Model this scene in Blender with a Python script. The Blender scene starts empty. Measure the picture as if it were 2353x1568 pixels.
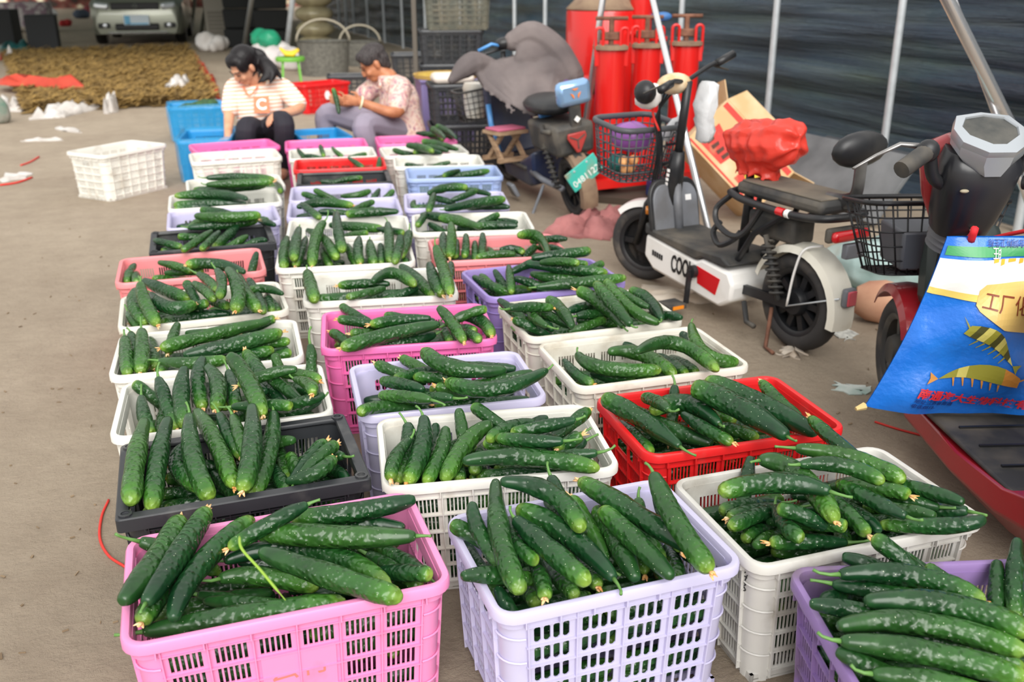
import bpy, bmesh, math, random
import numpy as np
from mathutils import Vector, Matrix, Euler
rnd = random.Random(7)
scene = bpy.context.scene
col = scene.collection
PI = math.pi
R = math.radians
# ------------------------------------------------------------------ camera
CF, CPITCH, CYAW, CROLL, CH = 2179.0, R(21.016), R(14.089), R(-0.09), 1.482
cam_d = bpy.data.cameras.new('camera'); cam_d.sensor_width = 36.0
cam_d.lens = CF / 2353 * 36.0; cam_d.clip_start = 0.05; cam_d.clip_end = 200
cam = bpy.data.objects.new('camera', cam_d); col.objects.link(cam)
_fw = Vector((math.sin(CYAW) * math.cos(CPITCH), math.cos(CYAW) * math.cos(CPITCH), -math.sin(CPITCH)))
_r0 = Vector((math.cos(CYAW), -math.sin(CYAW), 0)); _u0 = _r0.cross(_fw)
_r = _r0 * math.cos(CROLL) + _u0 * math.sin(CROLL); _u = _u0 * math.cos(CROLL) - _r0 * math.sin(CROLL)
cam.matrix_world = Matrix(((_r.x, _u.x, -_fw.x, 0), (_r.y, _u.y, -_fw.y, 0), (_r.z, _u.z, -_fw.z, CH), (0, 0, 0, 1)))
cam_d.dof.use_dof = True; cam_d.dof.focus_distance = 2.35; cam_d.dof.aperture_fstop = 3.6
scene.camera = cam
def at(px, py, h=0.0):
    """ground (or height h) point seen at photo pixel px, py"""
    d = _fw + _r * ((px - 1176.5) / CF) + _u * ((784 - py) / CF)
    return Vector((0, 0, CH)) + d * ((h - CH) / d.z)
def atd(px, py, dist):
    """point at camera depth dist"""
    return Vector((0, 0, CH)) + (_fw + _r * ((px - 1176.5) / CF) + _u * ((784 - py) / CF)) * dist
def depth(p): return (Vector(p) - Vector((0, 0, CH))).dot(_fw)
# ------------------------------------------------------------------ world, light, exposure
w = bpy.data.worlds.new('world'); scene.world = w; w.use_nodes = True
bg = w.node_tree.nodes['Background']
bg.inputs[0].default_value = (1.0, 0.985, 0.96, 1); bg.inputs[1].default_value = 0.85
# soft daylight from the open, sky-lit end of the shed behind the camera
sd = bpy.data.lights.new('sun_offscreen', 'SUN'); sd.energy = 2.7; sd.angle = R(45); sd.color = (1, 0.98, 0.94)
so = bpy.data.objects.new('sun_offscreen', sd); col.objects.link(so)
so.rotation_euler = Vector((0.10, 1.0, -0.72)).to_track_quat('-Z', 'Y').to_euler()
vs = scene.view_settings
vs.view_transform = 'Standard'; vs.look = 'None'; vs.gamma = 1; vs.use_curve_mapping = False; vs.exposure = 0.42
# ------------------------------------------------------------------ materials
def srgb(r, g, b):
    f = lambda c: (c / 12.92 if c <= 0.04045 else ((c + 0.055) / 1.055) ** 2.4)
    return (f(r / 255), f(g / 255), f(b / 255), 1)
def mat(name, rgb, rough=0.5, metal=0.0, var=0.0, scale=8.0, rgb2=None, bump=0.0, bscale=60.0, trans=0.0, coat=0.0, spec=0.5, stretch=None, lo=0.35, hi=0.7, detail=4, alpha=1.0, emit=0.0):
    m = bpy.data.materials.new(name); m.use_nodes = True
    nt = m.node_tree; N = nt.nodes; K = nt.links
    p = N['Principled BSDF']
    c = srgb(*rgb)
    p.inputs['Base Color'].default_value = c
    p.inputs['Roughness'].default_value = rough; p.inputs['Metallic'].default_value = metal
    p.inputs['Specular IOR Level'].default_value = spec
    p.inputs['Coat Weight'].default_value = coat
    if alpha < 1: p.inputs['Alpha'].default_value = alpha
    if emit:
        p.inputs['Emission Color'].default_value = c; p.inputs['Emission Strength'].default_value = emit
    tc = N.new('ShaderNodeTexCoord'); mp = N.new('ShaderNodeMapping')
    K.new(tc.outputs['Object'], mp.inputs[0])
    if stretch: mp.inputs['Scale'].default_value = stretch
    if rgb2 is not None or var:
        n = N.new('ShaderNodeTexNoise'); n.inputs['Scale'].default_value = scale; n.inputs['Detail'].default_value = detail
        K.new(mp.outputs[0], n.inputs['Vector'])
        rp = N.new('ShaderNodeValToRGB'); K.new(n.outputs['Fac'], rp.inputs[0])
        rp.color_ramp.elements[0].position = lo; rp.color_ramp.elements[1].position = hi
        rp.color_ramp.elements[0].color = c
        c2 = srgb(*rgb2) if rgb2 is not None else tuple(max(0, v * (1 - var)) for v in c[:3]) + (1,)
        rp.color_ramp.elements[1].color = c2
        K.new(rp.outputs[0], p.inputs['Base Color'])
    if bump:
        b = N.new('ShaderNodeTexNoise'); b.inputs['Scale'].default_value = bscale; b.inputs['Detail'].default_value = 5
        K.new(mp.outputs[0], b.inputs['Vector'])
        bn = N.new('ShaderNodeBump'); bn.inputs['Strength'].default_value = min(1, bump); bn.inputs['Distance'].default_value = 0.01
        K.new(b.outputs['Fac'], bn.inputs['Height']); K.new(bn.outputs[0], p.inputs['Normal'])
    if trans:
        t = N.new('ShaderNodeBsdfTranslucent'); mx = N.new('ShaderNodeMixShader'); mx.inputs[0].default_value = trans
        if p.inputs['Base Color'].is_linked: K.new(p.inputs['Base Color'].links[0].from_socket, t.inputs[0])
        else: t.inputs[0].default_value = c
        K.new(p.outputs[0], mx.inputs[1]); K.new(t.outputs[0], mx.inputs[2])
        K.new(mx.outputs[0], N['Material Output'].inputs[0])
    return m
_mc = {}
def M(name, *a, **k):
    if name not in _mc: _mc[name] = mat(name, *a, **k)
    return _mc[name]
# ------------------------------------------------------------------ mesh helpers
def frame(d, up=Vector((0, 0, 1))):
    d = Vector(d).normalized()
    if abs(d.dot(up)) > 0.98: up = Vector((1, 0, 0)) if abs(d.x) < 0.9 else Vector((0, 1, 0))
    s = d.cross(up).normalized(); u = s.cross(d).normalized()
    return s, u
class MB:
    def __init__(s): s.v = []; s.f = []
    def add(s, vs_, fs):
        o = len(s.v); s.v.extend([tuple(v) for v in vs_]); s.f.extend([tuple(i + o for i in f) for f in fs]); return s
    def box(s, c, size, rot=None, top=None):
        """box; top=(sx,sy) scales the upper face"""
        hx, hy, hz = [d / 2 for d in size]; tx, ty = top or (1, 1)
        P = [Vector((x * hx * (tx if z > 0 else 1), y * hy * (ty if z > 0 else 1), z * hz)) for z in (-1, 1) for y in (-1, 1) for x in (-1, 1)]
        if rot is not None:
            mm = rot if isinstance(rot, Matrix) else Euler(rot).to_matrix()
            P = [mm @ p for p in P]
        c = Vector(c)
        return s.add([p + c for p in P], [(0, 2, 3, 1), (4, 5, 7, 6), (0, 1, 5, 4), (1, 3, 7, 5), (3, 2, 6, 7), (2, 0, 4, 6)])
    def bar(s, a, b, w_, h_, up=Vector((0, 0, 1))):
        a = Vector(a); b = Vector(b); sd_, u = frame(b - a, up)
        P = []
        for q in (a, b):
            for i, j in ((-1, -1), (1, -1), (1, 1), (-1, 1)): P.append(q + sd_ * i * w_ / 2 + u * j * h_ / 2)
        return s.add(P, [(0, 1, 2, 3), (7, 6, 5, 4), (0, 4, 5, 1), (1, 5, 6, 2), (2, 6, 7, 3), (3, 7, 4, 0)])
    def tube(s, pts, r, n=8, cap=True, flat=1.0, up=Vector((0, 0, 1)), closed=False):
        pts = [Vector(p) for p in pts]; k = len(pts)
        rs = r if isinstance(r, (list, tuple)) else [r] * k
        V = []; F = []; prev = None
        for i, p in enumerate(pts):
            if closed: d = pts[(i + 1) % k] - pts[i - 1]
            else: d = pts[min(i + 1, k - 1)] - pts[max(i - 1, 0)]
            if prev is None: a, b = frame(d, up)
            else:
                d = d.normalized(); a = prev - d * prev.dot(d)
                if a.length < 1e-6: a, b = frame(d, up)
                a.normalize(); b = a.cross(d)
            prev = a
            for j in range(n):
                t = 2 * PI * j / n; V.append(p + a * math.cos(t) * rs[i] + b * math.sin(t) * rs[i] * flat)
        for i in range(k if closed else k - 1):
            for j in range(n):
                F.append((i * n + j, i * n + (j + 1) % n, ((i + 1) % k) * n + (j + 1) % n, ((i + 1) % k) * n + j))
        if cap and not closed: F.append(tuple(range(n - 1, -1, -1))); F.append(tuple((k - 1) * n + j for j in range(n)))
        return s.add(V, F)
    def lathe(s, prof, c=(0, 0, 0), axis=(0, 0, 1), n=20, sx=1.0):
        """prof: (radius, height) pairs"""
        c = Vector(c); d = Vector(axis).normalized(); a, b = frame(d)
        V = []; F = []; k = len(prof)
        for r_, z in prof:
            for j in range(n):
                t = 2 * PI * j / n; V.append(c + d * z + (a * math.cos(t) * sx + b * math.sin(t)) * r_)
        for i in range(k - 1):
            for j in range(n): F.append((i * n + j, i * n + (j + 1) % n, (i + 1) * n + (j + 1) % n, (i + 1) * n + j))
        if prof[0][0] > 1e-5: F.append(tuple(range(n - 1, -1, -1)))
        if prof[-1][0] > 1e-5: F.append(tuple((k - 1) * n + j for j in range(n)))
        return s.add(V, F)
    def ell(s, c, rad, n=14, m=9, rot=None, jit=0.0, seed=0):
        rr = random.Random(seed); c = Vector(c); mm = Euler(rot).to_matrix() if rot is not None and not isinstance(rot, Matrix) else rot
        V = []; F = []
        for i in range(m + 1):
            ph = PI * i / m
            for j in range(n):
                t = 2 * PI * j / n; q = 1 + rr.uniform(-jit, jit)
                p = Vector((math.sin(ph) * math.cos(t) * rad[0], math.sin(ph) * math.sin(t) * rad[1], math.cos(ph) * rad[2])) * q
                if mm is not None: p = mm @ p
                V.append(c + p)
        for i in range(m):
            for j in range(n): F.append((i * n + j, (i + 1) * n + j, (i + 1) * n + (j + 1) % n, i * n + (j + 1) % n))
        return s.add(V, F)
    def loft(s, secs, closed=True, cap=True):
        """secs: list of equal-length point rings"""
        n = len(secs[0]); V = [p for q in secs for p in q]; F = []
        for i in range(len(secs) - 1):
            for j in range(n if closed else n - 1): F.append((i * n + j, i * n + (j + 1) % n, (i + 1) * n + (j + 1) % n, (i + 1) * n + j))
        if cap and closed: F.append(tuple(range(n - 1, -1, -1))); F.append(tuple((len(secs) - 1) * n + j for j in range(n)))
        return s.add(V, F)
    def prism(s, poly, thick, fn=None):
        """poly in (x,z); extruded along y, centred"""
        n = len(poly); V = [(x, -thick / 2, z) for x, z in poly] + [(x, thick / 2, z) for x, z in poly]
        if fn: V = [fn(Vector(v)) for v in V]
        F = [tuple(range(n)), tuple(range(2 * n - 1, n - 1, -1))] + [(i, i + n, (i + 1) % n + n, (i + 1) % n) for i in range(n)]
        return s.add(V, F)
    def mesh(s, name, smooth=False, merge=False):
        me = bpy.data.meshes.new(name); me.from_pydata(s.v, [], s.f)
        bm = bmesh.new(); bm.from_mesh(me)
        if merge: bmesh.ops.remove_doubles(bm, verts=bm.verts, dist=1e-5)
        bmesh.ops.recalc_face_normals(bm, faces=bm.faces)
        bm.to_mesh(me); bm.free()
        if smooth is True: me.polygons.foreach_set('use_smooth', [True] * len(me.polygons))
        elif smooth: me.set_sharp_from_angle(angle=R(smooth)); me.polygons.foreach_set('use_smooth', [True] * len(me.polygons)); me.set_sharp_from_angle(angle=R(smooth))
        me.update(); return me
    def build(s, name, m, parent=None, smooth=40, bevel=0.0, sub=0, merge=False):
        o = bpy.data.objects.new(name, s.mesh(name, smooth, merge)); col.objects.link(o)
        if m: o.data.materials.append(m)
        if parent: o.parent = parent
        if bevel:
            b = o.modifiers.new('bevel', 'BEVEL'); b.width = bevel; b.segments = 2; b.limit_method = 'ANGLE'
        if sub:
            q = o.modifiers.new('sub', 'SUBSURF'); q.levels = sub; q.render_levels = sub
        return o
def bez(p0, pm, p2, n):
    p0, pm, p2 = Vector(p0), Vector(pm), Vector(p2); c = pm * 2 - (p0 + p2) / 2
    return [p0 * (1 - t) ** 2 + c * 2 * t * (1 - t) + p2 * t * t for t in [i / (n - 1) for i in range(n)]]
def catmull(pts, n=6):
    P = [Vector(p) for p in pts]; P = [P[0] * 2 - P[1]] + P + [P[-1] * 2 - P[-2]]; out = []
    for i in range(1, len(P) - 2):
        for k in range(n):
            t = k / n; a, b, c, d = P[i - 1], P[i], P[i + 1], P[i + 2]
            out.append(0.5 * ((2 * b) + (c - a) * t + (2 * a - 5 * b + 4 * c - d) * t * t + (3 * b - a - 3 * c + d) * t ** 3))
    return out + [P[-2]]
def empty(name, loc=(0, 0, 0), rz=0.0, rot=None):
    o = bpy.data.objects.new(name, None); o.empty_display_size = 0.1; col.objects.link(o)
    o.location = loc; o.rotation_euler = rot or (0, 0, rz); return o
def tag(o, label, cat, group=None, kind=None):
    o['label'] = label; o['category'] = cat
    if group: o['group'] = group
    if kind: o['kind'] = kind
    return o
def struct(o, label=None):
    o['kind'] = 'structure'
    if label: o['label'] = label
    return o
def text(name, s_, size, m, parent=None, loc=(0, 0, 0), rot=(0, 0, 0), ext=0.001, align='CENTER', fn=None, bold=0.0):
    cu = bpy.data.curves.new(name, 'FONT'); cu.body = s_; cu.size = size; cu.extrude = ext; cu.align_x = align; cu.align_y = 'CENTER'; cu.offset = bold; cu.resolution_u = 3
    t = bpy.data.objects.new(name, cu); col.objects.link(t)
    dg = bpy.context.evaluated_depsgraph_get(); me = bpy.data.meshes.new_from_object(t.evaluated_get(dg)); me.name = name
    bpy.data.objects.remove(t)
    if fn:
        for v in me.vertices: v.co = fn(v.co)
    o = bpy.data.objects.new(name, me); col.objects.link(o); me.materials.clear(); me.materials.append(m)
    o.location = loc; o.rotation_euler = rot if not isinstance(rot, Matrix) else rot.to_euler()
    if parent: o.parent = parent
    return o
# ------------------------------------------------------------------ the place
def floor_mat():
    m = bpy.data.materials.new('packed_earth_floor'); m.use_nodes = True
    nt = m.node_tree; N = nt.nodes; K = nt.links; p = N['Principled BSDF']
    tc = N.new('ShaderNodeTexCoord')
    def noise(sc, det=6, rough=0.6):
        n = N.new('ShaderNodeTexNoise'); n.inputs['Scale'].default_value = sc; n.inputs['Detail'].default_value = det; n.inputs['Roughness'].default_value = rough
        K.new(tc.outputs['Object'], n.inputs['Vector']); return n
    def ramp(a, b, c1, c2):
        r_ = N.new('ShaderNodeValToRGB'); r_.color_ramp.elements[0].position = a; r_.color_ramp.elements[1].position = b
        r_.color_ramp.elements[0].color = c1; r_.color_ramp.elements[1].color = c2; return r_
    def mix(fac, a, b, t='MIX'):
        x = N.new('ShaderNodeMix'); x.data_type = 'RGBA'; x.blend_type = t
        if isinstance(fac, float): x.inputs[0].default_value = fac
        else: K.new(fac, x.inputs[0])
        K.new(a, x.inputs[6])
        if hasattr(b, 'default_value'): K.new(b, x.inputs[7])
        else: x.inputs[7].default_value = b
        return x.outputs[2]
    n1 = noise(0.9); r1 = ramp(0.3, 0.72, srgb(172, 155, 135), srgb(194, 178, 157)); K.new(n1.outputs[0], r1.inputs[0])
    n2 = noise(7, 8, 0.7); r2 = ramp(0.35, 0.75, (0.72, 0.70, 0.68, 1), (1, 1, 1, 1)); K.new(n2.outputs[0], r2.inputs[0])
    c = mix(0.7, r1.outputs[0], r2.outputs[0], 'MULTIPLY')
    n3 = noise(70, 4, 0.7); r3 = ramp(0.62, 0.72, (0, 0, 0, 1), (1, 1, 1, 1)); K.new(n3.outputs[0], r3.inputs[0])
    n3b = noise(3, 4); r3b = ramp(0.5, 0.62, (0, 0, 0, 1), (0.7, 0.7, 0.7, 1)); K.new(n3b.outputs[0], r3b.inputs[0])
    mm = N.new('ShaderNodeMath'); mm.operation = 'MULTIPLY'; K.new(r3.outputs[0], mm.inputs[0]); K.new(r3b.outputs[0], mm.inputs[1])
    c = mix(mm.outputs[0], c, srgb(120, 104, 86))
    K.new(c, p.inputs['Base Color']); p.inputs['Roughness'].default_value = 0.85
    nb = noise(22, 10, 0.72); bn = N.new('ShaderNodeBump'); bn.inputs['Strength'].default_value = 0.9; bn.inputs['Distance'].default_value = 0.03
    K.new(nb.outputs[0], bn.inputs['Height']); K.new(bn.outputs[0], p.inputs['Normal'])
    return m
def build_floor():
    mb = MB(); V = []; F = []; nx, ny = 90, 120
    rr = random.Random(3)
    for j in range(ny + 1):
        y = -6 + 70 * (j / ny)
        for i in range(nx + 1):
            x = -20 + 32 * i / nx
            V.append((x, y, 0))
    for j in range(ny):
        for i in range(nx): a = j * (nx + 1) + i; F.append((a, a + 1, a + nx + 2, a + nx + 1))
    mb.add(V, F); o = mb.build('floor', floor_mat(), smooth=True); struct(o, 'dusty trodden earth floor strewn with scraps'); return o
build_floor()
# --- film wall along the right side
WA = at(2030, 437); WDIR = Vector((-math.sin(R(4.7)), math.cos(R(4.7)), 0)); WNRM = Vector((-WDIR.y, WDIR.x, 0)) * 1.0
WNRM = Vector((-math.cos(R(4.7)), -math.sin(R(4.7)), 0))
def wallp(s_, z=0.0, out=0.0): p = WA + WDIR * s_ + WNRM * out; return Vector((p.x, p.y, z))
def film_mat():
    m = bpy.data.materials.new('dark_plastic_film'); m.use_nodes = True
    nt = m.node_tree; N = nt.nodes; K = nt.links; p = N['Principled BSDF']
    tc = N.new('ShaderNodeTexCoord'); mp = N.new('ShaderNodeMapping'); K.new(tc.outputs['UV'], mp.inputs[0])
    mp.inputs['Scale'].default_value = (0.28, 6.5, 1)
    n = N.new('ShaderNodeTexNoise'); n.inputs['Scale'].default_value = 1.6; n.inputs['Detail'].default_value = 7; n.inputs['Roughness'].default_value = 0.62; n.inputs['Distortion'].default_value = 0.25
    K.new(mp.outputs[0], n.inputs['Vector'])
    r = N.new('ShaderNodeValToRGB'); K.new(n.outputs[0], r.inputs[0]); cr = r.color_ramp
    cr.elements[0].position = 0.30; cr.elements[0].color = srgb(36, 48, 62)
    cr.elements[1].position = 0.78; cr.elements[1].color = srgb(92, 104, 108)
    for pos, c in ((0.45, (46, 62, 78)), (0.55, (56, 72, 84)), (0.66, (70, 84, 88))):
        e = cr.elements.new(pos); e.color = srgb(*c)
    mp2 = N.new('ShaderNodeMapping'); mp2.inputs['Scale'].default_value = (0.35, 1.6, 1); K.new(tc.outputs['UV'], mp2.inputs[0])
    n2 = N.new('ShaderNodeTexNoise'); n2.inputs['Scale'].default_value = 1.2; n2.inputs['Detail'].default_value = 3; K.new(mp2.outputs[0], n2.inputs['Vector'])
    r2 = N.new('ShaderNodeValToRGB'); K.new(n2.outputs[0], r2.inputs[0]); r2.color_ramp.elements[0].position = 0.45; r2.color_ramp.elements[1].position = 0.7
    mx = N.new('ShaderNodeMix'); mx.data_type = 'RGBA'; mx.blend_type = 'MULTIPLY'; K.new(r2.outputs[0], mx.inputs[0]); K.new(r.outputs[0], mx.inputs[6]); mx.inputs[7].default_value = (0.85, 1.05, 0.72, 1)
    K.new(mx.outputs[2], p.inputs['Base Color'])
    p.inputs['Roughness'].default_value = 0.2; p.inputs['Specular IOR Level'].default_value = 0.5
    bn = N.new('ShaderNodeBump'); bn.inputs['Strength'].default_value = 1.0; bn.inputs['Distance'].default_value = 0.06; K.new(n.outputs[0], bn.inputs['Height']); K.new(bn.outputs[0], p.inputs['Normal'])
    return m
FILM = film_mat()
def film_wall():
    S0, S1 = -9.0, 32.0; nz = 110; ns = 220; V = []; F = []; uv = []
    rr = random.Random(5); ph = [(rr.uniform(0, 6), rr.uniform(0.3, 1.6), rr.uniform(4, 26), rr.uniform(0.003, 0.012)) for _ in range(9)] + [(rr.uniform(0, 6), rr.uniform(-0.5, 0.5), rr.uniform(28, 70), rr.uniform(0.0012, 0.0032)) for _ in range(8)]
    for i in range(ns + 1):
        s_ = S0 + (S1 - S0) * i / ns
        for j in range(nz + 1):
            z = 2.6 * j / nz
            b = sum(a * math.sin(p + s_ * fx + z * fz + 0.8 * math.sin(s_ * 1.3 + p)) for p, fx, fz, a in ph)
            sag = 0.03 * math.sin(PI * ((s_ / 1.37) % 1.0)) ** 2
            q = wallp(s_, z + 0.01, -0.10 + b - sag + (0.1 * math.exp(-z / 0.12)))
            V.append(q); uv.append((s_, z))
    for i in range(ns):
        for j in range(nz): a = i * (nz + 1) + j; F.append((a, a + nz + 1, a + nz + 2, a + 1))
    me = bpy.data.meshes.new('wall_right'); me.from_pydata([tuple(v) for v in V], [], F); ul = me.uv_layers.new(name='UVMap')
    for l in me.loops: ul.data[l.index].uv = uv[l.vertex_index]
    me.polygons.foreach_set('use_smooth', [True] * len(me.polygons)); me.materials.append(FILM)
    o = bpy.data.objects.new('wall_right', me); col.objects.link(o); struct(o, 'side wall of dark wrinkled plastic film'); return o
film_wall()
STEEL = M('galvanised_steel', (206, 212, 216), rough=0.35, metal=0.35, var=0.15, scale=12)
CHROME = M('polished_steel', (228, 228, 230), rough=0.26, metal=0.85)
# evenly spaced upright pipes holding the film
pole_px = [2090, 1800, 1580, 1190, 1110, 980, 926, 883, 845, 812, 778]
def pole_s(px):  # where an upright crosses the photo column on the wall line at 1 m height
    best = None
    for k in range(0, 4000):
        s_ = -4 + k * 0.01; p = wallp(s_, 0.9)
        d = p - Vector((0, 0, CH)); z = d.dot(_fw)
        if z < 0.3: continue
        x = 1176.5 + CF * d.dot(_r) / z; y = 784 - CF * d.dot(_u) / z
        # column at y=0 of a plumb pole: follow the pole up
        p2 = wallp(s_, 1.3); d2 = p2 - Vector((0, 0, CH)); z2 = d2.dot(_fw); x2 = 1176.5 + CF * d2.dot(_r) / z2
        e = abs(x2 - px)
        if best is None or e < best[0]: best = (e, s_)
    return best[1]
ss = sorted([pole_s(px) for px in pole_px] + [-1.3, -2.7])
full = []
for a, b in zip(ss, ss[1:]):
    full.append(a); k = max(1, round((b - a) / 1.45))
    for q in range(1, k): full.append(a + (b - a) * q / k)
full.append(ss[-1])
for i, s_ in enumerate(full):
    mb = MB(); b0 = wallp(s_, 0.0, 0.05); t0 = wallp(s_ + 0.02, 2.6, 0.05)
    mb.tube([b0, b0.lerp(t0, 0.5), t0], 0.028, 10)
    o = mb.build('wall_pole', STEEL); tag(o, 'upright galvanised pipe standing against the dark film wall', 'pipe', 'upright pipes along the film wall')
# unseen roof arch over the far part only, placed to darken the background
ROOFM = M('roof_film', (84, 94, 90), rough=0.5, trans=0.5)
def roof():
    V = []; F = []; n = 14
    y0, y1 = 16.0, 56.0
    for y in (y0, y1):
        for i in range(n + 1):
            t = i / n; a = wallp((y - WA.y) / math.cos(R(4.7)), 0); x = a.x - 11.5 * t
            V.append((x, y, 2.55 + 1.5 * math.sin(PI * t)))
    for i in range(n): F.append((i, i + 1, n + 2 + i, n + 1 + i))
    mb = MB(); mb.add(V, F); struct(mb.build('far_shade_ceiling', ROOFM, smooth=True), 'unseen arched film roof shading the far part')
roof()

def build_backdrop():
    m = bpy.data.materials.new('end_backdrop'); m.use_nodes = True; nt = m.node_tree; N = nt.nodes; K = nt.links; p = N['Principled BSDF']
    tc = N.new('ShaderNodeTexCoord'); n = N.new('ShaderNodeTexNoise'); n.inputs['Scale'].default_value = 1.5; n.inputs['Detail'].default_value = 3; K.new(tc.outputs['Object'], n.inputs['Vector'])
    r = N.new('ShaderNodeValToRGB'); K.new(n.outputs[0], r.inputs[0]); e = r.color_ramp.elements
    e[0].position = 0.38; e[0].color = srgb(60, 50, 44); e[1].position = 0.68; e[1].color = srgb(240, 230, 200)  # cream tones paint bright sunlit bits into the added backdrop's colour
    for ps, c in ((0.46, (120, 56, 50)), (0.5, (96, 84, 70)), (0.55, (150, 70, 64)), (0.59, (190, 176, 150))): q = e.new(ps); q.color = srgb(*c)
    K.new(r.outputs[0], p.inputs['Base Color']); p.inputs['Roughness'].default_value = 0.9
    o = MB().box((-8, 56, 1.3), (26, 0.2, 2.6)).build('far_backdrop', m); struct(o, 'added backdrop at the far end, maroon patches and pale ones painted as sunlit foliage')
build_backdrop()
# ------------------------------------------------------------------ plastic crates
RIM = 0.33
CL, CW = 0.60, 0.398
def plastic(name, rgb, dirt=(150, 130, 110), trans=0.12, rough=0.36, amount=(0.56, 0.85)):
    return M(name, rgb, rough=rough, rgb2=dirt, scale=9, lo=amount[0], hi=amount[1], detail=8, trans=trans)
PL = dict(
    white=plastic('white_crate_plastic', (238, 236, 228), (178, 164, 144), amount=(0.56, 0.9)),
    greywhite=plastic('greyish_white_crate_plastic', (214, 212, 206), (150, 140, 126), amount=(0.5, 0.85)),
    cream=plastic('cream_crate_plastic', (232, 228, 216), (172, 156, 132), amount=(0.52, 0.85)),
    pink=plastic('bright_pink_crate_plastic', (246, 120, 186), (200, 110, 140), amount=(0.6, 0.95)),
    rose=plastic('rose_pink_crate_plastic', (247, 152, 202), (205, 120, 140), amount=(0.6, 0.95)),
    salmon=plastic('salmon_pink_crate_plastic', (242, 146, 150), (196, 126, 122), amount=(0.6, 0.95)),
    lilac=plastic('lilac_translucent_plastic', (230, 226, 250), (212, 206, 232), trans=0.38, rough=0.28, amount=(0.6, 1.0)),
    purple=plastic('purple_crate_plastic', (158, 138, 204), (140, 124, 160), amount=(0.55, 0.85)),
    violet=plastic('violet_crate_plastic', (150, 122, 178), (120, 104, 112), amount=(0.48, 0.78)),
    red=plastic('red_crate_plastic', (228, 38, 40), (196, 96, 88), amount=(0.58, 0.92)),
    black=plastic('black_crate_plastic', (44, 46, 50), (110, 108, 104), trans=0.0, rough=0.42, amount=(0.52, 0.9)),
    paleblue=plastic('pale_blue_crate_plastic', (186, 206, 244), (190, 196, 214), trans=0.3, amount=(0.6, 1.0)),
    blue=plastic('blue_crate_plastic', (40, 150, 214), (60, 120, 160), amount=(0.6, 1.0)),
)
def wall_mesh(name, length, h0, h1, groups, slots, rows, side, round_=False, handle=False, t=0.0035, plaque=None, taper=True, L_=CL, W_=CW):
    """a slotted crate wall, ribs outside; local frame: x along, -y outside; then put on its side and tapered"""
    mb = MB()
    gm = 0.016; ex = 0.012
    gw = (length - 2 * ex - gm * (groups - 1)) / groups
    xs = [-length / 2]; hole_x = []
    for g in range(groups):
        x0 = -length / 2 + ex + g * (gw + gm)
        sw = gw / (slots * 1.62 + 0.62) if not round_ else gw / (slots * 1.42 + 0.42)
        bw = (gw - slots * sw) / (slots + 1)
        for k in range(slots):
            a = x0 + bw + k * (sw + bw); xs += [a, a + sw]; hole_x.append((len(xs) - 2, g))
    xs.append(length / 2)
    hz = {i: g for i, g in hole_x}
    top = h1 - 0.028; bot = h0 + 0.02; rh = (top - bot) / rows; gap = 0.011
    zs = [h0]; zrows = {}
    for r_ in range(rows): zs += [bot + r_ * rh + gap / 2, bot + (r_ + 1) * rh - gap / 2]; zrows[len(zs) - 2] = r_
    zs.append(h1)
    solid = lambda i, j: not (i in hz and j in zrows and not (plaque and hz[i] in plaque[0] and zrows[j] in plaque[1]))
    hgroup = (groups // 2 - (0 if groups % 2 else 1), groups // 2) if handle else None
    def is_handle(i, j):
        if not handle or j not in zrows or zrows[j] != rows - 1: return False
        xm = (xs[i] + xs[i + 1]) / 2
        return abs(xm) < 0.052
    nx, nz = len(xs) - 1, len(zs) - 1
    S = [[solid(i, j) and not is_handle(i, j) for j in range(nz)] for i in range(nx)]
    V = []; F = []
    n1 = len(zs)
    for y in (0, t):
        for x in xs:
            for z in zs: V.append((x, y, z))
    o2 = len(xs) * n1; id_ = lambda i, j, k: k * o2 + i * n1 + j
    for i in range(nx):
        for j in range(nz):
            if not S[i][j]: continue
            F.append((id_(i, j, 0), id_(i + 1, j, 0), id_(i + 1, j + 1, 0), id_(i, j + 1, 0)))
            F.append((id_(i, j, 1), id_(i, j + 1, 1), id_(i + 1, j + 1, 1), id_(i + 1, j, 1)))
            for di, dj, e in ((-1, 0, ((i, j), (i, j + 1))), (1, 0, ((i + 1, j + 1), (i + 1, j))), (0, -1, ((i + 1, j), (i, j))), (0, 1, ((i, j + 1), (i + 1, j + 1)))):
                a, b = i + di, j + dj
                if not (0 <= a < nx and 0 <= b < nz) or not S[a][b]:
                    F.append((id_(*e[0], 0), id_(*e[1], 0), id_(*e[1], 1), id_(*e[0], 1)))
    mb.add(V, F)
    if round_:   # rounded slot corners
        for i in hz:
            for j in zrows:
                if S[i][j]: continue
                x0, x1, z0, z1 = xs[i], xs[i + 1], zs[j], zs[j + 1]; c = (x1 - x0) * 0.34
                for (x, z, sx, sz) in ((x0, z0, 1, 1), (x1, z0, -1, 1), (x0, z1, 1, -1), (x1, z1, -1, -1)):
                    for y in (0, t): mb.add([(x, y, z), (x + sx * c, y, z), (x, y, z + sz * c)], [(0, 1, 2)])
                    mb.add([(x + sx * c, 0, z), (x, 0, z + sz * c), (x, t, z + sz * c), (x + sx * c, t, z)], [(0, 1, 2, 3)])
    for g in range(groups + 1):   # upright ribs
        x = -length / 2 + ex + g * (gw + gm) - gm / 2
        if g == 0: x = -length / 2 + 0.004
        if g == groups: x = length / 2 - 0.004
        mb.box((x, -0.0045, (h0 + h1) / 2), (0.003, 0.009, h1 - h0))
    for r_ in range(0, rows + 1): mb.box((0, -0.0035, bot + r_ * rh), (length, 0.007, 0.003))
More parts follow.
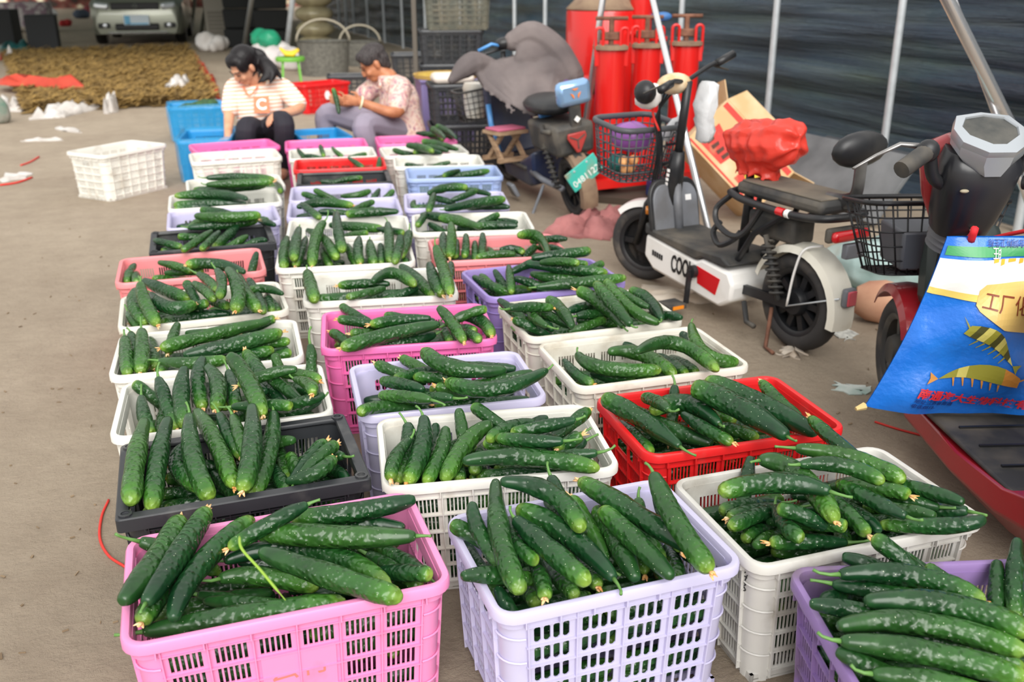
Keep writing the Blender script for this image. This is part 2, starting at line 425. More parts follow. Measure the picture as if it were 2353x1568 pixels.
    if plaque:
        g0, g1 = min(plaque[0]), max(plaque[0]); x0 = -length / 2 + ex + g0 * (gw + gm); x1 = -length / 2 + ex + g1 * (gw + gm) + gw
        z0 = bot + min(plaque[1]) * rh; z1 = bot + (max(plaque[1]) + 1) * rh
        mb.box(((x0 + x1) / 2, -0.002, (z0 + z1) / 2), (x1 - x0 - 0.004, 0.006, z1 - z0 - 0.006))
    a = {'front': 0, 'right': PI / 2, 'back': PI, 'left': -PI / 2}[side]
    off = (W_ if side in ('front', 'back') else L_) / 2 - 0.016
    mm = Matrix.Rotation(a, 3, 'Z')
    mb.v = [tuple(tap(mm @ Vector((v[0], v[1] - off, v[2])))) for v in mb.v]
    return mb.mesh(name, False)
def tap(v):
    s_ = 0.935 + 0.065 * min(1, v.z / RIM); return Vector((v.x * s_, v.y * s_, v.z))
def rrect(lx, ly, r_, n=5):
    P = []
    for cx, cy, a0 in ((lx / 2 - r_, -ly / 2 + r_, -PI / 2), (lx / 2 - r_, ly / 2 - r_, 0), (-lx / 2 + r_, ly / 2 - r_, PI / 2), (-lx / 2 + r_, -ly / 2 + r_, PI)):
        for k in range(n + 1): a = a0 + PI / 2 * k / n; P.append((cx + r_ * math.cos(a), cy + r_ * math.sin(a)))
    return P
def rim_mesh(style, L_=CL, W_=CW):
    mb = MB()
    cr = 0.048 if style != 'square' else 0.012
    h = RIM
    if style == 'square': prof = [(0.030, h - 0.004), (0.028, h), (0.003, h), (0.0, h - 0.003), (0.0, h - 0.034), (0.012, h - 0.034), (0.012, h - 0.010), (0.03, h - 0.010)]
    else: prof = [(0.019, h - 0.010), (0.016, h - 0.002), (0.010, h), (0.003, h - 0.001), (0.0, h - 0.006), (0.0, h - 0.024), (0.003, h - 0.027), (0.006, h - 0.024), (0.013, h - 0.022), (0.014, h - 0.045), (0.019, h - 0.045)]
    secs = [[(x, y, z) for x, y in rrect(L_ - 2 * d, W_ - 2 * d, max(0.006, cr - d))] for d, z in prof]
    k = len(secs); n = len(secs[0]); V = [p for s_ in secs for p in s_]; F = []
    for i in range(k):
        for j in range(n): F.append((i * n + j, i * n + (j + 1) % n, ((i + 1) % k) * n + (j + 1) % n, ((i + 1) % k) * n + j))
    mb.add(V, F)
    z = h - 0.030
    for sx in (-1, 1):   # gussets below the lip
        for i in range(7):
            x = (i - 3) * (L_ - 0.12) / 6; mb.box((x, sx * (W_ / 2 - 0.007), z), (0.003, 0.012, 0.022))
        for i in range(5):
            y = (i - 2) * (W_ - 0.12) / 4; mb.box((sx * (L_ / 2 - 0.007), y, z), (0.012, 0.003, 0.022))
    if style == 'square':
        for sx in (-1, 1):
            for sy in (-1, 1): mb.lathe([(0.006, -0.002), (0.016, -0.002), (0.016, 0.004), (0.010, 0.004), (0.010, 0.001), (0.006, -0.002)], (sx * (L_ / 2 - 0.022), sy * (W_ / 2 - 0.022), h), n=10)
    return mb.mesh('rim', 35)
def post_mesh(L_=CL, W_=CW, cr=0.045):
    """one rounded corner column (front right)"""
    out = []
    for sx, sy, a0 in ((1, -1, -PI / 2), (1, 1, 0), (-1, 1, PI / 2), (-1, -1, PI)):
        mb = MB(); V = []; F = []; n = 6; cx, cy = sx * (L_ / 2 - 0.016 - cr), sy * (W_ / 2 - 0.016 - cr)
        zs = [0.0, 0.04, 0.16, RIM - 0.02]
        for r_ in (cr, cr - 0.0035):
            for z in zs:
                for k in range(n + 1): a = a0 + PI / 2 * k / n; V.append(tap(Vector((cx + r_ * math.cos(a), cy + r_ * math.sin(a), z))))
        m_ = n + 1; o2 = len(zs) * m_
        for q in (0, o2):
            for i in range(len(zs) - 1):
                for k in range(n): F.append((q + i * m_ + k, q + i * m_ + k + 1, q + (i + 1) * m_ + k + 1, q + (i + 1) * m_ + k))
        mb.add(V, F)
        for z in (0.075, 0.135, 0.195, 0.255):
            P = [tap(Vector((cx + (cr + 0.003) * math.cos(a0 + PI / 2 * k / n), cy + (cr + 0.003) * math.sin(a0 + PI / 2 * k / n), z))) for k in range(n + 1)]
            mb.tube(P, 0.0025, 4)
        out.append(mb.mesh('corner_post', 40))
    return out
def base_mesh(L_=CL, W_=CW):
    mb = MB(); l, w_ = (L_ - 0.04) * 0.935, (W_ - 0.04) * 0.935
    for i in range(13): mb.box((-l / 2 + l * (i + 0.5) / 13, 0, 0.008), (l / 13 * 0.62, w_, 0.004))
    for j in range(9): mb.box((0, -w_ / 2 + w_ * (j + 0.5) / 9, 0.006), (l, w_ / 9 * 0.5, 0.008))
    for sy in (-1, 1): mb.box((0, sy * (w_ / 2 - 0.004), 0.010), (l, 0.008, 0.02))
    for sx in (-1, 1): mb.box((sx * (l / 2 - 0.004), 0, 0.010), (0.008, w_, 0.02))
    return mb.mesh('base_grid', False)
STY = {}
def style(kind, L_):
    key = (kind, L_)
    if key in STY: return STY[key]
    d = {}
    fl, fw_ = L_ - 2 * 0.061, CW - 2 * 0.061
    p = dict(fine=dict(groups=6, slots=6, rows=5), plaque=dict(groups=6, slots=6, rows=5, plaque=((2, 3), (1, 2, 3))), coarse=dict(groups=4, slots=4, rows=5, round_=True), square=dict(groups=5, slots=6, rows=4), tall=dict(groups=5, slots=8, rows=3))[kind]
    ps = dict(p); ps['groups'] = 3; ps.pop('plaque', None)
    pb = dict(p); pb.pop('plaque', None)
    d['walls'] = [wall_mesh('long_wall', fl, 0.012, RIM - 0.018, side='front', L_=L_, **p), wall_mesh('long_wall', fl, 0.012, RIM - 0.018, side='back', L_=L_, **pb),
                  wall_mesh('short_wall', fw_, 0.012, RIM - 0.018, side='left', handle=True, L_=L_, **ps), wall_mesh('short_wall', fw_, 0.012, RIM - 0.018, side='right', handle=True, L_=L_, **ps)]
    d['rim'] = rim_mesh('square' if kind == 'square' else 'round', L_); d['posts'] = post_mesh(L_); d['base'] = base_mesh(L_)
    STY[key] = d; return d
def crate(x, y, a, colour, kind, label, group=None, L_=CL, z=0.0, tilt=(0, 0)):
    e = empty('plastic_crate', (x, y, z), rot=(R(tilt[0]), R(tilt[1]), R(a))); tag(e, label, 'crate', group)
    d = style(kind, L_)
    for nm, mes in (('long_wall', d['walls'][:2]), ('short_wall', d['walls'][2:]), ('rim', [d['rim']]), ('corner_post', d['posts']), ('base_grid', [d['base']])):
        for me in mes:
            if not me.materials: me.materials.append(None)
            o = bpy.data.objects.new(nm, me); col.objects.link(o); o.parent = e
            o.material_slots[0].link = 'OBJECT'; o.material_slots[0].material = PL[colour]
    return e
# name: x, y, angle, colour, mould, fill level below rim (m) or None, label, phrase for the cucumbers, length
CR = {
 'L1': (-0.053, 1.777, 4.8, 'rose', 'plaque', 0.07, 'rose pink crate with raised characters on its front, filled with cucumbers', 'the rose pink crate with raised characters', 0.64),
 'L2': (-0.146, 2.250, 5.2, 'black', 'square', 0.09, 'black crate with flat scuffed rim and corner holes, behind the lettered pink crate', 'the scuffed black crate behind the lettered pink one', 0.59),
 'L3': (-0.201, 2.672, 1.7, 'white', 'tall', 0.06, 'white crate heaped with curved cucumbers, directly behind the scuffed black crate', 'the white crate directly behind the scuffed black one', 0.60),
 'L4': (-0.263, 3.118, 1.8, 'white', 'fine', 0.07, 'white crate with long parallel cucumbers, between two white crates of curved ones', 'the white crate of long parallel cucumbers', 0.60),
 'L5': (-0.304, 3.589, 5.3, 'cream', 'fine', 0.06, 'cream crate heaped with curved cucumbers, just before the salmon crate by open floor', 'the cream crate touching the salmon one', 0.60),
 'L6': (-0.380, 4.140, 4.0, 'salmon', 'fine', 0.09, 'salmon pink crate half full of cucumbers beside the open floor', 'the salmon crate beside the open floor', 0.60),
 'L7': (-0.312, 4.590, 4.1, 'black', 'square', 0.08, 'black crate right behind the salmon crate beside the open floor', 'the black crate behind the salmon crate', 0.56),
 'L8': (-0.276, 5.028, 4.0, 'lilac', 'coarse', 0.05, 'lilac translucent crate mostly hidden by cucumbers, behind the second black crate', 'the lilac crate behind the second black crate', 0.555),
 'L9': (-0.281, 5.460, 3.7, 'white', 'fine', 0.07, 'white crate holding three very long straight cucumbers', 'the white crate with three very long cucumbers', 0.60),
 'L10': (-0.235, 5.885, 5.0, 'white', 'tall', 0.03, 'white crate piled above its rim with straight cucumbers, before the empty white crate', 'the white crate piled above its rim', 0.56),
 'L11': (-0.254, 6.873, 6.4, 'white', 'tall', None, 'empty white crate standing in front of the empty pink crate', '', 0.60),
 'L12': (-0.268, 7.310, 13.0, 'pink', 'fine', None, 'empty bright pink crate before the knees of the woman in stripes', '', 0.60),
 'M1': (0.598, 1.690, 5.0, 'lilac', 'coarse', 0.06, 'lilac translucent crate with wide slots, heaped with speckled cucumbers beside the lettered pink crate', 'the wide-slotted lilac crate beside the lettered pink one', 0.555),
 'M2': (0.498, 2.197, -4.2, 'white', 'fine', 0.07, 'clean white crate of cucumbers between the two lilac translucent crates', 'the clean white crate between the lilac crates', 0.60),
 'M3': (0.448, 2.632, -0.4, 'lilac', 'coarse', 0.08, 'lilac translucent crate of cucumbers in front of the bright pink crate', 'the lilac crate in front of the bright pink one', 0.555),
 'M4': (0.408, 3.157, -4.2, 'pink', 'fine', 0.07, 'bright pink crate full of cucumbers, behind a lilac translucent crate', 'the bright pink crate behind the lilac one', 0.60),
 'M5': (0.373, 3.665, -4.9, 'white', 'plaque', 0.08, 'white crate of cucumbers right behind the full bright pink crate', 'the white crate behind the full bright pink one', 0.60),
 'M6': (0.276, 4.154, -4.0, 'white', 'fine', 0.06, 'white crate packed with cucumbers standing on end', 'the white crate of cucumbers standing on end', 0.60),
 'M7': (0.334, 4.638, -4.3, 'white', 'fine', 0.09, 'white crate behind the one with cucumbers on end', 'the white crate behind the cucumbers on end', 0.60),
 'M8': (0.348, 5.072, -3.4, 'lilac', 'fine', 0.05, 'lilac crate of cucumbers, first of two behind the paired white crates', 'the first of the two lilac crates in a row', 0.60),
 'M9': (0.373, 5.475, -3.6, 'lilac', 'fine', 0.09, 'lilac crate of cucumbers, next to the half hidden black crate', 'the lilac crate next to the half hidden black one', 0.60),
 'M10': (0.412, 5.884, -3.3, 'black', 'square', 0.07, 'dark grey crate wedged between the lilac crate and the small red crate', 'the dark grey crate wedged before the red one', 0.57),
 'M11': (0.427, 6.388, -3.7, 'red', 'fine', 0.10, 'red crate almost empty, behind the wedged dark grey crate', 'the almost empty red crate', 0.60),
 'M12': (0.407, 6.808, -1.4, 'white', 'fine', 0.06, 'white crate of cucumbers hidden behind the almost empty red crate', 'the white crate behind the almost empty red one', 0.60),
 'M13': (0.392, 7.226, -1.4, 'pink', 'fine', None, 'empty bright pink crate at the feet of the woman in the floral shirt', '', 0.60),
 'R1': (1.230, 1.240, -10.5, 'violet', 'fine', 0.07, 'dusty violet crate of long glossy cucumbers with stalks', 'the dusty violet crate', 0.62),
 'R2': (1.188, 1.716, 4.0, 'greywhite', 'fine', 0.05, 'greyish white crate with handwritten figures on its corner, heaped with cucumbers', 'the greyish crate with handwriting on its corner', 0.61),
 'R3': (1.155, 2.222, 2.1, 'red', 'plaque', 0.08, 'scuffed red crate of thick cucumbers behind the crate with handwriting', 'the scuffed red crate', 0.60),
 'R4': (1.109, 2.687, 3.0, 'cream', 'fine', 0.10, 'cream crate half full of cucumbers, directly behind the scuffed red crate', 'the cream crate behind the scuffed red one', 0.60),
 'R5': (1.076, 3.132, 3.4, 'cream', 'fine', 0.07, 'cream crate of cucumbers in front of the purple crate', 'the cream crate in front of the purple one', 0.60),
 'R6': (1.032, 3.598, 5.7, 'purple', 'fine', 0.07, 'purple crate of glossy cucumbers beside the white scooter front wheel', 'the purple crate', 0.60),
 'R7': (0.955, 4.091, -3.8, 'salmon', 'fine', 0.07, 'salmon pink crate of upright cucumbers behind the purple crate', 'the salmon crate behind the purple one', 0.60),
 'R8': (0.943, 4.590, -7.6, 'white', 'fine', 0.07, 'white crate of cucumbers next to the pink rag on the floor', 'the white crate next to the pink rag', 0.60),
 'R9': (0.961, 5.110, -7.3, 'lilac', 'coarse', 0.05, 'pale lilac crate overflowing with cucumbers in front of the pale blue crate', 'the pale lilac crate before the pale blue one', 0.57),
 'R10': (1.098, 5.901, -6.1, 'paleblue', 'fine', 0.09, 'pale blue crate with few cucumbers', 'the pale blue crate', 0.60),
 'R11': (1.074, 6.316, -6.4, 'white', 'fine', 0.09, 'white crate right behind the pale blue crate', 'the white crate behind the pale blue one', 0.60),
 'R12': (1.046, 6.752, -0.3, 'white', 'fine', 0.06, 'white crate of cucumbers in front of the pink crate by the black crates', 'the white crate nearest the stacked black crates', 0.60),
 'R13': (1.066, 7.257, -2.4, 'pink', 'fine', 0.08, 'bright pink crate with a bunch of cucumbers beside stacked black crates', 'the pink crate beside the stacked black crates', 0.60),
}
for k, v in CR.items():
    crate(v[0], v[1], v[2], v[3], v[4], v[6], 'crates set out in rows on the floor', v[8])
# ------------------------------------------------------------------ cucumbers
def cuke_mat():
    m = bpy.data.materials.new('cucumber_skin'); m.use_nodes = True
    nt = m.node_tree; N = nt.nodes; K = nt.links; p = N['Principled BSDF']
    at_ = N.new('ShaderNodeAttribute'); at_.attribute_name = 'along'
    sh = N.new('ShaderNodeAttribute'); sh.attribute_name = 'shade'
    tc = N.new('ShaderNodeTexCoord')
    r = N.new('ShaderNodeValToRGB'); K.new(at_.outputs['Fac'], r.inputs[0]); cr = r.color_ramp
    cr.elements[0].position = 0.0; cr.elements[0].color = srgb(26, 70, 38)
    cr.elements[1].position = 1.0; cr.elements[1].color = srgb(132, 164, 66)
    for pos, c in ((0.12, (18, 58, 32)), (0.45, (22, 63, 30)), (0.78, (32, 78, 33)), (0.93, (62, 112, 40))): e = cr.elements.new(pos); e.color = srgb(*c)
    n = N.new('ShaderNodeTexNoise'); n.inputs['Scale'].default_value = 22; n.inputs['Detail'].default_value = 5; K.new(tc.outputs['Object'], n.inputs['Vector'])
    # per-fruit shade: 0 dark, 1 light yellowish
    mx = N.new('ShaderNodeMix'); mx.data_type = 'RGBA'; K.new(sh.outputs['Fac'], mx.inputs[0]); K.new(r.outputs[0], mx.inputs[6]); mx.inputs[7].default_value = srgb(88, 140, 48)
    mu = N.new('ShaderNodeMix'); mu.data_type = 'RGBA'; mu.blend_type = 'MULTIPLY'; mu.inputs[0].default_value = 1.0
    r2 = N.new('ShaderNodeValToRGB'); K.new(n.outputs[0], r2.inputs[0]); r2.color_ramp.elements[0].position = 0.3; r2.color_ramp.elements[0].color = (0.55, 0.62, 0.62, 1); r2.color_ramp.elements[1].position = 0.7; r2.color_ramp.elements[1].color = (1.15, 1.12, 1.0, 1)
    K.new(mx.outputs[2], mu.inputs[6]); K.new(r2.outputs[0], mu.inputs[7])
    # pale prickle dots
    v = N.new('ShaderNodeTexVoronoi'); v.inputs['Scale'].default_value = 105; K.new(tc.outputs['Object'], v.inputs['Vector'])
    lt = N.new('ShaderNodeMath'); lt.operation = 'LESS_THAN'; lt.inputs[1].default_value = 0.085; K.new(v.outputs['Distance'], lt.inputs[0])
    vc = N.new('ShaderNodeSeparateColor'); K.new(v.outputs['Color'], vc.inputs[0])
    gt = N.new('ShaderNodeMath'); gt.operation = 'GREATER_THAN'; gt.inputs[1].default_value = 0.45; K.new(vc.outputs[0], gt.inputs[0])
    ml = N.new('ShaderNodeMath'); ml.operation = 'MULTIPLY'; K.new(lt.outputs[0], ml.inputs[0]); K.new(gt.outputs[0], ml.inputs[1])
    m3 = N.new('ShaderNodeMix'); m3.data_type = 'RGBA'; K.new(ml.outputs[0], m3.inputs[0]); K.new(mu.outputs[2], m3.inputs[6]); m3.inputs[7].default_value = srgb(206, 218, 184)
    K.new(m3.outputs[2], p.inputs['Base Color'])
    p.inputs['Roughness'].default_value = 0.3; p.inputs['Specular IOR Level'].default_value = 0.5
    v2 = N.new('ShaderNodeTexVoronoi'); v2.inputs['Scale'].default_value = 85; v2.feature = 'SMOOTH_F1'; K.new(tc.outputs['Object'], v2.inputs['Vector'])
    mw = N.new('ShaderNodeMath'); mw.operation = 'MULTIPLY'
    rw = N.new('ShaderNodeValToRGB'); K.new(at_.outputs['Fac'], rw.inputs[0]); rw.color_ramp.elements[0].position = 0.1; rw.color_ramp.elements[0].color = (0, 0, 0, 1); rw.color_ramp.elements[1].position = 0.4; rw.color_ramp.elements[1].color = (1, 1, 1, 1)
    K.new(v2.outputs['Distance'], mw.inputs[0]); K.new(rw.outputs[0], mw.inputs[1])
    bn = N.new('ShaderNodeBump'); bn.invert = True; bn.inputs['Strength'].default_value = 0.75; bn.inputs['Distance'].default_value = 0.009
    K.new(mw.outputs[0], bn.inputs['Height']); K.new(bn.outputs[0], p.inputs['Normal'])
    return m
CUKE = cuke_mat()
STALK = M('cucumber_stalk', (96, 140, 70), rough=0.5)
FLOWER = M('dried_flower', (226, 158, 82), rough=0.8, rgb2=(238, 214, 170), scale=60)
PROF = [(0.0, 0.30), (0.012, 0.44), (0.04, 0.58), (0.10, 0.70), (0.2, 0.84), (0.35, 0.96), (0.55, 1.0), (0.75, 1.0), (0.87, 0.95), (0.94, 0.82), (0.975, 0.62), (0.994, 0.34), (1.0, 0.12)]
def cuke_geo(P0, PM, P2, rad, hi=True, seed=0):
    """verts, faces, along for a cucumber following the curve"""
    rr = random.Random(seed)
    n = 24 if hi else 12; m_ = 16 if hi else 8
    ts = sorted(set([a for a, _ in PROF] + [i / n for i in range(n + 1)])) if hi else [0, 0.03, 0.12, 0.3, 0.5, 0.7, 0.87, 0.96, 1.0]
    c = PM * 2 - (P0 + P2) / 2
    lump = [(rr.uniform(0, 6.28), rr.uniform(8, 20), rr.uniform(0.01, 0.035)) for _ in range(3)]
    rph = rr.uniform(0, 6); V = []; F = []; A = []
    prev = None
    for t in ts:
        q = P0 * (1 - t) ** 2 + c * 2 * t * (1 - t) + P2 * t * t
        d = ((c - P0) * 2 * (1 - t) + (P2 - c) * 2 * t).normalized()
        if prev is None: a, b = frame(d)
        else: a = (prev - d * prev.dot(d)).normalized(); b = a.cross(d)
        prev = a
        for (t0, r0), (t1, r1) in zip(PROF, PROF[1:]):
            if t0 <= t <= t1: rr_ = r0 + (r1 - r0) * (t - t0) / (t1 - t0); break
        rr_ *= rad * (1 + sum(k * math.sin(p + f * t) for p, f, k in lump))
        for j in range(m_):
            th = 2 * PI * j / m_
            ridge = 1 + 0.035 * math.cos(5 * th + rph) * min(1, (1 - t) * 6) + (rr.uniform(-0.022, 0.022) if hi and 0.15 < t < 0.97 else 0)
            V.append(q + (a * math.cos(th) + b * math.sin(th)) * rr_ * ridge); A.append(t)
    k = len(ts)
    for i in range(k - 1):
        for j in range(m_): F.append((i * m_ + j, i * m_ + (j + 1) % m_, (i + 1) * m_ + (j + 1) % m_, (i + 1) * m_ + j))
    F.append(tuple(range(m_ - 1, -1, -1))); F.append(tuple((k - 1) * m_ + j for j in range(m_)))
    return V, F, A
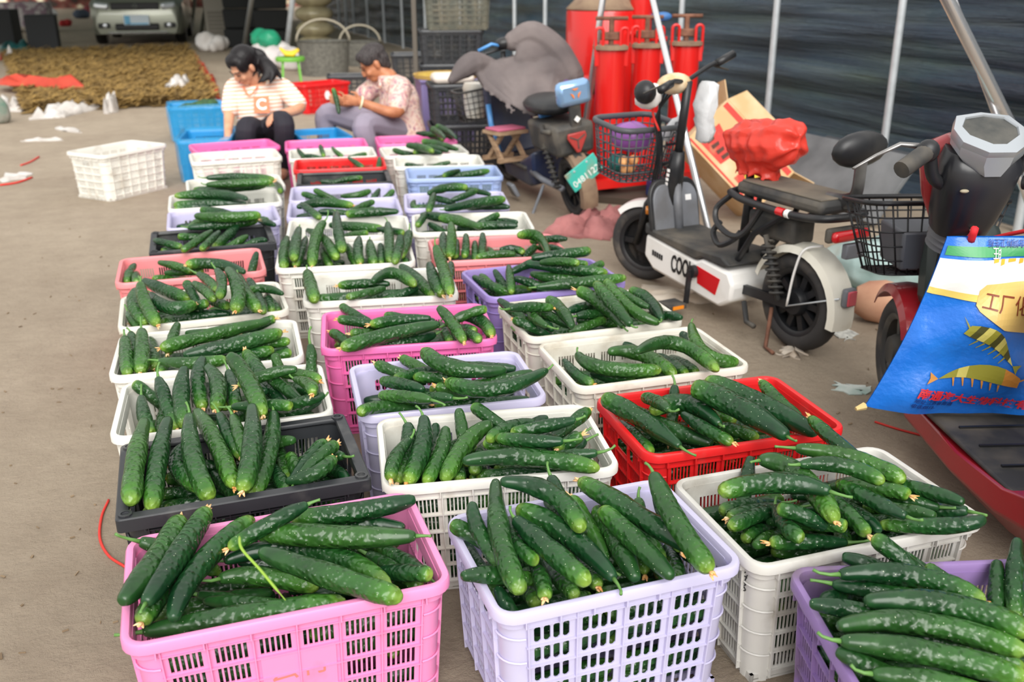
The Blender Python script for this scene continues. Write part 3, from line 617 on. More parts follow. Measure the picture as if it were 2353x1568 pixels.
# Each row: stalk end x,y, middle x,y, flower end x,y (in a zoomed photo window), height of stalk end and flower end over the rim (cm)
Z = {'z1': (250, 1080, 2.905), 'z8': (230, 700, 2.851), 'zm1': (1000, 1040, 2.969), 'zr1': (1560, 980, 2.667), 'zm2': (800, 780, 3.565), 'zr3': (1200, 640, 3.017), 'z7': (850, 280, 2.903), 'z6': (240, 280, 2.904), 'px': (0, 0, 1)}
CU = [
('L1', 'z1', [(215,1085,850,985,1590,890,-4,-2),(440,1100,520,1090,660,1075,-7,-8),(590,840,780,860,990,905,-5,-6),(960,850,1060,890,1200,925,-6,-8),(740,730,1000,710,1400,790,-3,-5),(860,610,960,600,1080,590,-6,-6),(780,600,1330,520,1885,765,-3,-2),(1010,545,1420,690,1960,860,0,-2),(1690,560,1850,650,2060,790,-3,-4),(2135,725,2000,610,1870,520,-4,-3),(2080,720,2150,750,2230,770,-8,-8),(1970,380,1600,350,1230,370,-2,-2),(2045,200,1650,285,1220,340,1,-1),(2050,450,1500,455,965,415,0,0),(1330,235,1150,310,940,400,2,0),(205,470,270,478,340,480,-3,-4),(510,560,350,800,212,1015,-3,-3),(95,890,300,640,490,330,2,1),(245,895,460,580,655,270,2,2),(430,1000,600,650,965,325,1,2)]),
('L2', 'z8', [(650,1190,520,1210,400,1250,-9,-9),(930,1280,650,1300,420,1340,-9,-9),(540,1090,480,1100,430,1120,-10,-10),(720,980,600,1000,450,1030,-9,-9),(580,890,505,1030,680,1185,-4,-6),(740,1110,800,1170,880,1230,-6,-6),(1160,900,1195,1000,1235,1130,-5,-6),(1150,1060,1190,1150,1240,1250,-6,-7),(1345,1225,1290,1090,1240,980,-6,-5),(1420,1195,1510,1130,1600,1090,-8,-8),(1660,1160,1620,1090,1560,1050,-8,-8),(1310,1055,1390,975,1480,920,-4,-4),(1390,985,1450,930,1540,920,0,-1),(1380,1100,1455,1050,1535,1010,-3,-4),(1655,1035,1560,1010,1470,1010,-3,-4),(1285,905,1220,895,1150,890,-6,-6),(312,835,250,1110,225,1390,1,-3),(435,775,365,1060,325,1385,4,-2),(1135,705,1110,960,1000,1265,3,-5),(780,715,840,850,920,1000,2,-3),(870,725,920,870,960,1000,0,-4),(630,695,760,910,880,1200,3,-2),(1000,665,1000,950,940,1225,5,-1),(585,735,610,1020,725,1310,6,-1)]),
('L3', 'z8', [(700,520,760,590,830,680,-5,-5),(1010,600,950,680,900,740,-6,-6),(270,605,290,730,335,850,-1,-4),(435,640,410,740,385,840,-4,-6),(400,620,300,555,215,512,-4,1),(380,480,430,630,505,815,4,-4),(555,415,530,600,560,800,5,-3),(1240,680,1100,520,950,300,-2,4),(1310,635,1210,560,1110,470,-1,2),(1430,620,1330,640,1230,670,-2,-2),(1490,630,1390,650,1300,660,-1,-2),(1060,615,1150,620,1262,665,0,-1),(1085,575,1045,540,1000,500,1,1),(1385,570,1310,540,1230,510,1,0),(1260,420,1345,430,1440,500,3,2),(1375,500,1440,545,1400,610,2,1),(840,435,870,560,888,690,3,-1),(675,350,640,500,675,680,5,-1),(700,405,775,530,755,690,4,0),(1290,425,1130,425,970,475,6,5),(825,340,940,480,1055,740,7,-2),(1135,330,1150,365,1165,410,4,1),(1375,262,1372,340,1385,430,6,0)]),
('L4', 'z8', [(200,185,215,240,225,330,-1,-3),(330,220,350,320,365,420,-2,-4),(430,330,410,390,385,450,-4,-5),(160,215,172,330,180,465,1,-3),(262,175,268,300,255,455,2,-3),(505,140,480,210,450,280,1,-1),(390,370,600,385,830,360,-2,-2),(1060,345,1150,330,1255,312,-3,-2),(700,365,900,345,1140,295,-2,0),(900,310,1080,265,1245,240,-1,1),(545,335,850,270,1195,180,0,2),(560,190,690,190,820,170,1,2),(1020,115,1085,102,1148,92,2,3),(1112,110,730,200,390,290,4,2)]),
('M1', 'zm1', [(300,950,370,990,450,1070,-6,-7),(180,620,230,680,290,760,-6,-6),(600,860,640,940,690,1030,-6,-6),(1500,700,1530,800,1560,880,-6,-7),(190,845,300,805,440,785,-1,-2),(310,560,210,530,105,490,-3,-2),(255,395,315,540,330,750,1,-3),(820,790,885,880,960,985,-3,-3),(690,740,745,870,742,1015,-2,-3),(1000,640,1060,780,1115,890,-3,-2),(510,450,565,640,705,745,0,0),(730,350,800,400,870,450,1,0),(1640,680,1672,770,1650,870,-3,-4),(1700,700,1745,770,1790,830,-3,-3),(1440,320,1450,390,1460,460,0,-2),(1340,355,1380,400,1440,460,-2,-3),(1215,295,1260,340,1310,390,1,0),(1510,290,1550,420,1640,560,2,0),(1140,645,1040,470,925,300,1,5),(1370,885,1260,660,1095,390,0,3),(1615,870,1380,640,1125,400,0,4),(810,205,830,240,860,290,5,4),(545,455,750,640,1050,895,3,0),(1220,860,900,560,550,380,0,5),(400,220,435,620,575,985,6,0),(445,205,790,290,995,540,8,4),(1750,665,1400,440,980,190,5,8),(1490,145,1630,450,1880,815,8,0)]),
('R1', 'zr1', [(790,1100,880,1040,970,980,-5,-6),(860,1180,880,1280,930,1400,-7,-7),(1500,1330,1800,1400,2120,1480,-4,-4),(960,1420,1020,1430,1110,1450,-4,-4),(1200,1250,1500,1300,1800,1330,-5,-5),(1480,835,1410,805,1330,790,-1,-1),(1700,950,1600,900,1500,870,0,0),(1000,800,1150,815,1320,860,-2,-2),(940,965,1200,1010,1520,1045,-2,-2),(805,1110,1000,1125,1260,1150,-4,-4),(1945,820,1950,940,1955,1100,1,-3),(2075,690,2045,900,2060,1110,5,-2),(1490,865,1350,780,1190,675,1,4),(985,910,1430,920,1875,1080,0,0),(1140,1075,1650,1100,2160,1270,0,0),(978,1230,1480,1210,2140,1390,1,0),(985,1340,1500,1410,2130,1570,1,0),(1185,1520,1480,1550,1900,1640,0,0)]),
('R2', 'zr1', [(900,720,720,740,560,760,-6,-7),(1050,600,1060,670,1080,740,-4,-6),(1330,680,1290,665,1230,650,-4,-5),(470,750,530,690,600,650,-4,-5),(570,580,480,630,410,705,-3,-4),(950,680,740,690,555,712,-3,-3),(1510,620,1440,640,1350,660,-1,-2),(1345,610,1290,590,1220,570,-1,-2),(440,430,330,470,235,510,-1,-2),(560,470,420,510,312,565,0,-1),(600,480,450,540,320,620,0,-1),(1240,640,1205,550,1110,480,-1,0),(1545,605,1470,580,1390,540,0,0),(1780,520,1720,500,1640,480,0,0),(1830,575,1700,560,1560,600,1,0),(780,570,890,605,972,635,0,0),(600,525,622,660,745,705,1,0),(480,215,465,270,455,330,1,-1),(1595,492,1430,475,1280,400,1,2),(1745,475,1600,410,1420,340,2,2),(1250,340,1340,370,1415,425,3,2),(870,545,730,470,610,500,2,2),(1395,555,1230,480,1030,350,2,3),(495,225,720,300,962,600,3,1),(930,400,1045,535,1160,665,4,1),(715,135,1070,200,1385,335,6,4),(740,235,1010,245,1255,345,6,4),(925,400,600,345,245,405,7,6),(1115,195,960,90,800,-55,5,8)]),
('R3', 'zr3', [(1000,1120,1150,1150,1330,1180,-6,-6),(1620,1150,1480,1140,1340,1165,-6,-6),(670,1000,760,1110,885,1215,-3,-3),(1090,1210,800,1000,550,865,-3,1),(1325,1130,980,1010,730,890,-2,0),(1110,938,1260,1040,1460,1140,-2,-3),(1280,1000,1450,1020,1640,1120,-2,-3),(1320,910,1390,940,1480,990,-1,-2),(1058,745,1055,780,1050,830,1,-1),(1355,985,1120,840,885,900,1,0),(1035,995,990,930,950,890,1,1),(1930,960,1770,840,1655,715,0,3),(2040,1075,1620,860,1260,715,-1,3),(1830,1105,1470,890,1170,760,-1,2)]),
('R4', 'zr3', [(320,630,340,700,385,755,-4,-5),(770,650,830,670,890,690,-4,-4),(700,455,755,465,830,490,-2,-2),(290,565,370,660,495,735,0,-2),(480,655,590,705,745,665,-3,-1),(1080,540,1150,600,1210,660,-4,-5),(970,530,1060,580,1140,670,-3,-4),(600,510,830,530,1060,675,0,-3),(385,525,560,620,965,635,1,0),(1095,380,1210,470,1340,610,2,-2),(1195,315,1290,520,1520,578,5,-2),(810,510,1080,450,1370,640,2,-3)]),
('M2', 'zm2', [(1220,1120,1110,1130,990,1150,-6,-6),(930,1030,940,1090,930,1155,-4,-5),(1090,875,1060,980,1030,1090,-3,-4),(430,845,325,970,350,1145,0,-3),(1640,1110,1400,1100,1200,1080,-4,-3),(1640,640,1520,645,1410,710,1,1),(1890,775,1830,785,1760,800,0,0),(1930,800,1880,820,1820,840,-1,-1),(1780,890,1860,875,1925,830,-2,-1),(1730,765,1850,820,1760,900,1,0),(870,830,825,880,800,935,-1,-2),(720,695,705,790,680,900,1,-2),(480,695,495,880,405,1175,3,-2),(860,595,880,690,900,800,2,-1),(620,655,610,900,485,1195,3,-3),(800,725,760,930,635,1185,2,-3),(2040,930,1850,950,1600,945,0,-1),(1640,935,1360,890,1105,850,1,2),(1700,770,1840,700,1925,640,2,3),(1270,690,1130,625,1018,558,2,4),(1435,655,1250,690,1150,830,3,2),(1865,660,1620,710,1330,765,4,2),(1760,835,1540,855,1265,790,3,2),(1165,700,970,840,775,1175,4,-2),(945,1000,1450,970,2060,1060,2,0)]),
('M3', 'zm2', [(330,620,210,640,110,670,-5,-5),(410,490,290,520,170,565,-3,-4),(720,500,600,490,490,485,-2,-2),(850,585,730,560,638,535,-3,-3),(670,590,520,550,375,512,-2,-2),(540,430,480,440,430,480,-2,-2),(1500,460,1070,520,725,500,-1,-1),(900,440,800,430,715,450,0,0),(780,390,720,400,662,412,0,0),(1495,400,1350,420,1180,450,1,0),(490,275,340,260,225,200,2,3),(660,230,540,200,435,145,3,3),(700,240,510,300,375,350,2,2),(660,435,550,390,445,335,1,2),(1375,240,1150,235,870,220,4,4),(950,385,780,310,625,290,2,3),(1300,305,880,290,632,145,3,5),(1625,260,1190,415,805,350,6,3)]),
('M4', 'px', [(850,738,812,722,785,703,1,2),(800,778,785,770,760,763,-1,-1),(870,755,835,760,804,766,0,0),(870,745,820,738,776,737,1,1),(1000,770,915,793,820,792,-1,-1),(1000,738,940,735,884,724,2,2),(990,732,920,736,850,746,1,1),(1060,745,1078,750,1092,762,-1,-1),(1075,762,1085,772,1102,788,-3,-3),(1010,745,890,770,783,800,2,0),(1016,742,1026,765,1034,787,0,-2),(1050,728,1100,735,1130,772,1,0),(1045,725,1085,710,1119,711,2,3),(1006,706,1035,738,1066,786,5,-1)]),
('M5', 'px', [(960,670,820,685,705,690,-3,-3),(885,662,850,672,795,684,-2,-2),(895,653,840,652,776,657,0,0),(960,661,940,666,912,671,-1,-1),(706,624,713,655,724,692,1,-2),(1036,606,1033,630,1026,660,2,-1),(857,648,902,628,954,656,1,0),(920,611,955,640,998,682,3,-2),(987,606,999,645,1018,678,3,-2),(1000,565,1015,608,1036,678,8,-2)]),
('M6', 'z6', [(1450,760,1500,830,1550,910,1,-1),(1450,850,1480,910,1505,965,-2,-4),(1840,820,1850,890,1840,955,-1,-4),(1220,770,1200,870,1185,975,1,-3),(1345,780,1310,870,1275,965,0,-3),(1300,710,1275,820,1265,920,3,-1),(1620,820,1650,890,1690,960,1,-3),(1700,775,1690,860,1705,950,2,-3),(1770,795,1780,880,1800,955,1,-3),(2015,865,2020,910,2020,955,-1,-3),(2035,735,2020,800,1980,910,4,-1),(1470,665,1410,780,1385,965,6,-3),(1890,675,1900,800,1905,940,6,-2),(1970,755,1970,830,1935,945,4,-3),(1545,605,1560,740,1590,865,10,3)]),
('M7', 'z6', [(1500,690,1650,700,1860,715,0,0),(1850,700,1940,730,2000,745,0,-1),(1640,735,1700,745,1760,745,0,0),(1390,715,1420,740,1440,780,1,-1)]),
('L5', 'z6', [(690,1270,440,1320,130,1350,-3,-4),(150,1270,170,1310,205,1340,-3,-4),(1160,1170,1172,1220,1180,1270,0,-3),(1100,1170,1110,1220,1125,1275,0,-3),(1035,1160,1050,1210,1060,1275,0,-3),(840,1265,600,1290,370,1340,-1,-2),(600,1230,640,1240,695,1238,1,1),(740,1180,780,1215,830,1240,2,1),(205,1130,195,1250,285,1360,3,-3),(260,1060,400,1120,575,1185,4,1),(240,1075,270,1200,355,1355,6,-3),(310,1150,430,1240,605,1218,3,2),(620,1015,690,1060,750,1130,5,3),(600,1160,560,1110,540,1080,2,4),(590,1075,660,1120,735,1190,5,3),(890,1025,935,1140,1028,1255,6,0),(960,1050,1000,1100,1030,1160,4,1),(1190,1150,1070,1115,950,1130,3,3),(825,985,895,1120,878,1265,8,1),(745,985,785,1070,765,1175,8,3)]),
('L6', 'z6', [(440,1020,390,1030,320,1045,-3,-3),(150,965,140,1020,130,1080,1,-3),(180,1015,185,1050,190,1090,-1,-3),(450,1000,550,1010,660,1010,-2,-2),(425,930,500,965,590,1000,2,-1),(935,1005,740,950,545,958,0,2),(1025,870,1005,940,985,1000,3,-3)]),
('L7', 'z6', [(490,840,430,850,365,865,-3,-3),(650,750,560,760,488,768,0,0),(330,790,400,800,490,820,-1,-1),(1100,790,1060,770,1005,785,0,0),(955,760,900,790,815,825,1,-1),(890,700,820,765,730,840,3,-1),(690,740,600,800,515,865,3,-2),(755,735,700,800,645,855,3,-1)]),
('L8', 'z6', [(560,710,620,670,700,640,0,1),(1140,690,1080,670,1020,650,1,1),(880,625,750,600,635,590,3,4),(560,705,800,685,1025,655,1,2),(605,630,800,640,1045,625,3,3)]),
('L9', 'z6', [(700,570,600,572,450,585,-1,-1),(940,545,700,545,455,555,0,0),(950,520,750,490,465,500,2,1)]),
('L10', 'z6', [(560,480,600,465,650,440,0,2),(1170,410,1165,440,1170,465,2,0),(650,465,860,445,1085,420,2,3),(680,420,880,412,1125,400,4,4),(680,375,900,368,1135,385,6,6)]),
('M8', 'z6', [(1430,600,1500,592,1590,590,0,0),(1690,600,1750,590,1805,578,0,1),(1290,570,1450,540,1660,560,2,2),(1310,545,1370,590,1440,645,3,-1),(1960,600,1780,605,1610,620,1,0),(1640,605,1710,565,1775,530,1,4)]),
('M9', 'z6', [(1440,500,1380,490,1315,480,-2,-1),(1500,490,1450,480,1400,455,-1,1),(1580,495,1680,490,1775,460,-2,0),(1835,450,1810,480,1785,515,1,-2),(1880,495,1905,480,1928,458,-2,0)]),
('M10', 'z6', [(1530,405,1590,380,1635,362,-2,1),(1440,400,1500,395,1570,395,-3,-3)]),
('M11', 'z6', [(1665,248,1690,280,1730,310,2,-3),(1840,238,1838,275,1835,310,2,-3)]),
('M12', 'z6', [(1290,185,1310,215,1340,235,1,-2),(1440,155,1450,190,1465,230,4,-1),(1520,172,1550,205,1590,232,2,-2),(1330,225,1390,228,1440,230,-2,-2),(1640,225,1700,222,1750,215,-2,-2)]),
('R5', 'z7', [(1020,1410,1100,1412,1210,1400,-3,-3),(860,1235,890,1250,930,1265,-2,-2),(960,1220,925,1230,890,1245,0,-1),(1320,1400,1450,1360,1570,1315,-2,-1),(1380,1322,1450,1310,1530,1300,-1,-1),(1380,1305,1450,1280,1530,1255,0,1),(1320,1265,1400,1225,1480,1195,1,2),(1055,1350,1010,1340,965,1345,-1,-1),(1215,1392,1190,1340,1140,1290,-2,0),(1168,1395,1100,1340,1030,1285,-2,0),(1320,1335,1210,1290,1110,1250,0,1),(925,1295,1010,1265,1115,1250,2,2),(1345,1375,1275,1265,1180,1185,0,3)]),
('R5', 'zr3', [(1105,285,1040,260,975,235,0,0),(965,285,880,160,740,85,0,3),(880,200,770,150,665,75,2,4),(950,310,740,200,580,15,-1,6),(700,335,560,180,375,80,0,6),(755,325,640,190,505,30,0,7)]),
('R6', 'z7', [(740,1020,785,1050,840,1090,-1,-3),(1120,1060,1080,1080,1060,1110,-2,-3),(675,1035,790,1095,930,1145,0,-3),(820,995,850,1050,895,1100,1,-3),(960,1050,1010,1040,1080,1050,-1,-1),(925,960,935,1050,945,1145,3,-3),(1440,975,1500,960,1555,945,1,1),(955,985,1050,950,1160,910,1,3),(1075,1010,1260,1045,1460,1040,1,0),(1110,1105,1400,1075,1710,1040,-1,0),(1080,910,1280,885,1475,860,3,4),(1040,950,1310,985,1585,1010,3,1),(1180,930,1320,940,1455,952,3,3),(1200,915,1300,920,1395,950,4,4)]),
('R7', 'z7', [(580,790,575,850,570,905,0,-3),(490,745,490,820,495,905,2,-3),(700,800,702,850,705,905,0,-3),(800,835,820,870,830,905,-1,-3),(1030,880,1070,850,1120,825,-2,0),(1290,875,1240,845,1190,825,-1,0),(920,820,980,825,1025,875,1,-2),(970,885,910,865,855,855,-2,0),(640,750,640,830,630,905,3,-3),(752,745,752,820,750,905,3,-3),(1315,785,1230,770,1130,770,2,2),(540,675,545,790,535,905,7,-3),(1190,890,1120,770,990,760,-2,4)]),
('R8', 'z7', [(390,680,430,695,490,715,-1,-2),(580,710,660,712,740,715,-2,-2),(340,620,480,640,630,660,1,1),(740,705,600,665,460,640,1,2),(985,672,900,655,825,650,1,1),(985,695,840,690,700,695,0,0),(720,668,800,645,862,618,1,3),(370,605,355,650,315,695,3,0)]),
('R9', 'z7', [(270,525,290,560,325,595,1,-2),(540,525,480,520,400,500,0,0),(930,570,780,560,640,570,0,0),(500,585,700,545,905,515,0,1),(805,485,720,465,630,450,2,3),(390,480,510,440,650,440,3,4),(540,525,630,495,715,455,1,4),(430,480,410,540,390,600,3,-2)]),
('R10', 'z7', [(420,372,600,350,795,320,-4,-1),(545,340,530,355,500,375,-2,-4)]),
('R11', 'z7', [(535,268,480,275,410,290,0,-2),(240,290,280,288,330,290,-2,-2)]),
('R12', 'z7', [(300,215,230,210,155,185,-1,1),(480,212,380,200,290,205,0,0),(520,195,430,175,335,175,2,2),(240,160,330,170,420,200,2,1),(585,185,460,150,345,130,2,4)]),
('R13', 'z7', [(380,80,430,100,490,120,2,1),(310,75,380,80,450,85,1,2),(550,110,490,75,415,40,3,6),(500,110,450,70,410,50,3,5),(575,110,510,60,440,28,4,8)]),
]
cukes = []   # dict(P0,PM,P2,rad,crate,area)
samp = np.linspace(0.03, 0.97, 11)
placed = {}
def curve_pts(P0, PM, P2):
    a, m_, b = [np.array(v) for v in (P0, PM, P2)]; c = 2 * m_ - (a + b) / 2; t = samp[:, None]
    return a * (1 - t) ** 2 + c * 2 * t * (1 - t) + b * t * t
for cname, zn, rows in CU:
    ox, oy, sc = Z[zn]; cx, cy, ca = CR[cname][0], CR[cname][1], R(CR[cname][2]); Lc = CR[cname][8]
    far = cy > 4.4
    for row in rows:
        x0, y0, xm, ym, x1, y1, z0, z1 = row
        z0, z1 = z0 / 100, z1 / 100
        rad = rnd.uniform(0.0225, 0.0265)
        if cname == 'R3' and row[0] in (2040, 1830): rad = 0.033
        lift = 0.0
        for step in range(30):
            P0 = at(ox + x0 / sc, oy + y0 / sc, RIM + z0 + lift); P2 = at(ox + x1 / sc, oy + y1 / sc, RIM + z1 + lift); PM = at(ox + xm / sc, oy + ym / sc, RIM + (z0 + z1) / 2 + lift)
            Q = curve_pts(P0, PM, P2); bad = False
            for (Q2, r2) in placed.get(cname, []):
                d = np.sqrt(((Q[:, None] - Q2[None]) ** 2).sum(-1)).min()
                if d < (rad + r2) * 0.80: bad = True; break
            if not bad:   # keep clear of the crate walls
                lx = (Q[:, 0] - cx) * math.cos(ca) + (Q[:, 1] - cy) * math.sin(ca); ly = -(Q[:, 0] - cx) * math.sin(ca) + (Q[:, 1] - cy) * math.cos(ca)
                out = ((abs(lx) > Lc / 2 - 0.022) | (abs(ly) > CW / 2 - 0.022)) & (Q[:, 2] < RIM + rad * 0.75)
                if out.sum() > 0 and lift < 0.045: bad = True
            if not bad: break
            lift += 0.006
            if lift > 0.075: break
        L3 = (PM - P0).length + (P2 - PM).length
        if L3 < 0.17:    # partly buried fruit: carry on below the pile
            cc_ = Vector((cx, cy, 0)); far_end = 0 if (P0.xy - cc_.xy).length < (P2.xy - cc_.xy).length else 1
            if far_end == 0: d = (P0 - PM).normalized(); d.z -= 0.5; P0 = P0 + d.normalized() * (0.19 - L3); PM = PM.lerp((P0 + P2) / 2, 0.6)
            else: d = (P2 - PM).normalized(); d.z -= 0.5; P2 = P2 + d.normalized() * (0.19 - L3); PM = PM.lerp((P0 + P2) / 2, 0.6)
            L3 = 0.19
            def clampin(p):
                lx = (p.x - cx) * math.cos(ca) + (p.y - cy) * math.sin(ca); ly = -(p.x - cx) * math.sin(ca) + (p.y - cy) * math.cos(ca)
                lx = max(-Lc / 2 + 0.06, min(Lc / 2 - 0.06, lx)); ly = max(-CW / 2 + 0.06, min(CW / 2 - 0.06, ly))
                return Vector((cx + lx * math.cos(ca) - ly * math.sin(ca), cy + lx * math.sin(ca) + ly * math.cos(ca), p.z))
            if far_end == 0: P0 = clampin(P0)
            else: P2 = clampin(P2)
        rad = min(rad, max(0.017, L3 * 0.095)) if L3 < 0.27 else rad
        def keep_in(p, r_):
            if p.z > RIM - 0.008: return p
            s_ = 0.935 + 0.065 * max(0.0, p.z) / RIM; hx_, hy_ = (Lc / 2 - 0.022) * s_ - r_, (CW / 2 - 0.022) * s_ - r_
            lx = (p.x - cx) * math.cos(ca) + (p.y - cy) * math.sin(ca); ly = -(p.x - cx) * math.sin(ca) + (p.y - cy) * math.cos(ca)
            lx = max(-hx_, min(hx_, lx)); ly = max(-hy_, min(hy_, ly))
            return Vector((cx + lx * math.cos(ca) - ly * math.sin(ca), cy + lx * math.sin(ca) + ly * math.cos(ca), p.z))
        P0, PM, P2 = keep_in(P0, rad * 0.5), keep_in(PM, rad * 0.9), keep_in(P2, rad * 0.6)
        Q = curve_pts(P0, PM, P2)
        placed.setdefault(cname, []).append((Q, rad))
        dd = depth((P0 + P2) / 2)
        cukes.append(dict(P=(P0, PM, P2), rad=rad, crate=cname, area=L3 * rad / dd ** 2, L=L3, row=row, rank=rows.index(row) / len(rows)))
def settle():
    N_ = len(cukes); P = np.array([[list(v) for v in c['P']] for c in cukes]); rad = np.array([c['rad'] for c in cukes])
    pr = np.interp(samp, [a for a, _ in PROF], [b for _, b in PROF]); Rr = rad[:, None] * pr[None]
    t = samp[None, :, None]; cc = 2 * P[:, 1] - (P[:, 0] + P[:, 2]) / 2
    Q = P[:, None, 0] * (1 - t) ** 2 + cc[:, None] * 2 * t * (1 - t) + P[:, None, 2] * t * t
    names = list(CR); own = np.array([names.index(c['crate']) for c in cukes]); off = np.zeros((N_, 3))
    ctr = Q.mean(1); ln = np.array([c['L'] for c in cukes]) / 2 + 0.06
    ii, jj = np.where(np.triu(np.sqrt(((ctr[:, None] - ctr[None]) ** 2).sum(-1)) < ln[:, None] + ln[None], 1))
    box = np.array([(CR[k][0], CR[k][1], math.cos(R(CR[k][2])), math.sin(R(CR[k][2])), CR[k][8] / 2, 0.036 if CR[k][4] == 'square' else 0.023) for k in names])
    for it in range(70):
        X = Q + off[:, None]; mv = np.zeros((N_, 3))
        d = X[jj][:, None, :, :] - X[ii][:, :, None, :]; L_ = np.sqrt((d ** 2).sum(-1)) + 1e-9
        pen = (Rr[ii][:, :, None] + Rr[jj][:, None, :]) * 0.97 - L_; flat = pen.reshape(len(ii), -1); k = flat.argmax(1); m_ = flat[np.arange(len(ii)), k]
        hit = np.where(m_ > 0.0008)[0]; a, b = np.unravel_index(k[hit], pen.shape[1:])
        nrm = d[hit, a, b] / L_[hit, a, b][:, None]; nrm[:, 2] = np.where(nrm[:, 2] < 0.15, np.maximum(nrm[:, 2], -0.2) + 0.35, nrm[:, 2]); nrm /= np.linalg.norm(nrm, axis=1)[:, None]
        np.add.at(mv, jj[hit], nrm * m_[hit][:, None] * 0.45); np.add.at(mv, ii[hit], -nrm * m_[hit][:, None] * 0.2)
        worst = m_.max() if len(m_) else 0
        for c_ in range(len(names)):
            bx, by, ca, sa, hl, inn = box[c_]; sel = np.where((abs(X[:, 5, 0] - bx) < 0.62) & (abs(X[:, 5, 1] - by) < 0.55))[0]
            if not len(sel): continue
            Y = X[sel]; lx = (Y[..., 0] - bx) * ca + (Y[..., 1] - by) * sa; ly = -(Y[..., 0] - bx) * sa + (Y[..., 1] - by) * ca; z = Y[..., 2]; r_ = Rr[sel]
            tp = 0.935 + 0.065 * np.clip(z / RIM, 0, 1); hx, hy = (hl - inn) * tp, (CW / 2 - inn) * tp
            mine = own[sel] == c_
            beyond = ((abs(lx) > hl - 0.004) | (abs(ly) > CW / 2 - 0.004)).any(1)
            low = z < RIM + 0.3 * r_
            inside = mine & ~beyond                       # lies within its crate: keep off the walls
            ex = np.where(low, np.maximum(0, abs(lx) + r_ - hx), 0) * np.sign(lx); ey = np.where(low, np.maximum(0, abs(ly) + r_ - hy), 0) * np.sign(ly)
            px_ = ex[np.arange(len(sel)), abs(ex).argmax(1)]; py_ = ey[np.arange(len(sel)), abs(ey).argmax(1)]
            for q in np.where(inside)[0]: mv[sel[q]] += 0.6 * np.array([-px_[q] * ca + py_[q] * sa, -px_[q] * sa - py_[q] * ca, 0])
            band = (abs(lx) < hl + r_) & (abs(ly) < CW / 2 + r_) & ((abs(lx) > hl - inn - 0.3 * r_) | (abs(ly) > CW / 2 - inn - 0.3 * r_))
            up = np.where(band, np.maximum(0, RIM + r_ * 0.97 - z), 0).max(1)      # rests over a rim: lie on it
            for q in np.where(~inside & (up > 0.0008) & (mine | (up < 0.06)))[0]: mv[sel[q], 2] += 0.5 * up[q]
        mv[:, 2] += np.maximum(0, 0.03 - X[..., 2].min(1)); s_ = np.linalg.norm(mv, axis=1, keepdims=True); mv *= np.minimum(1, 0.008 / np.maximum(s_, 1e-9)); off += mv
        if s_.max() < 0.0006: break
    for c, o_ in zip(cukes, off): c['P'] = tuple(Vector(v) + Vector(o_) for v in c['P'])
    return Q + off[:, None], Rr, own, names
SQ, SR, SOWN, SNAMES = settle()
cukes.sort(key=lambda c: -c['area'])
NIND = 300
def put_mesh(name, V, F, A, S, m):
    me = bpy.data.meshes.new(name); me.from_pydata([tuple(v) for v in V], [], F)
    for nm, dat in (('along', A), ('shade', S)):
        a = me.attributes.new(nm, 'FLOAT', 'POINT'); a.data.foreach_set('value', dat)
    me.polygons.foreach_set('use_smooth', [True] * len(me.polygons)); me.materials.append(m); me.update(); return me
sV, sF, sA, sS = [], [], [], []
def to_stuff(P, rad, seed, shade, hi=False):
    V, F, A = cuke_geo(*P, rad, hi, seed); o = len(sV); sV.extend(V); sF.extend([tuple(i + o for i in f) for f in F]); sA.extend(A); sS.extend([shade] * len(V))
for i, c in enumerate(cukes):
    P0, PM, P2 = c['P']; shade = max(0.0, min(0.6, rnd.gauss(0.04, 0.12)))
    stalk = rnd.random() < 0.45; flower = rnd.random() < 0.5
    if i >= NIND: to_stuff(c['P'], c['rad'], i, shade, True); continue
    org = PM.copy()
    V, F, A = cuke_geo(P0 - org, PM - org, P2 - org, c['rad'], True, i)
    me = put_mesh('cucumber', V, F, A, [shade] * len(V), CUKE)
    o = bpy.data.objects.new('cucumber', me); col.objects.link(o); o.location = org
    bend = ((P0 + P2) / 2 - PM).length / max(0.05, (P2 - P0).length)
    shape = 'short ' if c['L'] < 0.22 else ('curved ' if bend > 0.07 else 'long straight ' if c['L'] > 0.36 else 'straight ')
    tone = 'light green ' if shade > 0.2 else 'dark green '
    tail = 'stalked ' if stalk else ('flower-tipped ' if flower else '')
    rank = 'buried ' if c['rank'] < 0.34 else ('topmost ' if c['rank'] > 0.75 else '')
    tag(o, rank + shape + ('pale ' if shade > 0.2 else '') + tail + 'cucumber in ' + CR[c['crate']][7], 'cucumber', 'cucumbers in ' + CR[c['crate']][7])
    cc = PM * 2 - (P0 + P2) / 2
    if stalk:
        d = (P0 - cc).normalized(); ln = rnd.uniform(0.025, 0.055); s1, u1 = frame(d)
        w1 = s1 * rnd.uniform(-0.4, 0.4) + u1 * rnd.uniform(-0.1, 0.5)
        a0 = P0 - org; mb = MB(); mb.tube([a0 - d * 0.004, a0 + d * ln * 0.4 + w1 * ln * 0.12, a0 + d * ln * 0.8 + w1 * ln * 0.45, a0 + d * ln + w1 * ln * 0.9], [0.0055, 0.0036, 0.003, 0.0036], 6)
        mb.build('stalk', STALK, o, smooth=True)
    if flower:
        d = (P2 - cc).normalized(); s1, u1 = frame(d); a0 = P2 - org - d * 0.002; mb = MB()
        for q in range(4):
            th = q * 1.7 + rnd.random(); w1 = s1 * math.cos(th) + u1 * math.sin(th); ln = rnd.uniform(0.010, 0.024)
            mb.tube([a0, a0 + d * ln * 0.5 + w1 * 0.004, a0 + d * ln + w1 * rnd.uniform(0.002, 0.010)], [0.0035, 0.0042, 0.0012], 5, flat=0.5)
        mb.build('dried_flower', FLOWER, o, smooth=True)
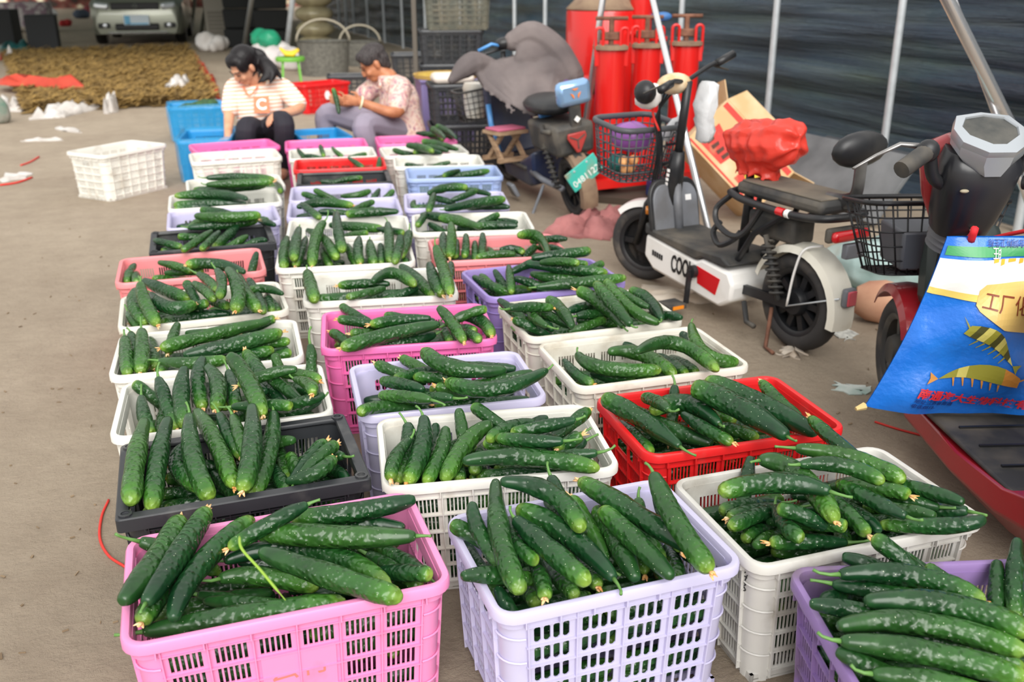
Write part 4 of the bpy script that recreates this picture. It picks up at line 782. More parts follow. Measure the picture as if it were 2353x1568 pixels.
# lower layers of every full crate
rf = random.Random(11)
def clear_of(W_, rad, cname):
    k = SOWN == SNAMES.index(cname)
    if not k.any(): return True
    q = curve_pts(*W_); d = np.sqrt(((q[:, None, None] - SQ[k][None]) ** 2).sum(-1)) - SR[k][None] - rad
    return d.min() > -0.22 * rad
for cname, v in CR.items():
    if v[5] is None: continue
    cx, cy, ca, Lc, fl = v[0], v[1], R(v[2]), v[8], v[5]
    near = cy < 3.3
    z = RIM - fl - 0.025; layer = 0
    while z > 0.03 and layer < (6 if near else 3):
        half = (CW / 2 - 0.052) * (0.935 + 0.065 * z / RIM); hx = (Lc / 2 - 0.05) * (0.935 + 0.065 * z / RIM)
        across = layer % 3 == 2
        if not across:
            n = 6
            for j in range(n):
                if layer > 2 and near and 0 < j < n - 1: continue
                y = -half + 2 * half * j / (n - 1)
                for sx in (-1, 1):
                    L_ = rf.uniform(0.24, min(0.30, hx + 0.01)); xc = sx * (hx - L_ / 2 + 0.015) ; b = rf.uniform(-0.012, 0.012); fz = rf.uniform(-0.008, 0.008)
                    pts = [Vector((xc - L_ / 2, y, z)), Vector((xc, max(-half, min(half, y + b)), z + fz)), Vector((xc + L_ / 2, y, z))]
                    if rf.random() < 0.5: pts.reverse()
                    W_ = [Vector((cx + p.x * math.cos(ca) - p.y * math.sin(ca), cy + p.x * math.sin(ca) + p.y * math.cos(ca), p.z)) for p in pts]
                    rd_ = rf.uniform(0.022, 0.0245); sd_ = rf.random(); tn_ = rf.uniform(0, 0.12)
                    if clear_of(W_, rd_, cname): to_stuff(W_, rd_, sd_, tn_)
        else:
            n = 9
            for j in range(n):
                x = -hx + 2 * hx * j / (n - 1); L_ = rf.uniform(0.26, 0.31)
                pts = [Vector((x, -L_ / 2, z)), Vector((x + rf.uniform(-0.01, 0.01), 0, z + 0.005)), Vector((x, L_ / 2, z))]
                if rf.random() < 0.5: pts.reverse()
                W_ = [Vector((cx + p.x * math.cos(ca) - p.y * math.sin(ca), cy + p.x * math.sin(ca) + p.y * math.cos(ca), p.z)) for p in pts]
                rd_ = rf.uniform(0.022, 0.0245); sd_ = rf.random(); tn_ = rf.uniform(0, 0.12)
                if clear_of(W_, rd_, cname): to_stuff(W_, rd_, sd_, tn_)
        z -= 0.047; layer += 1
me = put_mesh('cucumbers', sV, sF, sA, sS, CUKE); o = bpy.data.objects.new('cucumbers', me); col.objects.link(o)
tag(o, 'remaining dark green cucumbers lying deeper and farther off in the crates', 'cucumbers', kind='stuff')
# ------------------------------------------------------------------ people
SKIN = M('skin', (214, 160, 128), rough=0.5, rgb2=(198, 138, 106), scale=14)
SKIN2 = M('tanned_skin', (196, 132, 94), rough=0.5, rgb2=(172, 108, 74), scale=14)
HAIRM = M('black_hair', (16, 14, 16), rough=0.48, spec=0.3, rgb2=(34, 30, 32), scale=40, stretch=(6, 6, 0.6))
GREYHAIR = M('greying_hair', (36, 32, 32), rough=0.6, spec=0.3, rgb2=(84, 78, 78), scale=30, stretch=(5, 5, 0.7))
def remesh(o, vox, smooth=6, mat_=None):
    r = o.modifiers.new('remesh', 'REMESH'); r.mode = 'VOXEL'; r.voxel_size = vox; r.use_smooth_shade = True
    s_ = o.modifiers.new('smooth', 'SMOOTH'); s_.iterations = smooth; s_.factor = 0.5
    return o
def limb(mb, pts, rs, n=10, k=6):
    P = catmull(pts, k); m_ = len(pts) - 1; rr = []
    for i in range(len(P)):
        t = i / k; a = min(int(t), m_ - 1); f = t - a; rr.append(rs[a] * (1 - f) + rs[a + 1] * f)
    mb.tube(P, rr, n); mb.ell(P[0], (rr[0],) * 3, 8, 6); mb.ell(P[-1], (rr[-1],) * 3, 8, 6)
def hframe(face, up):
    f = Vector(face).normalized(); x = f.cross(Vector(up)).normalized(); z = x.cross(f).normalized()
    return Matrix((x, f, z)).transposed()     # columns: right, forward, up
def head_parts(mb, c, Rm, s_):
    g = lambda x, y, z: c + Rm @ (Vector((x, y, z)) * s_)
    def e(p, r): mb.ell(g(*p), tuple(q * s_ for q in r), 14, 10, rot=Rm)
    e((0, -0.010, 0.030), (0.075, 0.094, 0.085)); e((0, 0.022, -0.030), (0.062, 0.070, 0.075)); e((0, 0.048, -0.085), (0.040, 0.034, 0.030))
    e((0, 0.094, -0.022), (0.013, 0.018, 0.022)); e((0, 0.100, -0.038), (0.016, 0.014, 0.010)); e((0, 0.082, 0.016), (0.050, 0.014, 0.012))
    e((0, 0.082, -0.066), (0.024, 0.012, 0.010))
    for sx in (-1, 1):
        e((sx * 0.040, 0.070, -0.036), (0.022, 0.018, 0.022)); e((sx * 0.076, -0.008, -0.012), (0.010, 0.020, 0.032))
    return g
def hand(mb, w_, d, side, palm, s_=1.0, curl=0.5):
    """palm at w_ along d; five separate fingers"""
    d = Vector(d).normalized(); sd_ = (Vector(side) - d * Vector(side).dot(d)).normalized(); nm = d.cross(sd_) * palm
    w_ = Vector(w_)
    mb.tube([w_ - d * 0.02 * s_, w_ + d * 0.03 * s_, w_ + d * 0.085 * s_], [0.024 * s_, 0.036 * s_, 0.038 * s_], 10, flat=0.45, up=nm)
    for i, (off, ln) in enumerate(((-0.030, 0.062), (-0.010, 0.074), (0.010, 0.070), (0.029, 0.054))):
        b = w_ + d * 0.080 * s_ + sd_ * off * s_
        m1 = b + (d * 0.85 + nm * curl * 0.6).normalized() * ln * 0.5 * s_; m2 = m1 + (d * 0.6 + nm * curl * 1.3).normalized() * ln * 0.5 * s_
        mb.tube([b - d * 0.01, b, m1, m2], [0.0105 * s_, 0.0105 * s_, 0.0095 * s_, 0.0075 * s_], 7); mb.ell(m2, (0.0075 * s_,) * 3, 6, 5)
    b = w_ + d * 0.025 * s_ - sd_ * 0.034 * s_
    m1 = b + (d * 0.6 - sd_ * 0.75 + nm * 0.3).normalized() * 0.035 * s_; m2 = m1 + (d * 0.95 - sd_ * 0.1 + nm * 0.5).normalized() * 0.032 * s_
    mb.tube([b + sd_ * 0.01, b, m1, m2], [0.013 * s_, 0.0125 * s_, 0.0105 * s_, 0.008 * s_], 7); mb.ell(m2, (0.008 * s_,) * 3, 6, 5)
TOCAM = (-_fw).normalized(); RT = _r.copy(); UPV = Vector((0, 0, 1)); BACK = Vector((_fw.x, _fw.y, 0)).normalized()
def cvec(r_, u_, t_): return (RT * r_ + UPV * u_ - BACK * t_).normalized()   # right, up, towards camera
def stripes_mat():
    m = bpy.data.materials.new('striped_cotton'); m.use_nodes = True; nt = m.node_tree; N = nt.nodes; K = nt.links; p = N['Principled BSDF']
    tc = N.new('ShaderNodeTexCoord'); mp = N.new('ShaderNodeMapping'); mp.inputs['Rotation'].default_value = (0.12, 0.05, 0); K.new(tc.outputs['Object'], mp.inputs[0])
    sx = N.new('ShaderNodeSeparateXYZ'); K.new(mp.outputs[0], sx.inputs[0])
    ml = N.new('ShaderNodeMath'); ml.operation = 'MULTIPLY'; ml.inputs[1].default_value = 1 / 0.030; K.new(sx.outputs[2], ml.inputs[0])
    n = N.new('ShaderNodeTexNoise'); n.inputs['Scale'].default_value = 7; K.new(tc.outputs['Object'], n.inputs['Vector'])
    m2 = N.new('ShaderNodeMath'); m2.operation = 'MULTIPLY_ADD'; m2.inputs[1].default_value = 0.5; K.new(n.outputs[0], m2.inputs[0]); K.new(ml.outputs[0], m2.inputs[2])
    fr = N.new('ShaderNodeMath'); fr.operation = 'FRACT'; K.new(m2.outputs[0], fr.inputs[0])
    r = N.new('ShaderNodeValToRGB'); r.color_ramp.interpolation = 'CONSTANT'; K.new(fr.outputs[0], r.inputs[0])
    r.color_ramp.elements[0].color = srgb(250, 236, 226); r.color_ramp.elements[1].position = 0.64; r.color_ramp.elements[1].color = srgb(238, 172, 132)
    K.new(r.outputs[0], p.inputs['Base Color']); p.inputs['Roughness'].default_value = 0.85; return m
def floral_mat():
    m = bpy.data.materials.new('floral_cotton'); m.use_nodes = True; nt = m.node_tree; N = nt.nodes; K = nt.links; p = N['Principled BSDF']
    tc = N.new('ShaderNodeTexCoord')
    def rp(sc, cols, w_=0.0):
        n = N.new('ShaderNodeTexNoise'); n.inputs['Scale'].default_value = sc; n.inputs['Detail'].default_value = 2; n.inputs['Distortion'].default_value = 1.2; n.noise_dimensions = '4D'; n.inputs['W'].default_value = w_
        K.new(tc.outputs['Object'], n.inputs['Vector']); r = N.new('ShaderNodeValToRGB'); K.new(n.outputs[0], r.inputs[0]); e = r.color_ramp.elements
        e[0].position = cols[0][0]; e[0].color = srgb(*cols[0][1]); e[1].position = cols[-1][0]; e[1].color = srgb(*cols[-1][1])
        for ps, c in cols[1:-1]: q = e.new(ps); q.color = srgb(*c)
        return r.outputs[0]
    a = rp(14, [(0.3, (96, 70, 110)), (0.40, (186, 84, 106)), (0.47, (214, 178, 170)), (0.55, (220, 196, 180)), (0.61, (186, 96, 112)), (0.72, (150, 54, 80))], 1.0)
    b = rp(20, [(0.34, (104, 84, 120)), (0.44, (238, 216, 206)), (0.6, (240, 222, 200)), (0.7, (214, 170, 120))], 4.0)
    mx = N.new('ShaderNodeMix'); mx.data_type = 'RGBA'; mx.inputs[0].default_value = 0.42; K.new(a, mx.inputs[6]); K.new(b, mx.inputs[7]); K.new(mx.outputs[2], p.inputs['Base Color']); p.inputs['Roughness'].default_value = 0.8; return m
def woman_striped():
    root = empty('person', at(600, 395)); tag(root, 'seated person with black ponytail in orange striped T-shirt and black trousers', 'person')
    inv = Matrix.Translation(-Vector(root.location))
    def fin(mb, name, m, vox, sm=6): mb.v = [tuple(inv @ Vector(v)) for v in mb.v]; o = mb.build(name, m, root, smooth=True); return remesh(o, vox, sm)
    D = 7.72; A = atd
    pel = A(604, 318, D + 0.12); chest = A(598, 228, D); nb = A(594, 196, D - 0.04); hc = A(560, 152, D - 0.20)
    S = 1.16
    lsh, lel, lwr = A(537, 205, D - 0.02), A(527, 262, D - 0.08), A(524, 312, D - 0.26)
    rsh, rel, rwr = A(655, 206, D - 0.02), A(690, 246, D - 0.12), A(634, 266, D - 0.33)
    lkn, lft = A(566, 296, D - 0.42), A(566, 390, D - 0.24)
    rkn, rft = A(652, 282, D - 0.46), A(652, 390, D - 0.24); lft.z = rft.z = 0.05
    Rm = hframe(cvec(-0.55, -0.62, 0.62), cvec(-0.30, 0.8, 0.45))
    b = MB(); limb(b, [pel, chest, nb], [0.12, 0.13, 0.07]); limb(b, [nb, nb.lerp(hc, 0.5), hc - Rm @ Vector((0, 0.01, 0.03))], [0.062, 0.058, 0.06])
    head_parts(b, hc, Rm, S)
    limb(b, [lsh, lel, lwr], [0.055, 0.045, 0.031]); limb(b, [rsh, rel, rwr], [0.055, 0.047, 0.032])
    hand(b, lwr, (lwr - lel).normalized() + Vector((0, 0, -0.4)), RT, 1, 1.1); hand(b, rwr + TOCAM * 0.05, A(612, 288, D - 0.50) - rwr, RT * 0.5 + UPV * 0.5, -1, 1.12, 0.35)
    for kn, ft, hx in ((lkn, lft, -0.09), (rkn, rft, 0.09)):
        limb(b, [pel + RT * hx, kn.lerp(pel, 0.45) + UPV * 0.02, kn, kn.lerp(ft, 0.5), ft], [0.085, 0.06, 0.05, 0.045, 0.035])
        fd = cvec(0, 0, 1); b.tube([ft - fd * 0.06, ft + fd * 0.06 - UPV * 0.01, ft + fd * 0.12 - UPV * 0.02], [0.04, 0.045, 0.03], 10)
    body = fin(b, 'body', SKIN, 0.0065, 5)
    t = MB(); bot = pel + UPV * -0.02
    secs = []
    for f, w_, d_ in ((-0.12, 0.20, 0.15), (0.1, 0.205, 0.16), (0.35, 0.195, 0.15), (0.65, 0.20, 0.145), (0.85, 0.205, 0.13), (1.0, 0.17, 0.10), (1.10, 0.09, 0.075)):
        c = bot.lerp(chest, min(f, 1.0) * 1.0) + (UPV * 0.07 * (f - 0.85) / 0.25 if f > 0.85 else Vector()); c = bot + (nb - bot) * f * 0.93
        secs.append([c + RT * math.cos(q) * w_ + BACK * math.sin(q) * d_ for q in [2 * PI * i / 20 for i in range(20)]])
    t.loft(secs)
    limb(t, [lsh + RT * 0.06 + UPV * 0.02, lsh, lsh.lerp(lel, 0.78)], [0.085, 0.078, 0.074]); limb(t, [rsh - RT * 0.06 + UPV * 0.02, rsh, rsh.lerp(rel, 0.80)], [0.088, 0.080, 0.078])
    fin(t, 'shirt', stripes_mat(), 0.009, 8)
    # V-neck edging and pocket with the letter
    nk = MB(); vtip = A(573, 221, D - 0.168); nk.tube(catmull([A(559, 199, D - 0.13), A(565, 212, D - 0.165), vtip, A(582, 212, D - 0.165), A(592, 198, D - 0.13)], 5), 0.009, 6, flat=0.5)
    ORG = M('orange_cloth', (240, 140, 104), rough=0.85); nk.v = [tuple(inv @ Vector(v)) for v in nk.v]; nk.build('neck_band', ORG, root, smooth=True)
    pc = A(601, 241, D - 0.178); q = hframe(cvec(0.05, 0.16, 1), UPV); pk = MB(); pk.box((0, 0, 0), (0.122, 0.008, 0.130)); pk.v = [tuple(inv @ (pc + q @ Vector(v))) for v in pk.v]; po = pk.build('pocket', ORG, root, bevel=0.003)
    mt = q @ Matrix.Rotation(PI, 3, 'Z') @ Matrix.Rotation(PI / 2, 3, 'X')
    lt = text('letter', 'C', 0.115, M('white_print', (252, 248, 244), rough=0.8), po, inv @ (pc + q @ Vector((0, 0.006, 0))), mt, bold=0.004)
    p = MB()
    for kn, ft, hx in ((lkn, lft, -0.09), (rkn, rft, 0.09)): limb(p, [pel + RT * hx, kn.lerp(pel, 0.45) + UPV * 0.02, kn, kn.lerp(ft, 0.5), ft + UPV * 0.05], [0.125, 0.105, 0.083, 0.076, 0.062])
    p.ell(pel - UPV * 0.03, (0.19, 0.16, 0.12)); fin(p, 'trousers', M('black_trousers', (34, 32, 42), rough=0.8), 0.009, 6)
    h = MB(); g = lambda x, y, z: hc + Rm @ (Vector((x, y, z)) * S)
    def he(pp, r): h.ell(g(*pp), tuple(v * S for v in r), 14, 10, rot=Rm)
    he((0, -0.028, 0.048), (0.088, 0.098, 0.088)); he((0, -0.05, 0.0), (0.084, 0.074, 0.085)); he((0, 0.035, 0.085), (0.070, 0.058, 0.040)); he((-0.062, 0.035, 0.045), (0.03, 0.045, 0.055)); he((0.062, 0.03, 0.045), (0.03, 0.045, 0.05))
    he((0, -0.12, 0.03), (0.03, 0.03, 0.03))
    tail0 = g(0, -0.125, 0.03)
    for q_ in range(7):
        o_ = (q_ - 3) * 0.017; limb(h, [tail0, tail0 + RT * (0.05 + o_ * 0.5) - UPV * 0.03, tail0 + RT * (0.03 + o_ * 1.6) - UPV * 0.12 - BACK * 0.04, tail0 + RT * (0.0 + o_ * 2.6) - UPV * (0.20 + 0.02 * (q_ % 3)) - BACK * 0.08], [0.03, 0.028, 0.020, 0.005], 7, 4)
    for q_ in range(3): limb(h, [tail0, tail0 + RT * 0.09 - UPV * 0.05, tail0 + RT * (0.16 + 0.02 * q_) - UPV * (0.10 + 0.02 * q_)], [0.025, 0.018, 0.005], 7, 4)
    for dx, dy in ((0, 0), (8, 3), (-6, 2)): limb(h, [A(600 + dx * 0.3, 138, D - 0.16), A(612 + dx * 0.6, 148 + dy, D - 0.20), A(619 + dx, 168 + dy, D - 0.22), A(604 + dx * 2.0, 190 + dy, D - 0.24)], [0.045, 0.048, 0.036, 0.006], 8, 5)
    for dx in (0, 8): limb(h, [A(612, 145, D - 0.18), A(632, 160 + dx * 0.4, D - 0.17), A(648, 176 + dx, D - 0.16)], [0.035, 0.026, 0.006], 7, 5)
    fin(h, 'hair', HAIRM, 0.008, 4)
    for sx in (-1, 1):
        ey = MB(); ey.tube([g(sx * 0.018, 0.092, 0.0), g(sx * 0.033, 0.092, -0.005), g(sx * 0.048, 0.082, 0.0)], 0.0035, 6); ey.v = [tuple(inv @ Vector(v)) for v in ey.v]; ey.build('eye', M('eye_dark', (40, 30, 28), rough=0.3), root, smooth=True)
        ey = MB(); ey.tube([g(sx * 0.014, 0.098, 0.022), g(sx * 0.034, 0.094, 0.027), g(sx * 0.054, 0.080, 0.020)], 0.0035, 6); ey.v = [tuple(inv @ Vector(v)) for v in ey.v]; ey.build('eyebrow', M('eye_dark'), root, smooth=True)
    mo = MB(); mo.tube([g(-0.020, 0.092, -0.066), g(0, 0.098, -0.064), g(0.020, 0.092, -0.066)], 0.005, 6); mo.v = [tuple(inv @ Vector(v)) for v in mo.v]; mo.build('mouth', M('lips', (176, 96, 88), rough=0.4), root, smooth=True)
    st = empty('stool', pel.xy.to_3d()); tag(st, 'low wooden stool under the person in the striped T-shirt', 'stool')
    mb = MB(); mb.box((0, 0, pel.z - 0.145), (0.26, 0.2, 0.03)); mb.build('seat', WOOD, st, bevel=0.004)
    for sx in (-1, 1):
        for sy in (-1, 1): MB().box((sx * 0.10, sy * 0.07, (pel.z - 0.16) / 2), (0.03, 0.03, pel.z - 0.16)).build('leg', WOOD, st)
WOOD = M('weathered_wood', (176, 148, 118), rough=0.8, rgb2=(128, 100, 76), scale=9, stretch=(1, 1, 6))
def woman_floral():
    root = empty('person', at(905, 392)); tag(root, 'seated person with short grey hair in floral shirt trimming a cucumber', 'person')
    inv = Matrix.Translation(-Vector(root.location))
    def fin(mb, name, m, vox, sm=6): mb.v = [tuple(inv @ Vector(v)) for v in mb.v]; o = mb.build(name, m, root, smooth=True); return remesh(o, vox, sm)
    def raw(mb, name, m, parent=None): mb.v = [tuple(inv @ Vector(v)) for v in mb.v]; return mb.build(name, m, parent or root, smooth=True)
    D = 7.85; A = atd; S = 1.16
    pel = A(918, 300, D + 0.1); chest = A(908, 215, D + 0.05); nb = A(893, 178, D); hc = A(858, 146, D - 0.06)
    nsh, nel, nwr = A(918, 205, D - 0.16), A(912, 258, D - 0.30), A(830, 236, D - 0.40)
    fsh, fel, fwr = A(868, 195, D + 0.16), A(826, 226, D + 0.10), A(796, 238, D - 0.12)
    nkn, nft = A(835, 288, D - 0.42), A(858, 388, D - 0.27)
    fkn, fft = A(752, 262, D + 0.05), A(750, 334, D + 0.18)
    fft.z = 0.05; nft.z = 0.05
    Rm = hframe(cvec(-0.80, -0.48, 0.30), cvec(-0.45, 0.85, 0.1))
    b = MB(); limb(b, [pel, chest, nb], [0.12, 0.13, 0.075]); limb(b, [nb, nb.lerp(hc, 0.55), hc - Rm @ Vector((0, 0.01, 0.03))], [0.066, 0.058, 0.06]); head_parts(b, hc, Rm, S)
    limb(b, [nsh, nel, nwr], [0.058, 0.048, 0.034]); limb(b, [fsh, fel, fwr], [0.055, 0.045, 0.032])
    hand(b, nwr, A(785, 226, D - 0.36) - nwr, -UPV, 1, 1.12, 0.8); hand(b, fwr, A(770, 228, D - 0.22) - fwr, -UPV, -1, 1.1, 0.8)
    for kn, ft, hx in ((nkn, nft, -0.05), (fkn, fft, 0.12)):
        limb(b, [pel + BACK * hx, kn.lerp(pel, 0.45) + UPV * 0.01, kn, kn.lerp(ft, 0.5), ft], [0.085, 0.06, 0.05, 0.045, 0.035]); fd = cvec(-1, 0, 0.1); b.tube([ft - fd * 0.05, ft + fd * 0.06 - UPV * 0.01, ft + fd * 0.13 - UPV * 0.02], [0.04, 0.045, 0.03], 10)
    fin(b, 'body', SKIN2, 0.0065, 5)
    t = MB(); ax = (nb - pel); secs = []; FR = cvec(-1, 0, 0.25); SD = FR.cross(UPV)
    for f, w_, d_, sh in ((-0.16, 0.175, 0.20, 0.03), (0.08, 0.175, 0.20, 0.02), (0.35, 0.17, 0.175, 0.035), (0.62, 0.18, 0.165, 0.055), (0.82, 0.19, 0.15, 0.05), (0.96, 0.17, 0.12, 0.02), (1.05, 0.10, 0.09, 0.0)):
        c = pel + ax * f - FR * sh; secs.append([c + SD * math.cos(q) * w_ + FR * math.sin(q) * d_ for q in [2 * PI * i / 20 for i in range(20)]])
    t.loft(secs); limb(t, [nsh + BACK * 0.06, nsh, nsh.lerp(nel, 0.72)], [0.10, 0.09, 0.088]); limb(t, [fsh - BACK * 0.06, fsh, fsh.lerp(fel, 0.75)], [0.09, 0.085, 0.08])
    fin(t, 'shirt', floral_mat(), 0.009, 8)
    cl = MB(); cl.tube(catmull([A(873, 181, D - 0.12), A(874, 196, D - 0.16), A(868, 206, D - 0.12), A(866, 198, D - 0.02)], 4), 0.012, 6, flat=0.4); raw(cl, 'collar', floral_mat())
    p = MB()
    for kn, ft, hx in ((nkn, nft, -0.05), (fkn, fft, 0.12)): limb(p, [pel + BACK * hx, kn.lerp(pel, 0.45) + UPV * 0.01, kn, kn.lerp(ft, 0.5), ft + UPV * 0.03], [0.13, 0.115, 0.088, 0.085, 0.085])
    p.ell(pel - UPV * 0.04, (0.17, 0.17, 0.12)); fin(p, 'trousers', M('grey_lilac_trousers', (150, 142, 158), rough=0.85, var=0.15, scale=6), 0.009, 6)
    h = MB(); g = lambda x, y, z: hc + Rm @ (Vector((x, y, z)) * S)
    def he(pp, r): h.ell(g(*pp), tuple(v * S for v in r), 14, 10, rot=Rm, jit=0.03, seed=3)
    he((0, -0.024, 0.052), (0.088, 0.100, 0.084)); he((0, -0.062, 0.0), (0.080, 0.060, 0.080)); he((0, 0.045, 0.080), (0.072, 0.050, 0.040)); he((-0.06, 0.03, 0.055), (0.034, 0.05, 0.05)); he((0.06, 0.03, 0.055), (0.034, 0.05, 0.05)); he((0, -0.08, -0.05), (0.06, 0.03, 0.04))
    fin(h, 'hair', GREYHAIR, 0.008, 3)
    for sx in (-1, 1):
        ey = MB(); ey.tube([g(sx * 0.018, 0.092, 0.0), g(sx * 0.033, 0.092, -0.004), g(sx * 0.048, 0.082, 0.0)], 0.0035, 6); raw(ey, 'eye', M('eye_dark'))
        ey = MB(); ey.tube([g(sx * 0.014, 0.098, 0.022), g(sx * 0.034, 0.094, 0.026), g(sx * 0.052, 0.080, 0.020)], 0.003, 6); raw(ey, 'eyebrow', M('eye_dark'))
    mo = MB(); mo.tube([g(-0.020, 0.092, -0.066), g(0, 0.098, -0.064), g(0.020, 0.092, -0.066)], 0.005, 6); raw(mo, 'mouth', M('lips'))
    # bangle
    d = (nwr - nel).normalized(); a_, b_ = frame(d); c = nwr - d * 0.0; bb = MB(); bb.tube([c + (a_ * math.cos(q) + b_ * math.sin(q)) * 0.047 for q in [2 * PI * i / 20 for i in range(20)]], 0.008, 8, closed=True)
    o = raw(bb, 'bangle', M('jade_bangle', (238, 236, 196), rough=0.2)); o['label'] = 'pale cream bangle on the wrist'
    # the cucumber held
    P0, P2 = A(779, 262, D - 0.33), A(765, 203, D - 0.30); V, F, Al = cuke_geo(P0, (P0 + P2) / 2 + RT * 0.006, P2, 0.021, True, 5); o = bpy.data.objects.new('cucumber', put_mesh('cucumber', V, F, Al, [0.05] * len(V), CUKE)); col.objects.link(o)
    tag(o, 'small cucumber held upright in the hands of the person in floral shirt', 'cucumber')
    st = empty('stool', pel.xy.to_3d()); tag(st, 'low wooden stool under the person in the floral shirt', 'stool')
    mb = MB(); mb.box((0, 0, pel.z - 0.155), (0.26, 0.2, 0.03)); mb.build('seat', WOOD, st, bevel=0.004)
    for sx in (-1, 1):
        for sy in (-1, 1): MB().box((sx * 0.10, sy * 0.07, (pel.z - 0.17) / 2), (0.03, 0.03, pel.z - 0.17)).build('leg', WOOD, st)
woman_striped(); woman_floral()
# ------------------------------------------------------------------ vehicles
BLK = M('black_plastic', (30, 31, 34), rough=0.42, rgb2=(62, 60, 58), scale=7, lo=0.5, hi=0.9)
DUSTBLK = M('dusty_black', (52, 52, 52), rough=0.65, rgb2=(112, 104, 92), scale=6, lo=0.42, hi=0.8)
TYRE = M('tyre_rubber', (54, 52, 52), rough=0.8, rgb2=(120, 110, 98), scale=9, lo=0.5, hi=0.9)
OLDWHITE = M('dusty_white_paint', (236, 232, 218), rough=0.35, rgb2=(176, 162, 136), scale=7, lo=0.52, hi=0.85)
WHITEP = M('white_paint', (242, 240, 236), rough=0.3, rgb2=(206, 200, 188), scale=5, lo=0.55, hi=0.9)
GREYP = M('grey_plastic', (128, 132, 140), rough=0.5, rgb2=(98, 98, 100), scale=5)
REDP = M('dark_red_paint', (150, 28, 36), rough=0.28, coat=0.4, rgb2=(112, 44, 44), scale=6, lo=0.55, hi=0.9)
REDPAINT = M('red_enamel', (214, 30, 26), rough=0.28, coat=0.3, rgb2=(170, 40, 30), scale=5, lo=0.55, hi=0.9)
RUST = M('rusty_steel', (134, 92, 72), rough=0.8, rgb2=(96, 62, 48), scale=20)
DUST = M('dusty_top', (150, 128, 104), rough=0.9, rgb2=(120, 96, 80), scale=10)
SILV = M('silver_paint', (178, 184, 190), rough=0.3, metal=0.5)
REDLENS = M('red_lens', (206, 26, 34), rough=0.15, coat=0.6)
AMBER = M('amber_lens', (236, 140, 30), rough=0.2, coat=0.5)
def root_at(name, rear, front, label, cat, lean=0.0):
    d = Vector(front) - Vector(rear); e = empty(name, (rear[0], rear[1], 0), rot=(lean, 0, math.atan2(d.y, d.x))); tag(e, label, cat); return e
def wheel(root, x, z, r, w_, turn=0.0, spokes=6, tyre=TYRE, rimm=None):
    ax = Vector((math.sin(-turn), math.cos(-turn), 0)); c = (x, 0, z)
    t = MB(); k = []
    for i in range(15): a = -PI * 0.86 + 2 * PI * 0.86 * i / 14; k.append((r - w_ * 0.42 + w_ * 0.42 * math.cos(a), w_ / 2 * math.sin(a) * 1.0))
    t.lathe(k + [k[0]], c, ax, 36); to = t.build('tyre', tyre, root, smooth=50)
    h = MB(); ri = r - w_ * 0.8
    h.lathe([(ri, -w_ * 0.38), (ri + 0.012, -w_ * 0.4), (ri + 0.012, w_ * 0.4), (ri, w_ * 0.38), (ri - 0.01, w_ * 0.3), (ri - 0.01, -w_ * 0.3), (ri, -w_ * 0.38)], c, ax, 32)
    h.lathe([(0.0, -w_ * 0.5), (0.05, -w_ * 0.5), (0.06, -w_ * 0.3), (0.06, w_ * 0.3), (0.05, w_ * 0.5), (0, w_ * 0.5)], c, ax, 20)
    s1, u1 = frame(ax)
    for i in range(spokes):
        a = 2 * PI * i / spokes; d = s1 * math.cos(a) + u1 * math.sin(a); h.bar(Vector(c) + d * 0.04, Vector(c) + d * (ri + 0.004), 0.028, w_ * 0.4, up=ax)
    h.build('wheel_rim', rimm or BLK, root, smooth=40)
def fender(root, x, z, r, w_, a0, a1, m, name='fender', th=0.004, turn=0.0):
    mb = MB(); n = 16; secs = []
    for i in range(n + 1):
        a = R(a0 + (a1 - a0) * i / n); ring = []
        for dr, y in ((-0.03, -w_ / 2), (0, -w_ * 0.42), (0.008, 0), (0, w_ * 0.42), (-0.03, w_ / 2), (-0.03, w_ / 2 - th), (-th, w_ * 0.38), (0.008 - th, 0), (-th, -w_ * 0.38), (-0.03, -w_ / 2 + th)):
            p = Vector((math.cos(a) * (r + dr), y, math.sin(a) * (r + dr))); p = Matrix.Rotation(turn, 3, 'Z') @ p; ring.append(Vector((x, 0, z)) + p)
        secs.append(ring)
    mb.loft(secs); return mb.build(name, m, root, smooth=40)
